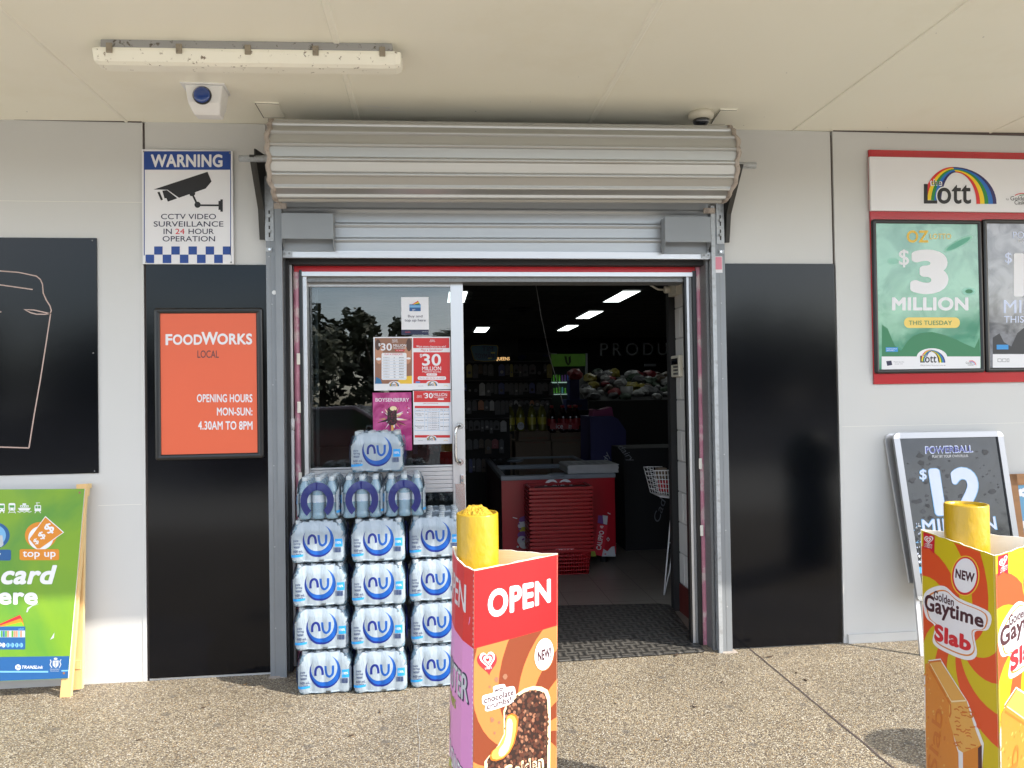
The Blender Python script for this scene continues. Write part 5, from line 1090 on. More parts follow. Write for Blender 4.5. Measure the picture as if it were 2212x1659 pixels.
slab(PG, [(-520, 60), (-470, 55), (-590, 1690), (-660, 1700)], .02, 'pine', 'pine_edge', zK, -.0085).build('leg', s)
PR = Plane((0, -.115, 0), (1, 0, 0), (0, .075, zt_)); 
slab(PR, [(572, 70), (632, 60), (622, 700), (608, 1568), (538, 1580), (548, 1350)], .02, 'pine', 'pine_edge', zK).build('leg', s)
slab(PR, [(-520, 70), (-460, 60), (-500, 1640), (-570, 1650)], .02, 'pine', 'pine_edge', zK).build('leg', s)
slab(PR, [(-560, 1362), (604, 1356), (600, 1420), (-560, 1440)], .02, 'pine', 'pine_edge', zK, .006).build('brace', s)
slab(PG, [(560, 52), (640, 46), (642, 80), (560, 84)], .05, 'pine', 'pine_edge', zK, -.009).build('hinge_block', s)
slab(PR, [(628, 78), (662, 76), (656, 138), (626, 138)], .03, 'pine', 'pine_edge', zK, .02).build('hinge_block', s)
g = Gfx(PG, zK); g.poly([(-560, 1340), (515, 1326), (504, 1490), (-440, 1528)], 'board_blue', 1); g.rect(-400, 1436, 358, 1448, 'pale_blue', 2); g.poly([(456, 1430), (508, 1428), (507, 1438), (456, 1440)], 'pale_blue', 2)
g.poly([(330, 84), (628, 84), (574, 700), (400, 700), (470, 400)], 'green_dark', .5) if False else None
g.ell(134, 1409, 21, 21, 'white', 2); g.stroke([(134, 1409), (124, 1394)], 6, 'board_blue', 3); g.stroke([(134, 1409), (152, 1408)], 6, 'board_blue', 3); g.stroke([(134, 1409), (122, 1424)], 6, 'board_blue', 3); g.text('TRANSLink', 163, 1396, 320, 1420, 'white', 2, .05, shear=.3)
# crest: shield with supporters
g.poly([(392, 1360), (436, 1358), (434, 1395), (414, 1415), (392, 1396)], 'silver', 2); g.ell(413, 1346, 14, 9, 'silver', 2); g.stroke([(385, 1412), (372, 1390), (380, 1366), (374, 1352)], 7, 'silver', 2); g.stroke([(440, 1412), (452, 1388), (444, 1366), (454, 1350)], 7, 'silver', 2); g.stroke([(400, 1376), (428, 1376)], 3, 'board_blue', 3); g.stroke([(413, 1362), (413, 1408)], 3, 'board_blue', 3)
g.text('Queensland', 372, 1418, 440, 1428, 'silver', 2, .01); g.text('Government', 374, 1431, 438, 1440, 'silver', 2, 0)
# vehicle symbols
def vehicle(x0, kind):
    if kind == 'bus': g.rrect(x0, 194, x0+42, 252, 8, 'white', 2); g.rect(x0+5, 206, x0+36, 228, 'green_dark', 3); g.ell(x0+9, 238, 4, 4, 'green_dark', 3, 8); g.ell(x0+33, 238, 4, 4, 'green_dark', 3, 8); g.rect(x0+4, 252, x0+12, 264, 'white', 2); g.rect(x0+30, 252, x0+38, 264, 'white', 2)
    if kind == 'train': g.rrect(x0, 190, x0+50, 245, 10, 'white', 2); g.rect(x0+7, 206, x0+43, 224, 'green_dark', 3); g.ell(x0+11, 234, 4, 4, 'green_dark', 3, 8); g.ell(x0+39, 234, 4, 4, 'green_dark', 3, 8); g.stroke([(x0+10, 246), (x0-2, 265)], 5, 'white', 2); g.stroke([(x0+40, 246), (x0+52, 265)], 5, 'white', 2); g.stroke([(x0+2, 258), (x0+48, 258)], 4, 'white', 2)
    if kind == 'tram': g.rrect(x0, 206, x0+48, 250, 6, 'white', 2); g.rect(x0+6, 212, x0+22, 230, 'green_dark', 3); g.rect(x0+26, 212, x0+42, 230, 'green_dark', 3); g.stroke([(x0+24, 206), (x0+14, 197), (x0+24, 188)], 3, 'white', 2); g.stroke([(x0+10, 188), (x0+40, 188)], 4, 'white', 2); g.stroke([(x0+12, 250), (x0+2, 264)], 5, 'white', 2); g.stroke([(x0+36, 250), (x0+46, 264)], 5, 'white', 2)
    if kind == 'ferry': g.poly([(x0, 226), (x0+98, 226), (x0+84, 246), (x0+14, 246)], 'white', 2); g.rect(x0+18, 206, x0+80, 222, 'white', 2); g.rect(x0+36, 192, x0+62, 204, 'white', 2); [g.rect(x0+24+k*14, 210, x0+32+k*14, 218, 'green_dark', 3) for k in range(4)]; g.stroke([(x0-2, 252), (x0+14, 258), (x0+32, 250), (x0+50, 258), (x0+68, 250), (x0+86, 258), (x0+102, 252)], 5, 'white', 2)
vehicle(-6, 'bus'); vehicle(64, 'train'); vehicle(132, 'ferry'); vehicle(257, 'tram')
g.ell(303, 430, 118, 100, 'topup', 2, 36); g.ell(303, 450, 92, 88, 'white', 2.4, 36); g.poly([(337, 286), (476, 407), (300, 532), (270, 530), (212, 458)], 'white', 2.8); g.poly([(337, 294), (468, 408), (296, 528), (276, 528), (218, 458)], 'topup', 3.1)
for x, y, w_, h_ in ((368, 380, 62, 84), (312, 432, 46, 62), (270, 476, 34, 48)): g.text('$', x-w_/2, y-h_/2, x+w_/2, y+h_/2, 'white', 4, .06, rot=-36)
g.rrect(146, 532, 440, 614, 14, 'topup', 3.5); g.text('top up', 170, 546, 414, 606, 'white', 5, .07)
g.ell(-40, 430, 112, 98, 'board_blue', 2, 36); g.ell(-40, 430, 84, 78, 'pale_blue', 2.4, 36); g.poly([(-60, 520), (-50, 440), (-20, 425), (20, 430), (26, 500), (10, 515)], 'silver', 2.8); g.rrect(-200, 536, 82, 616, 14, 'board_blue', 3.5); g.text('buy', -120, 548, 8, 608, 'white', 5, .07)
g.text('card', 8, 650, 424, 794, 'white', 3, .15, shear=.25); g.text('go', -330, 690, -60, 840, 'white', 3, .15, shear=.25); g.text('here', -120, 815, 280, 944, 'white', 3, .15)
for i, (m, y, r_) in enumerate((('redink', 1060, 0), ('topup', 1078, 0), ('green_board', 1094, 0))): g.poly([(-120, 1140), (148+i*6, 1020+i*26), (166+i*6, 1050+i*26), (190, 1150), (190, 1190), (0, 1190)], m, 2+i*.3)
g.rrect(-220, 1106, 188, 1276, 10, 'board_blue', 3.2); g.rect(-220, 1136, 186, 1186, 'silver', 3.6)
for k in range(12): x = -10+k*16; g.rect(x, 1138, x+14, 1184, rnd.choice(['signblue', 'skin', 'brown', 'redink', 'green_dark', 'pale_blue', 'silver']), 4)
g.text('adult', 138, 1116, 178, 1130, 'pale_blue', 4, 0); g.text('go', -40, 1226, 12, 1266, 'white', 4, .05)
for k in range(5): g.ell(26+k*33, 1244, 14, 17, 'white' if k == 0 else 'pale_blue', 4, 14); g.stroke([(26+k*33, 1244), (18+k*33, 1230)], 4, 'board_blue', 5); g.stroke([(26+k*33, 1244), (18+k*33, 1258)], 4, 'board_blue', 5)
g.poly([(195, 1000), (203, 968), (245, 945), (290, 938), (240, 955), (214, 978), (206, 1000)], 'silver', 4); g.poly([(372, 1205), (405, 1150), (400, 1190)], 'silver', 3)
for x, y in ((592, 112), (475, 1452)): g.ell(x, y, 9, 9, 'brown', 4, 10)
g.build('print', s)
# silver A-frame, right
PB = Plane((0, -.262, 0), (1, 0, 0), (0, .205, 1.17)); s = thing('silver_sandwich_board', 'silver framed black twelve million lottery sandwich board behind the right bollard', 'sandwich board', (2.9, -.2, 0))
LT = (178, 170); RT = (1370, 140)
def fpoly(a, b_, c_, d_): return [a, b_, c_, d_]
JL = lambda y, x0=178, s_=.2: x0+(y-170)*.1475      # left edge x in zJ at y
JR = lambda y: 1370+(y-150)*.1475
BT = 1905
slab(PB, [(JL(215)+62, 205), (1310, 192), (JR(BT)-58, BT), (JL(BT)+62, BT+40)], .004, 'pb_swirl', None, zJ, .002).build('poster', s)
for q in ([(178, 215), (244, 208), (JL(BT)+66, BT+20), (JL(BT), BT+30)], [(1308, 190), (1368, 186), (JR(BT), BT-10), (JR(BT)-60, BT)], [(238, 152), (1304, 134), (1310, 194), (240, 216)], [(JL(BT)+40, BT), (JR(BT)-20, BT-40), (JR(BT)-10, BT+20), (JL(BT)+44, BT+72)]):
    slab(PB, q, .02, 'alu_frame', None, zJ, .012).build('frame_rail', s, bevel=.005)
for q in ([(178, 216), (180, 185), (205, 160), (240, 152), (244, 208)], [(1304, 134), (1340, 145), (1366, 175), (1368, 188), (1308, 192)], [(JL(BT), BT+28), (JL(BT)+66, BT+18), (JL(BT)+66, BT+74), (JL(BT)+20, BT+66)]):
    slab(PB, q, .021, 'steel', None, zJ, .0125).build('corner_cap', s, bevel=.003)
slab(PB, [(JL(1850)+5, 1850), (JL(1850)+48, 1850), (JL(2600)+6, 2590), (JL(2600)-38, 2590)], .014, 'alu', None, zJ, -.01).build('leg', s)
slab(PB, [(JR(1850)-48, 1850), (JR(1850)-5, 1850), (JR(2560)-20, 2560), (JR(2560)-64, 2560)], .014, 'alu', None, zJ, -.01).build('leg', s)
PB2 = Plane((0, -.20, 0), (1, 0, 0), (0, .185, 1.17))
slab(PB2, [(100, 225), (160, 222), (JL(BT)-20, BT-120), (JL(BT)-70, BT-120)], .014, 'alu_bright', None, zJ, -.0).build('rear_frame', s, bevel=.004)
slab(PB2, [(105, 224), (115, 180), (150, 160), (215, 158), (1320, 134), (1330, 200), (160, 224)], .014, 'alu', None, zJ, -.002).build('rear_frame', s, bevel=.004)
g = Gfx(PB, zJ); PBo = PB.o; g.s = Plane(PB.o+PB.n*.003, PB.u, PB.v)
for k in range(230):
    x, y = rnd.uniform(300, 1400), rnd.uniform(350, 1880); lx = JL(y)+75; rx_ = JR(y)-70
    if not lx+20 < x < rx_-30: continue
    a0 = rnd.uniform(0, 6); r_ = rnd.uniform(6, 20) if k % 4 else rnd.uniform(25, 60); g.poly([(x+r_*rnd.uniform(.4, 1.1)*math.cos(a0+q*.9), y+r_*rnd.uniform(.3, .8)*math.sin(a0+q*.9)) for q in range(7)], rnd.choice(['pb_grey', 'pb_black', 'ink_black', 'darkgrey']), 1+k*.004)
g.text('POWERBALL', 0, 0, 0, 0, 'pb_white', 3, .13, corners=[(528, 296), (1050, 282), (1056, 364), (532, 382)]); g.text('POWERBALL', 0, 0, 0, 0, 'pb_blue', 4, .05, corners=[(538, 306), (1040, 294), (1046, 356), (542, 372)]); g.text('PLAY BY YOUR OWN RULES', 0, 0, 0, 0, 'white', 3, .02, corners=[(610, 394), (1000, 386), (1000, 412), (611, 424)])
g.text('$', 468, 542, 550, 680, 'pale_blue', 3, .12); g.text('$', 473, 548, 546, 674, 'pb_white', 4, .05)
g.text('12', 0, 0, 0, 0, 'pale_blue', 3, .24, corners=[(556, 530), (1120, 516), (1190, 1040), (640, 1060)]); g.text('12', 0, 0, 0, 0, 'pb_white', 4, .20, corners=[(562, 536), (1112, 523), (1182, 1032), (648, 1052)])
g.text('MILLION', 0, 0, 0, 0, 'pale_blue', 3, .1, corners=[(486, 1088), (1296, 1054), (1322, 1208), (500, 1240)]); g.text('MILLION', 0, 0, 0, 0, 'pb_white', 4, .06, corners=[(494, 1096), (1290, 1062), (1314, 1200), (508, 1232)])
for k in range(60):
    y = rnd.uniform(1130, 1560); x = JL(y)+rnd.uniform(80, 175); a0 = rnd.uniform(0, 6); r_ = rnd.uniform(6, 22); g.poly([(x+r_*rnd.uniform(.4, 1.1)*math.cos(a0+q*1.2), y+r_*rnd.uniform(.4, 1.2)*math.sin(a0+q*1.2)) for q in range(5)], rnd.choice(['pb_white', 'pale_blue', 'silver', 'pb_grey', 'ink_black']), 2+k*.01)
g.poly([(JL(1905)+62, 1800), (JR(1905)-60, 1780), (JR(1905)-58, 1900), (JL(1905)+64, 1925)], 'white', 3); g.rect(450, 1610, 520, 1680, 'nu_sq', 4); g.build('print', s)
# wooden chalk board at far right
PC = Plane((0, -.16, 0), (1, 0, 0), (0, .14, 1.0)); s = thing('chalk_board', 'oak framed sandwich board with a blue panel, half cut off at the right edge', 'sandwich board', (3.4, -.12, 0))
slab(PC, [(1516, 720), (2150, 700), (2250, 2200), (1650, 2200)], .006, 'chalk', None, zJ, .0).build('panel', s)
for q in ([(1440, 605), (1516, 600), (1760, 2500), (1690, 2500)], [(1440, 600), (2200, 575), (2205, 690), (1450, 722)], [(2150, 690), (2225, 690), (2400, 2400), (2330, 2400)], [(1640, 2160), (2260, 2110), (2270, 2190), (1650, 2250)]):
    slab(PC, q, .02, 'oak', None, zJ, .008).build('frame_rail', s, bevel=.003)
g = Gfx(Plane(PC.o+PC.n*.001, PC.u, PC.v), zJ)
for cx_, cy_ in ((1600, 800), (1700, 780), (1625, 1150), (1900, 1000)):
    for k in range(5): g.ell(cx_+34*math.cos(k*1.257), cy_+30*math.sin(k*1.257), 26, 24, 'white', 2+k*.1, 14)
g.build('print', s)
# ================================================================== DOORWAY FLOOR MAT
b = MB(); mp_ = [(.28, -.07), (1.47, -.03), (1.565, .86), (1.50, .90), (.28, 1.02)]
b.prism(mp_, 'Z', .003, .012, 'rubber'); o = b.build('door_mat', bevel=.003, origin=(.3, 0, 0)); setp(o, 'black ribbed rubber mat across the doorway floor', 'door mat')
# small rim of mat, flat dark border
# ================================================================== INTERIOR
def litpanel(x0, x1, y0, y1, label):
    s = thing('ceiling_light', label, 'ceiling light', ((x0+x1)/2, (y0+y1)/2, 3.1), 'lit ceiling panels inside the shop'); b = MB(); b.box(x0, x1, y0, y1, 3.106, 3.112, 'panel_light'); b.build('diffuser', s)
    b = MB()
    for q in ((x0-.015, x1+.015, y0-.015, y0), (x0-.015, x1+.015, y1, y1+.015), (x0-.015, x0, y0, y1), (x1, x1+.015, y0, y1)): b.box(*q, 3.104, 3.114, 'int_grid')
    b.build('frame', s)
litpanel(3.12, 3.42, 7.84, 9.28, 'largest lit ceiling panel, nearest on the right side of the doorway')
litpanel(3.18, 3.48, 10.76, 12.2, 'middle of the three lit ceiling panels on the right')
litpanel(3.28, 3.58, 13.83, 15.3, 'farthest lit ceiling panel of the right hand row')
litpanel(1.10, 1.42, 14.2, 15.6, 'far lit ceiling panel above the toy sign')
litpanel(.28, .58, 7.9, 9.3, 'lit ceiling panel cut by the door stile')
litpanel(3.10, 3.40, 4.9, 6.3, 'unseen lit ceiling panel above the door head, added for light at the right')  # added panel, out of sight, for more light inside the shop
litpanel(.2, .5, 4.9, 6.3, 'unseen lit ceiling panel over the drink cartons, added to brighten the shop')  # also added out of sight to brighten the interior
litpanel(-3.3, -3.0, 5, 6.4, 'unseen lit ceiling panel at the left of the shop, added to brighten it')  # unseen extra panel, added as interior fill light
# ceiling diffuser vent, smoke
b = MB(); p = G(*V(zE, 590, 362), z=3.11); b.lathe([(.28, 3.119), (.24, 3.09), (.12, 3.08), (.10, 3.1)], (p.x, p.y, 0), 'int_grid', 24); setp(b.build('ceiling_vent'), 'round dark air vent in the shop ceiling', 'vent')
b = MB(); q = [(2.0, 4.6, 3.11), (1.5, 4.62, 3.06)] 
pts = [W(*V(zE, x, y), 3.2) for x, y in ((712, 130), (735, 260), (760, 420), (790, 560), (815, 680), (840, 800), (880, 930), (920, 1060), (960, 1220))]
b.tube(pts, .004, 'pvc_grey', 5); setp(b.build('hanging_string'), 'thin pale string hanging from the shop ceiling', 'string')
b = MB(); pts = [W(*V(zE, x, y), .95) for x, y in ((1742, 60), (1765, 95), (1800, 130), (1840, 165), (1880, 188), (1905, 190))]; p_end = pts[-1]
# power outlet with plug
s = thing('power_outlet', 'white power outlet with a plugged in cable on the inner pier', 'power outlet', (1.594, .5, 2.0))
def pier(c, x, y): # point on the pier face x = nx-.006
    d = ray(*V(c, x, y)); t = (nx-.006-CAM.x)/d.x; return CAM+d*t
pa, pb = pier(zE, 1965, 120), pier(zE, 2040, 245); yc = (pa.y+pb.y)/2
b = MB(); b.box(nx-.045, nx-.006, min(pa.y, pb.y), max(pa.y, pb.y), pier(zE, 2000, 240).z, pier(zE, 2000, 110).z, 'plastic_cream', bev=.004); b.build('box', s)
pz = pier(zE, 1975, 190); b = MB(); b.lathe([(.02, -.085), (.024, -.08), (.024, -.05), (.02, -.046)], (nx, pz.y-.02, pz.z), 'plastic_cream', 14, 'X')
pp = Vector((nx-.085, pz.y-.02, pz.z)); b.tube([pp, pp+Vector((-.04, 0, .002)), pp+Vector((-.08, .02, .03)), pp+Vector((-.13, .05, .08)), pp+Vector((-.19, .08, .16))], .007, 'plastic_cream', 8); b.build('plug', s)
b = MB(); b.box(nx-.016, nx-.006, yc-.01, yc+.01, pier(zE, 2000, 110).z, 2.44, 'plastic_white'); b.build('trunking', s)
s = thing('alarm_keypad', 'cream alarm keypad with a dark screen on the inner white pier', 'keypad', (1.594, .5, 1.4))
ka, kb = pier(zE, 1970, 790), pier(zE, 2052, 975); kz0, kz1 = kb.z, ka.z; ky0, ky1 = min(ka.y, kb.y), max(ka.y, kb.y)
b = MB(); b.box(nx-.035, nx-.006, ky0, ky1, kz0, kz1, 'plastic_cream', bev=.006); b.build('body', s)
b = MB(); b.box(nx-.038, nx-.0355, ky0+.02, ky1-.03, kz1-.06, kz1-.02, 'lens_dark'); b.build('screen', s)
b = MB()
for r in range(4):
    for c_ in range(3): b.box(nx-.038, nx-.0355, ky0+.02+c_*.03, ky0+.04+c_*.03, kz0+.015+r*.022, kz0+.028+r*.022, 'darkgrey')
b.build('buttons', s)
b = MB(); ka, kb = pier(zE, 2003, 545), pier(zE, 2060, 612); b.box(nx-.012, nx-.0065, .38, .47, kb.z, ka.z, 'black_frame'); setp(b.build('black_plate'), 'small black plate on the white pier above the keypad', 'switch plate')
b = MB(); b.box(nx-.02, nx-.0065, .40, .52, pier(zE, 2020, 720).z, pier(zE, 2020, 620).z, 'plastic_cream', bev=.003); setp(b.build('switch_box'), 'cream switch box between the black plate and the keypad', 'switch box')
s = thing('framed_notice', 'framed white notice low on the inner pier below the keypad', 'notice', (1.594, .45, .9)); z1_, z0_ = pier(zE, 2050, 1105).z, pier(zE, 2050, 1550).z
b = MB(); b.box(nx-.016, nx-.0065, .35, .55, z0_, z1_, 'plastic_cream'); b.build('frame', s); b = MB(); b.box(nx-.0175, nx-.0162, .365, .535, z0_+.015, z1_-.015, 'white')
for k in range(7): b.box(nx-.0182, nx-.0176, .39+.01*(k % 2), .51, z1_-.06-k*.04, z1_-.054-k*.04, 'greyink')
b.build('paper', s)
# freezer
FY = 2.12; fx0, fx1, fz0, fz1 = rectW(zF, 326, 318, 1148, 905, FY); fbk = 3.95
s = thing('chest_freezer', 'red ice cream chest freezer with sliding glass lid inside the doorway', 'freezer', ((fx0+fx1)/2, FY, 0))
b = MB(); b.box(fx0, fx1, FY, FY+.004, fz0, fz1-.03, 'freezer_red'); b.box(fx0+.001, fx1-.001, FY+.004, fbk, fz0+.002, fz1-.03, 'freezer_side'); b.build('body', s)
b = MB(); b.box(fx0-.006, fx1+.006, FY-.012, FY+.05, fz1-.03, fz1+.008, 'freezer_grey'); b.box(fx0-.006, fx0+.04, FY+.05, fbk, fz1-.03, fz1+.008, 'freezer_grey'); b.box(fx1-.04, fx1+.006, FY+.05, fbk, fz1-.03, fz1+.008, 'freezer_grey'); b.box(fx0+.04, fx1-.04, fbk-.05, fbk, fz1-.03, fz1+.008, 'freezer_grey'); b.box(fx0+.04, fx1-.04, 3.0, 3.03, fz1-.01, fz1+.012, 'freezer_grey'); b.build('rim', s, bevel=.006)
b = MB(); b.box(fx0+.04, fx1-.04, FY+.05, 3.0, fz1-.012, fz1-.008, 'glass_dark'); b.build('lid', s); b = MB(); b.box(fx0+.04, fx1-.04, 3.03, fbk-.05, fz1-.006, fz1-.002, 'glass_dark'); b.build('lid', s)
b = MB(); xm = W(*V(zF, 720, 290), FY+.06).x; b.lathe([(.09, 0), (.085, .012), (.05, .02), (.001, .022)], (xm, FY+.05, fz1-.006), 'freezer_grey', 24); b.lathe([(.09, 0), (.085, .012), (.05, .02), (.001, .022)], (xm-.18, 3.7, fz1-.002), 'freezer_grey', 24); b.build('lid_handle', s)
b = MB()
for x in (fx0+.08, fx1-.08):
    for y in (FY+.12, fbk-.15): b.lathe([(.03, 0), (.03, .06), (.02, fz0+.002)], (x, y, 0), 'black_matte', 10)
b.build('foot', s)
g = Gfx(WP(FY-.001), zF)
# heart logo (partly hidden by baskets)
g.heart(735, 420, 205, 'white', 2, 40); g.heart(735, 424, 168, 'freezer_red', 3, 40); g.heart(735, 428, 118, 'white', 4, 40); g.heart(735, 432, 76, 'freezer_red', 5, 40)
for (cx_, cy_, rx_, ry_, m) in ((495, 640, 48, 28, 'calp'), (490, 680, 50, 30, 'greywhite'), (498, 720, 46, 28, 'ylw_int'), (488, 755, 50, 32, 'calp'), (470, 790, 34, 34, 'silver'), (485, 825, 34, 24, 'greywhite')): g.ell(cx_, cy_, rx_, ry_, m, 2+cy_*.001, 16, rot=rnd.uniform(-15, 15))
for k in range(14): g.ell(480+rnd.uniform(-35, 35), rnd.uniform(630, 830), 12, 7, rnd.choice(['calp', 'greywhite', 'greentext']), 3.2+k*.02, 9, rot=rnd.uniform(-50, 50))
g.poly([(1020, 668), (1094, 680), (1060, 905), (985, 890)], 'heartred', 2); g.poly([(1024, 608), (1094, 612), (1088, 676), (1020, 662)], 'calp', 2); g.poly([(1056, 604), (1094, 612), (1088, 676), (1062, 668)], 'greywhite', 2.4); g.text('CALIPPO', 968, 770, 1108, 806, 'white', 4, .08, rot=-80); g.heartlogo(1050, 692, 30, 4, 'heartred')
g.poly([(970, 905), (975, 850), (1000, 870), (1010, 905)], 'greentext', 2.5); g.poly([(1050, 905), (1062, 850), (1090, 868), (1120, 836), (1142, 830), (1150, 905)], 'silver', 2.6); g.stroke([(1092, 588), (1112, 598)], 5, 'white', 3); g.stroke([(404, 622), (436, 630)], 5, 'white', 3); g.stroke([(1096, 768), (1086, 780), (1096, 794), (1106, 782)], 4, 'silver', 3, True); g.ell(1076, 888, 8, 5, 'heartred', 3, 8)
g.ell(440, 835, 8, 8, 'silver', 3, 8); g.text('STREETS', 0, 0, 0, 0, 'white', 2, .02, corners=[(999, 2000), (1000, 2000), (1000, 2001), (999, 2001)]) if False else None
g.build('front_print', s)
# shopping baskets
bx0 = W(*V(zF, 540, 1000), 1.80).x; bx0, bx1, bz0, bz1 = rectW(zF, 548, 830, 972, 1036, 1.80)
BC = ((bx0+bx1)/2, 1.945); BWd = bx1-bx0; BDp = .29; BHt = .205
bk = thing('shopping_basket', 'x', 'shopping basket', (BC[0], BC[1], 0), 'red shopping baskets nested in a stack')
b = MB(); hw, hd, tw, td = BWd/2-.02, BDp/2-.02, BWd/2, BDp/2
def ringpt(t, z): k = z/BHt; w_, d_ = hw+(tw-hw)*k, hd+(td-hd)*k; return w_, d_
def bar(p, q, r=.0028, m='basket_red'):
    p, q = Vector(p), Vector(q); v = (q-p); b.tube([p, q], r, m, 4, cap=False)
C0 = Vector((BC[0], BC[1], 0))
for i in range(23):   # vertical ribs
    t = i/22
    for sgn in (-1, 1): bar(C0+Vector((-hw+2*hw*t, sgn*hd, .004)), C0+Vector((-tw+2*tw*t, sgn*td, BHt-.02)), .0030)
for i in range(13):
    t = i/12
    for sgn in (-1, 1): bar(C0+Vector((sgn*hw, -hd+2*hd*t, .004)), C0+Vector((sgn*tw, -td+2*td*t, BHt-.02)), .0030)
for z in (.006, .035, .064, .093, .122, .151, .178):
    w_, d_ = ringpt(0, z)
    for p, q in (((-w_, -d_), (w_, -d_)), ((w_, -d_), (w_, d_)), ((w_, d_), (-w_, d_)), ((-w_, d_), (-w_, -d_))): bar(C0+Vector((p[0], p[1], z)), C0+Vector((q[0], q[1], z)), .0034)
b.box(C0.x-hw, C0.x+hw, C0.y-hd, C0.y+hd, .002, .006, 'basket_red'); b.build('body', bk)
b = MB()
ow, od = tw+.022, td+.012
for q in ((-ow, ow, -od, -od+.004), (-ow, ow, od-.004, od), (-ow, -ow+.004, -od+.004, od-.004), (ow-.004, ow, -od+.004, od-.004)): b.box(C0.x+q[0], C0.x+q[1], C0.y+q[2], C0.y+q[3], BHt-.020, BHt, 'basket_red')
for q in ((-ow, ow, -od, -td), (-ow, ow, td, od), (-ow, -tw, -td, td), (tw, ow, -td, td)): b.box(C0.x+q[0], C0.x+q[1], C0.y+q[2], C0.y+q[3], BHt-.004, BHt-.0005, 'basket_red')
b.build('rim', bk, bevel=.002)
nbk = 17; first = [bk]; pitch = (W(*V(zF, 760, 398), BC[1]-od).z-.008-BHt)/(nbk-1)
for k in range(nbk):
    o = bk if k == 0 else copy_tree(bk)
    o.location = (BC[0]+rnd.uniform(-.002, .002)*(k > 0), BC[1], pitch*k+.0025)
    o['label'] = 'bottom shopping basket of the red stack, its lattice body and name tag showing' if k == 0 else ('top shopping basket of the red stack in front of the freezer' if k == nbk-1 else f'nested red shopping basket, {["", "second", "third", "fourth", "fifth", "sixth", "seventh", "eighth", "ninth", "tenth", "eleventh", "twelfth", "thirteenth", "fourteenth", "fifteenth", "sixteenth"][k]} from the bottom of the stack')
    first.append(o)
tg = BC[1]-td-.006; a, e, d, t = rectW(zF, 716, 850, 848, 876, tg)
b = MB(); b.box(a, e, tg-.002, tg+.004, d, t, 'heartred'); g = Gfx(WP(tg-.0025), zF); g.stroke([(718, 852), (846, 852), (846, 874), (718, 874)], 1.5, 'silver', 1, True); g.text('SPAR', 738, 856, 816, 869, 'white', 2, .04); g.ell(832, 863, 10, 9, 'white', 2, 14); g.poly([(832, 856), (838, 868), (826, 868)], 'green_dark', 3)
tagp = b.build('name_tag', bk); g.build('name_tag_print', tagp)
b = MB(); b.tube([C0+Vector((-tw*.9, -td-.004, BHt+.004)), C0+Vector((-tw*.45, -td-.010, BHt+.008)), C0+Vector((tw*.45, -td-.010, BHt+.008)), C0+Vector((tw*.9, -td-.004, BHt+.004))], .005, 'black_matte', 6); h_ = b.build('handle', first[-1]) if False else b
WL_top = WL[bk.name]; me_ = bpy.data.meshes.new('handle'); b.bm.to_mesh(me_); b.bm.free(); me_.materials.append(M['black_matte']); me_.transform(Matrix.Translation(-WL_top)); h_ = bpy.data.objects.new('handle', me_); COL.objects.link(h_); h_.parent = first[-1]
# newspapers on the freezer
nx0, nx1, nz0, nz1 = rectW(zF, 800, 232, 1168, 298, FY+.05)
np_ = thing('newspaper', 'x', 'newspaper', ((nx0+nx1)/2, FY+.26, fz1+.008), 'folded newspapers stacked on the freezer')
b = MB(); b.box(nx0+.0, nx1, FY+.03, FY+.46, fz1+.0085, fz1+.0165, 'newsprint', bev=.003); b.build('sheets', np_)
g = Gfx(Local(lambda a, c_, h: Vector((nx0+a, FY+.04+c_, fz1+.0166+h)))); 
for k in range(6): g.rect(.03+.07*k, .05, .08+.07*k, .3, 'greyink', 1)
g.build('print', np_)
for k in range(8):
    o = np_ if k == 0 else copy_tree(np_); o.location = ((nx0+nx1)/2+rnd.uniform(-.006, .006), FY+.26+rnd.uniform(-.004, .004), fz1+.008+k*.0088); o['label'] = f'{["bottom", "second lowest", "third lowest", "fourth lowest", "fourth from top", "third from top", "second from top", "topmost"][k]} folded newspaper of the pile on the freezer'
# wire basket stand
s = thing('wire_stand', 'white wire basket on long splayed wire legs by the inner pier', 'display stand', (1.52, 1.2, 0)); SY = 1.13
P_ = lambda x, y, Y=SY: W(*V(zF, x, y), Y)
b = MB(); tl, tr, br_, bl2 = P_(1436, 283), P_(1575, 280), P_(1575, 485), P_(1470, 470); tl2 = tl+Vector((.05, .28, 0)); 
for k in range(7):
    t = k/6; a = tl.lerp(tr, t); c_ = bl2.lerp(br_, t); b.tube([a, c_], .0028, 'wire_white', 5); b.tube([a+Vector((0, .28, 0)), c_+Vector((0, .22, 0))], .0028, 'wire_white', 5); b.tube([c_, c_+Vector((0, .22, 0))], .0025, 'wire_white', 5)
for k in range(7):
    t = k/6; a = tl.lerp(bl2, t); c_ = tr.lerp(br_, t); r_ = .0045 if k in (0, 6) else .0028; b.tube([a, c_], r_, 'wire_white', 5); b.tube([a+Vector((0, .28-.01*k, 0)), c_+Vector((0, .28-.01*k, 0))], .0028, 'wire_white', 5); b.tube([a, a+Vector((0, .28-.01*k, 0))], .0028, 'wire_white', 5)
b.build('basket', s)
b = MB(); b.tube([P_(1562, 520), P_(1550, 640), P_(1518, 1000), P_(1502, 1190)], .006, 'wire_white', 6); b.tube([P_(1566, 810), P_(1545, 1000), P_(1502, 1190)], .005, 'wire_white', 6); b.tube([P_(1535, 805), P_(1600, 812)], .004, 'wire_white', 6); b.build('leg', s)
b = MB(); b.tube([P_(1562, 520), P_(1590, 640, SY+.3), P_(1620, 1130, SY+.3)], .006, 'wire_white', 6); b.build('leg', s)
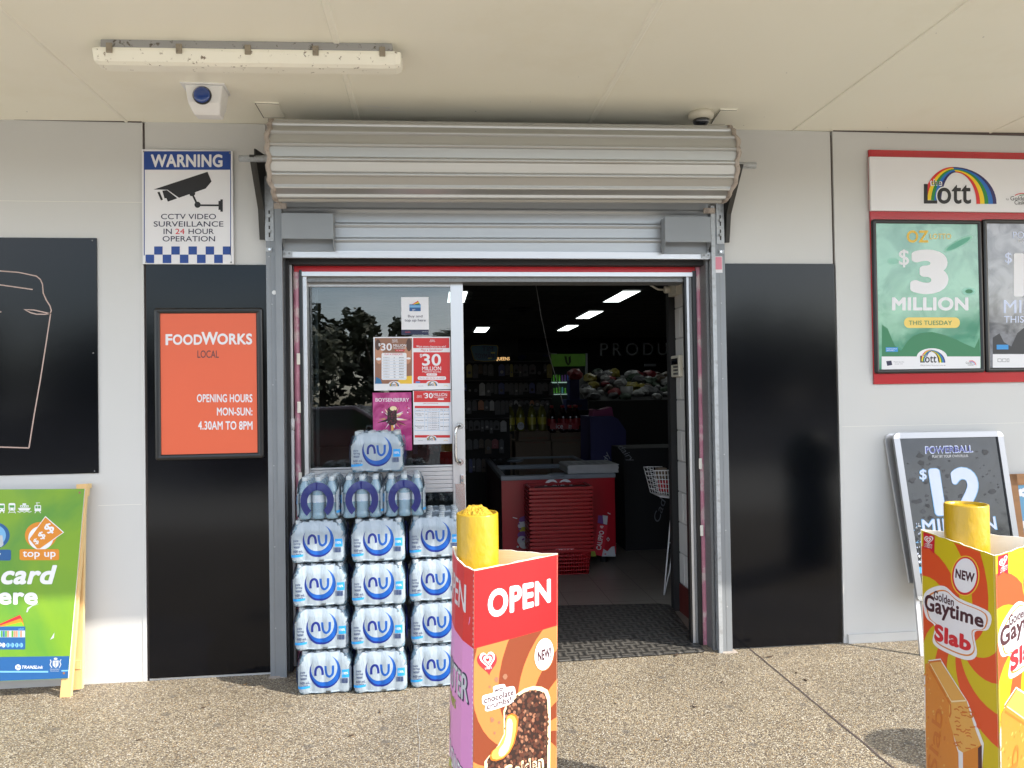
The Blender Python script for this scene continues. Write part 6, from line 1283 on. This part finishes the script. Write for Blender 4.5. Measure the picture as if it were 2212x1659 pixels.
# items in the wire basket
for k, (x, y, m) in enumerate(((1500, 390, 'redink'), (1540, 395, 'redink'), (1480, 300, 'carton'))): p = P_(x, y, SY+.12); b = MB(); b.box(p.x-.035, p.x+.035, p.y-.03, p.y+.03, p.z-.04, p.z+.04, m, bev=.006); setp(b.build('snack_packet'), ('red snack packet at the left inside the white wire basket', 'red snack packet at the right inside the white wire basket', 'brown packet sticking out of the top of the wire basket')[k], 'packet')
# cartons with soda bottles
def carton(x0, x1, y0, y1, Y, dep, label, lines):
    a, e, d, t = rectW(zE, x0, y0, x1, y1, Y); s = thing('carton', label, 'carton', ((a+e)/2, Y, d), 'brown drink cartons behind the freezer'); b = MB(); b.box(a, e, Y, Y+dep, d, t, 'carton', bev=.004); b.build('box', s)
    g = Gfx(WP(Y-.001), zE)
    for (tx, p, q, r_, u) in lines: g.text(tx, p, q, r_, u, 'carton_ink', 2, .03)
    g.build('print', s); return a, e, d, t
CY = 4.25
A1 = carton(554, 842, 1470, 1556, CY, .4, 'upper carton under the yellow soft drinks', [('6 x 2 LITRE P.E.T. 10 BOTTLES', 578, 1522, 818, 1540)])
A2 = carton(850, 1132, 1482, 1560, CY, .4, 'upper carton under the dark soft drinks', [('6 x 2 LITRE P.E.T. 10 BOTTLES', 868, 1520, 1110, 1538)])
zlow = W(*V(zE, 700, 1900), CY).z
for (x0, x1, lab) in ((530, 856, 'lower carton marked gross weight, left of two behind the freezer'), (866, 1150, 'lower carton marked gross weight, right of two behind the freezer')): carton(x0, x1, 1560, 1830, CY-.03, .45, lab, [('GROSS WEIGHT: 13kg', x0+90, 1568, x1-60, 1582)])
carton(310, 498, 1500, 1560, CY+.1, .4, 'small upper carton beside the pegboard', [('x 2 LITRE', 375, 1515, 460, 1532), ('10 BOTTLES', 380, 1540, 480, 1555)]); carton(305, 500, 1562, 1840, CY+.08, .4, 'tall lower carton beside the pegboard', [('P.E.T.', 335, 1588, 375, 1606)])
b = MB(); bpz = W(*V(zE, 700, 1830), CY-.03).z
b.box(A1[0]-.25, A2[1]+.06, CY-.06, CY+.5, 0, bpz, 'black_matte'); setp(b.build('shelf_base'), 'low dark plinth under the drink cartons', 'plinth')
def soda(kind):
    s = thing('soda_bottle', 'x', 'bottle', (0, 0, 0), 'soft drink bottles on the cartons'); WL[s.name] = Vector((0, 0, 0)); b = MB(); r = .048
    body = {'yellow': 'soda_yellow', 'dark': 'soda_dark'}[kind]; lab = {'yellow': 'soda_lemon', 'dark': 'soda_red'}[kind]
    prof = [(.03, 0), (.046, .01), (r, .03), (r, .08), (r, .082), (r, .16), (r, .162), (r-.002, .19), (.035, .23), (.018, .265), (.014, .28), (.014, .288)]
    b.lathe(prof, (0, 0, 0), body, 14); b.build('body', s); b = MB(); b.lathe([(r+.001, .075), (r+.001, .155)], (0, 0, 0), lab, 14, cap=False); b.build('label', s); b = MB(); b.lathe([(.0165, .28), (.0165, .305)], (0, 0, 0), 'soda_cap' if kind == 'yellow' else 'soda_red', 12); b.build('cap', s); return s
for kind, xs, rows in (('yellow', (485, 575, 680, 775), 3), ('dark', (865, 965, 1030, 1085), 3)):
    proto = soda(kind); cnt = 0
    for rr in range(rows):
        for i, x in enumerate(xs):
            o = proto if cnt == 0 else copy_tree(proto); cnt += 1; p = W(*V(zE, x, 1480), CY+.06); zz = A1[3] if kind == 'yellow' else A2[3]
            o.location = (p.x+.012*rr, CY+.06+rr*.11, zz+.001)
            o['label'] = f'{"yellow lemon" if kind == "yellow" else "dark cola"} soft drink bottle, {["front", "middle", "back"][rr]} row, {["first", "second", "third", "fourth"][i]} from the left'
g = Gfx(WP(CY+.005), zE)
# ice lettering on the dark bottles label row (a printed band round them)
b = None
gs = thing('price_band', 'red printed label strip on the dark soft drinks reading ice', 'label strip', (W(*V(zE, 940, 1420), CY+.005).x, CY+.005, A2[3]))
g.rect(842, 1395, 1108, 1450, 'soda_red', 1); g.text('ice', 896, 1402, 960, 1446, 'white', 2, .04); g.text('ice', 1012, 1402, 1040, 1446, 'white', 2, .04); g.build('print', gs)
gs2 = thing('lemon_label', 'round white lemon squash label on the yellow bottles', 'label', (W(*V(zE, 575, 1420), CY+.005).x, CY+.005, A1[3])); g = Gfx(WP(CY+.005), zE); g.ell(577, 1422, 32, 34, 'silver', 1); g.text('PUB', 562, 1400, 592, 1412, 'ink_black', 2, .03); g.text('LEMON', 558, 1414, 598, 1426, 'ink_black', 2, .03); g.text('SQUASH', 558, 1430, 598, 1440, 'ink_black', 2, .02); g.build('print', gs2)
# energy drink fridge
EY = 7.7; ex0, ex1, ez0, ez1 = rectW(zE, 845, 765, 1187, 1300, EY)
s = thing('drinks_fridge', 'upright drinks fridge with a green header and lit shelves', 'fridge', ((ex0+ex1)/2, EY, 0)); b = MB(); b.box(ex0, ex1, EY+.25, EY+.65, 0, ez1, 'int_black'); xh = W(*V(zE, 1165, 800), EY).x; b.box(xh, ex1, EY, EY+.05, 0, ez1, 'grey_paint'); b.box(ex0, ex0+.02, EY, EY+.05, 0, ez1, 'int_black'); b.build('cabinet', s)
a, e, d, t = rectW(zE, 852, 770, 1163, 880, EY); b = MB(); b.box(a, e, EY-.01, EY+.05, d, t, 'green_light'); b.build('header', s)
g = Gfx(WP(EY-.012), zE); g.poly([(972, 790), (992, 790), (1002, 845), (1012, 855), (1010, 800), (1030, 784), (1034, 840), (1018, 868), (1004, 874), (985, 850)], 'int_black', 3); g.build('emblem', s)
for k, (yt, yb) in enumerate(((960, 1022), (1070, 1130))):
    a, e, d, t = rectW(zE, 845, yb, 1155, yb+8, EY+.02); b = MB(); b.box(a, e, EY+.0, EY+.35, d, t, 'led'); b.build('shelf', s)
a, e, d, t = rectW(zE, 1154, 980, 1166, 1178, EY); b = MB(); b.box(a, e, EY-.004, EY+.004, d, t, 'led'); b.build('light_strip', s)
mat('can_green', (.10, .36, .03), .3, emit=.04); mat('can_blue', (.05, .08, .35), .3, emit=.03); mat('can_teal', (.1, .3, .35), .3, emit=.03); mat('can_purple', (.12, .05, .2), .3, emit=.03)  # faint glow in the can colours stands in for light inside the fridge
can0 = None
for sh, (yt, yb) in enumerate(((952, 1018), (1068, 1126))):
    for k in range(12):
        x = 850+k*26; a, e, d, t = rectW(zE, x, yt+rnd.uniform(0, 10), x+15, yb, EY+.05); m = rnd.choice(['can_green', 'can_green', 'can_blue', 'can_teal', 'can_purple']) if k > 2 else 'can_green'
        b = MB(); r_ = (e-a)/2; b.lathe([(r_*.8, d+.0), (r_, d+.01), (r_, t-.02), (r_*.7, t)], ((a+e)/2, EY+.12, 0), m, 10)
        setp(b.build('drink_can'), f'{m.split("_")[1]} energy drink can, {["first","second","third","fourth","fifth","sixth","seventh","eighth","ninth","tenth","eleventh","twelfth"][k]} from the left on the {["upper", "lower"][sh]} fridge shelf', 'can', 'energy drink cans in the fridge')
# signs in the shop
def isign(name, label, cat, x0, y0, x1, y1, Y, m):
    a, e, d, t = rectW(zE, x0, y0, x1, y1, Y); s = thing(name, label, cat, ((a+e)/2, Y, d)); return s, a, e, d, t
s, a, e, d, t = isign('toy_sign', 'blue shield shaped toy shop sign with yellow trim hanging over the pegboards', 'sign', 118, 684, 374, 838, 3.6, 0)
g = Gfx(WP(3.59), zE)
sh = [(130, 692), (246, 684), (364, 690), (374, 710), (364, 820), (345, 832), (246, 838), (160, 828), (148, 815), (120, 715)]
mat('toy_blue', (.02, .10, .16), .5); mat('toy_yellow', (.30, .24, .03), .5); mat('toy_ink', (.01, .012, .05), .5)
g.poly(sh, 'toy_yellow', 1); g.poly([(246+(x-246)*.95, 762+(y-762)*.93) for x, y in sh], 'toy_blue', 2); g.text('TIM', 226, 700, 326, 745, 'toy_ink', 3, .03); g.text('THE', 275, 752, 302, 764, 'toy_ink', 3, .02); g.text('TOYMAN', 160, 765, 332, 808, 'toy_ink', 3, .03); g.rect(306, 752, 344, 765, 'greentext', 4); g.rect(280, 802, 314, 814, 'greentext', 4); g.build('print', s); b = MB(); P3 = [P for P in sh]
b = slab(WP(3.595), sh, .02, 'toy_yellow', None, zE); b.build('board', s)
s, a, e, d, t = isign('lit_shop_sign', 'small glowing cream letters on a dark sign behind the toy sign', 'sign', 360, 790, 478, 870, 6.5, 0); b = MB(); b.box(a-.2, e, 6.5, 6.56, d, t, 'int_black'); b.build('box', s); g = Gfx(WP(6.49), zE); g.text('QUEENS', 346, 798, 476, 832, 'sign_light', 2, .04); g.text('LAND', 420, 852, 476, 866, 'sign_light', 2, .03); g.build('print', s)
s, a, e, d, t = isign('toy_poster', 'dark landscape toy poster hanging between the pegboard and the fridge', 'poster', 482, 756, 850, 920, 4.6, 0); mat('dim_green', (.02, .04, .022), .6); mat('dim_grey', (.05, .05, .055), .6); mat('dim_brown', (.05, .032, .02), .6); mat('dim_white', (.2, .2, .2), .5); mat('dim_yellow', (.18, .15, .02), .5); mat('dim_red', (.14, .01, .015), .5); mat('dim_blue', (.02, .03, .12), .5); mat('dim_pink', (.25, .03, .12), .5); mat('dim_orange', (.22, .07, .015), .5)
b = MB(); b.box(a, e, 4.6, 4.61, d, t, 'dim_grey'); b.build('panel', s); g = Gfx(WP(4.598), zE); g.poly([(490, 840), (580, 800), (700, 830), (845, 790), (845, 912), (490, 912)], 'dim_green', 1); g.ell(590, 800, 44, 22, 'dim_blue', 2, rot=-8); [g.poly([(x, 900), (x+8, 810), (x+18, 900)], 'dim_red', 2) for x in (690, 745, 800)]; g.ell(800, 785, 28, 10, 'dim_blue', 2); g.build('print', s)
# pegboard gondola with hanging packets
s = thing('pegboard_rack', 'black pegboard rack full of hanging goods behind the door stile', 'display rack', (.8, 3.9, 0)); pgx0, pgx1 = W(*V(zE, -420, 1000), 3.9).x, W(*V(zE, 850, 1000), 3.9).x; zt2 = W(*V(zE, 400, 840), 3.9).z
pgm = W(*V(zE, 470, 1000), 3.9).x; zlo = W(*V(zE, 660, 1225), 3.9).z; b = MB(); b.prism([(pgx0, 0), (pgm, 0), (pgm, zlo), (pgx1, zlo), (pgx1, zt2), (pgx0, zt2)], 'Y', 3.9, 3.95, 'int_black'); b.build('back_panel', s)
for zz in (840, 1010, 1180, 1350): z_ = W(*V(zE, 400, zz), 3.85).z; b = MB(); b.tube([(pgx0, 3.84, z_), (pgx1 if zz < 1300 else pgm, 3.84, z_)], .006, 'dim_grey', 6); b.build('hook_rail', s)
pk0 = None; cnt = 0
rowy = [(862, 990), (1030, 1150), (1190, 1320), (1372, 1500), (1540, 1680), (1720, 1900)]
for ri, (y0, y1) in enumerate(rowy):
    x = -400
    while x < 830:
        w_ = rnd.uniform(26, 60); x1 = x+w_
        if ri >= 3 and x1 > 470: break
        hgt = (y1-y0)*rnd.uniform(.6, 1)
        if ri == 2 and x1 > 470: hgt = min(hgt, 38)
        a, e, d, t = rectW(zE, x, y0, x1, y0+hgt, 3.8)
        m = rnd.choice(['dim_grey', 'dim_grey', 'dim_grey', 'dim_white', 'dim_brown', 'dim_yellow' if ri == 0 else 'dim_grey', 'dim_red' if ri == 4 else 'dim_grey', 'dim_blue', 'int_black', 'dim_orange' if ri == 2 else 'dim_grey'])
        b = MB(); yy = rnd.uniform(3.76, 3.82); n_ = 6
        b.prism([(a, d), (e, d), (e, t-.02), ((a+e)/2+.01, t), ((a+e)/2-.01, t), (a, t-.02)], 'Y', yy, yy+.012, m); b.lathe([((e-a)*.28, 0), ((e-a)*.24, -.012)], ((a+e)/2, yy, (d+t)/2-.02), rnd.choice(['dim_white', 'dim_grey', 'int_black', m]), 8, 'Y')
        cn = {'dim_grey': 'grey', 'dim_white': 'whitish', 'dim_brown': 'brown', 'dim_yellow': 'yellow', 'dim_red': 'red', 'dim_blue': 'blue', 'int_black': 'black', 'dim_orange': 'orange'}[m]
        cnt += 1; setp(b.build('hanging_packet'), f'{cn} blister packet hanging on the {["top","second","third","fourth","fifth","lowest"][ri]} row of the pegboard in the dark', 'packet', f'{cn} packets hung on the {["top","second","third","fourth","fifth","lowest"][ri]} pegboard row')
        x = x1+rnd.uniform(2, 9)
# blue dump bin, boxes
a, e, d, t = rectW(zE, 1210, 1335, 1412, 1760, 3.4); b = MB(); b.prism([(a, 0), (e+.12, 0), (e+.14, t-.15), (e+.06, t-.03), (e, t), (a, t)], 'Y', 3.4, 3.9, 'navy'); setp(b.build('cardboard_display'), 'dark blue cardboard display bin right of the soft drinks', 'display bin')
s, a, e, d, t = isign('snack_display', 'blue snack display box with yellow and red lettering below the fridge', 'display box', 990, 1180, 1185, 1280, 5.2, 0); b = MB(); b.box(a, e, 5.2, 5.5, d, t, 'dim_blue', bev=.006); b.box(a+.05, e-.1, 5.22, 5.4, t, t+.25, 'dim_blue'); b.build('box', s); g = Gfx(WP(5.195), zE); g.text('BIG', 1034, 1232, 1088, 1258, 'ylw_int', 2, .06); g.text('W', 1092, 1230, 1134, 1256, 'dim_red', 2, .06); g.build('print', s)
b = MB(); bz = rectW(zE, 990, 1280, 1185, 1300, 5.2); b.box(bz[0]-.02, bz[1]+.02, 5.15, 5.6, 0, bz[3], 'int_black'); setp(b.build('counter'), 'dark counter holding the blue snack display box', 'counter')
# pink bag on top of the blue bin
p = W(*V(zE, 1300, 1300), 3.6); b = MB(); b.prism([(p.x-.11, p.z-.055), (p.x+.12, p.z-.055), (p.x+.10, p.z+.06), (p.x-.02, p.z+.03), (p.x-.10, p.z+.04)], 'Y', 3.5, 3.7, 'dim_pink'); setp(b.build('pink_packet', bevel=.01), 'bright pink packet lying on the dark blue display bin', 'packet')
# produce display in the dark
s = thing('produce_bench', 'long dark produce bench piled with bagged goods at the back right', 'produce display', (3.2, 6.2, 0)); a, e, d, t = rectW(zE, 1195, 1290, 1960, 1400, 6.0); b = MB(); b.box(a, e+1.5, 6.0, 7.6, 0, d+.3, 'int_black'); b.build('bench', s); bz = d+.3
for k in range(70):
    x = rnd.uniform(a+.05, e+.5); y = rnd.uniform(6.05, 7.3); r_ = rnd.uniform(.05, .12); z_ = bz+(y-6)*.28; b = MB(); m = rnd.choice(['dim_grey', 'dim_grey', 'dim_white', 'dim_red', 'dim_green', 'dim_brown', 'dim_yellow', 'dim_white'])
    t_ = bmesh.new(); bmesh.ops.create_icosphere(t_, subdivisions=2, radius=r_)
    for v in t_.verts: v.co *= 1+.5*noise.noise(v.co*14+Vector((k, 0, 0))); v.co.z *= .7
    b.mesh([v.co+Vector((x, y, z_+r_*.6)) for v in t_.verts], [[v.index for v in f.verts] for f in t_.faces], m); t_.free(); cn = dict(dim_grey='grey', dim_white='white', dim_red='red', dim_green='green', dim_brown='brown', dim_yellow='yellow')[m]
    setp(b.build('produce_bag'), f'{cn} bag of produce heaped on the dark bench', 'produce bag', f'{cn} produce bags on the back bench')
b = MB(); b.prism([(6.0, bz-.0), (7.5, bz), (7.5, bz+.40), (6.0, bz+.02)], 'X', a, e+1.4, 'int_black'); b.build('slope', s)
for k, (x, y, h_, r_) in enumerate(((1540, 1190, 130, .07), (1800, 1160, 95, .035))): p = W(*V(zE, x, y), 6.3); b = MB(); hh = h_*.238*10.3/1600; b.lathe([(r_*1.3, 0), (r_*1.3, hh)], (p.x, p.y, p.z), 'dim_white', 14); setp(b.build('bag_roll'), ('thick white roll of produce bags on the back bench', 'thin white roll of produce bags at the right of the back bench')[k], 'bag roll')
a, e, d, t = rectW(zE, 1702, 858, 1806, 880, 12); b = MB(); b.box(a, e, 12, 12.05, d, t, 'lettergrey'); o = b.build('price_rail'); setp(o, 'small pale horizontal sign hanging below the big wall letters', 'sign')
# black sweets stand with white script, right
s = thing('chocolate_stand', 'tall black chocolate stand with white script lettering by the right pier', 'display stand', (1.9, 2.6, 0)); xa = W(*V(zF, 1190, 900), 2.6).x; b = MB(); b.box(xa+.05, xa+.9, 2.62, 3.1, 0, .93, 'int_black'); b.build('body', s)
g = Gfx(WP(2.61), zF); g.text('Cad', 1380, 540, 1560, 590, 'lettergrey', 2, 0, shear=.3, rot=-72); g.build('print', s)
a, e, d, t = rectW(zF, 975, 30, 1130, 215, 3.0)
g = Gfx(WP(3.39), zF); P4 = thing('script_banner', 'white handwriting on the dark blue display bin above the newspapers', 'sign', (W(*V(zF, 1085, 190), 3.39).x, 3.39, W(*V(zF, 1085, 220), 3.39).z)); g.text('dy', 1050, 160, 1125, 210, 'silver', 1, 0, rot=-75, shear=.3); g.build('print', P4)
g = Gfx(WP(2.609), zF); P5 = thing('script_sign', 'white handwriting on the black chocolate stand right of the newspapers', 'sign', (W(*V(zF, 1230, 240), 2.609).x, 2.609, .9)); g.text('dairy', 1150, 130, 1300, 190, 'lettergrey', 1, 0, rot=50, shear=.3); g.build('print', P5)
# far wall clutter: dark shelves behind
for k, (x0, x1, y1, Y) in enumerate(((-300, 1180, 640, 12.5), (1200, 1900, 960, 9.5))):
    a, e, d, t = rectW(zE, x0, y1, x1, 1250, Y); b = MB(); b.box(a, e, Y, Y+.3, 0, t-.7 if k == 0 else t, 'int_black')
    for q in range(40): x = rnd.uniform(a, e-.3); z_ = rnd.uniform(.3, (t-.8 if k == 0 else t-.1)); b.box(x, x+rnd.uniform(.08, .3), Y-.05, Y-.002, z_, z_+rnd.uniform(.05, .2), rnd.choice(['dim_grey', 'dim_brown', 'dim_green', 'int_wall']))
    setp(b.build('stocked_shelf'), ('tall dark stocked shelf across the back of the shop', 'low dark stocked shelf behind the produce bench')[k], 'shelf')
# things above shelf: boxes
for k in range(5): a, e, d, t = rectW(zE, 560+k*90, 650+rnd.uniform(0, 40), 640+k*90, 760, 12.4); b = MB(); b.box(a, e, 12.5, 12.8, d-.9, t-.25, rnd.choice(['dim_grey', 'int_wall'])); setp(b.build('storage_box'), f'dark storage box on top of the back shelf, {["first","second","third","fourth","fifth"][k]} from the left', 'box', 'boxes on the back shelf')
# ================================================================== BEHIND THE CAMERA: trees and a car seen as reflections
def tree_mesh(seed, h, wd):
    r = random.Random(seed); b = MB(); cl = []
    for k in range(26): a = r.uniform(0, 6.28); q = r.uniform(0, 1)**.6*wd; z = h*r.uniform(.12, .95); q *= 1-.5*abs(z/h-.5); cl.append((q*math.cos(a), q*math.sin(a), z, r.uniform(.6, 1.3)))
    vs, fs = [], []
    for cx_, cy_, cz_, cr_ in cl:
        for k in range(70):
            d = Vector((r.gauss(0, 1), r.gauss(0, 1), r.gauss(0, .8))).normalized()*cr_*r.uniform(.5, 1.05); p = Vector((cx_, cy_, cz_))+d; s_ = r.uniform(.16, .40); u = Vector((r.gauss(0, 1), r.gauss(0, 1), r.gauss(0, 1))).normalized(); v = u.orthogonal().normalized(); i = len(vs)
            vs += [p+u*s_, p+v*s_*.6, p-u*s_, p-v*s_*.6]; fs.append((i, i+1, i+2, i+3))
    b.mesh(vs, fs, 'leaf'); t = MB(); t.tube([(0, 0, 0), (.1, .05, h*.4), (.0, .1, h*.75)], [.28, .2, .06], 'bark', 8)
    for cx_, cy_, cz_, cr_ in cl[:9]: t.tube([(.05, .05, h*.35), (cx_*.5, cy_*.5, (h*.35+cz_)/2), (cx_, cy_, cz_)], [.12, .07, .03], 'bark', 5)
    return b, t
protos = []
for sd_, h_, wd_ in ((1, 9.5, 3.6), (2, 7.2, 3.0), (3, 8.2, 3.8)):
    b, t = tree_mesh(sd_, h_, wd_); s = thing('gum_tree', 'x', 'tree', (0, 0, 0), 'trees across the car park'); WL[s.name] = Vector((0, 0, 0)); b.build('crown', s, recalc=False, origin=(0, 0, 0)); t.build('trunk', s); protos.append(s)
used = set(); kk = 0
for x in [v*2.4-48 for v in range(44)]:
    i = kk % 3; o = protos[i] if i not in used else copy_tree(protos[i]); used.add(i); o.location = (x+rnd.uniform(-1.5, 1.5), -46-rnd.uniform(0, 8), -.14); o.rotation_euler = (0, 0, rnd.uniform(0, 6)); o.scale = (1, 1, rnd.uniform(.62, .86))
    if -12 < x < -6: o.scale = (1.1, 1.1, rnd.uniform(.85, 1.1))
    o['label'] = 'gum tree across the car park, seen mirrored in the door glass'; kk += 1
s = thing('parked_car', 'dark red car parked behind the viewer, mirrored low in the door glass', 'car', (-2.2, -10.5, -.14)); zc0 = -.14
prof = [(-2.1, .3), (-2.15, .62), (-1.9, .82), (-1.15, .92), (-.55, 1.38), (.75, 1.42), (1.45, .98), (2.0, .9), (2.15, .6), (2.1, .3)]
b = MB(); b.prism([(-2.2+x, z+zc0) for x, z in prof], 'Y', -11.35, -9.65, 'carpaint'); b.build('body', s, bevel=.06)
b = MB(); b.prism([(-2.2+x, z+zc0) for x, z in ((-1.0, .96), (-.5, 1.33), (.7, 1.36), (1.3, 1.0))], 'Y', -11.36, -9.64, 'glass_dark'); b.build('window', s)
for x in (-1.3, 1.3):
    for y in (-9.7, -11.3): b = MB(); b.lathe([(.2, -.1), (.32, -.09), (.32, .09), (.2, .1)], (-2.2+x, y, .32+zc0), 'black_matte', 20, 'Y'); b.build('wheel', s)
print('objects', len(bpy.data.objects))
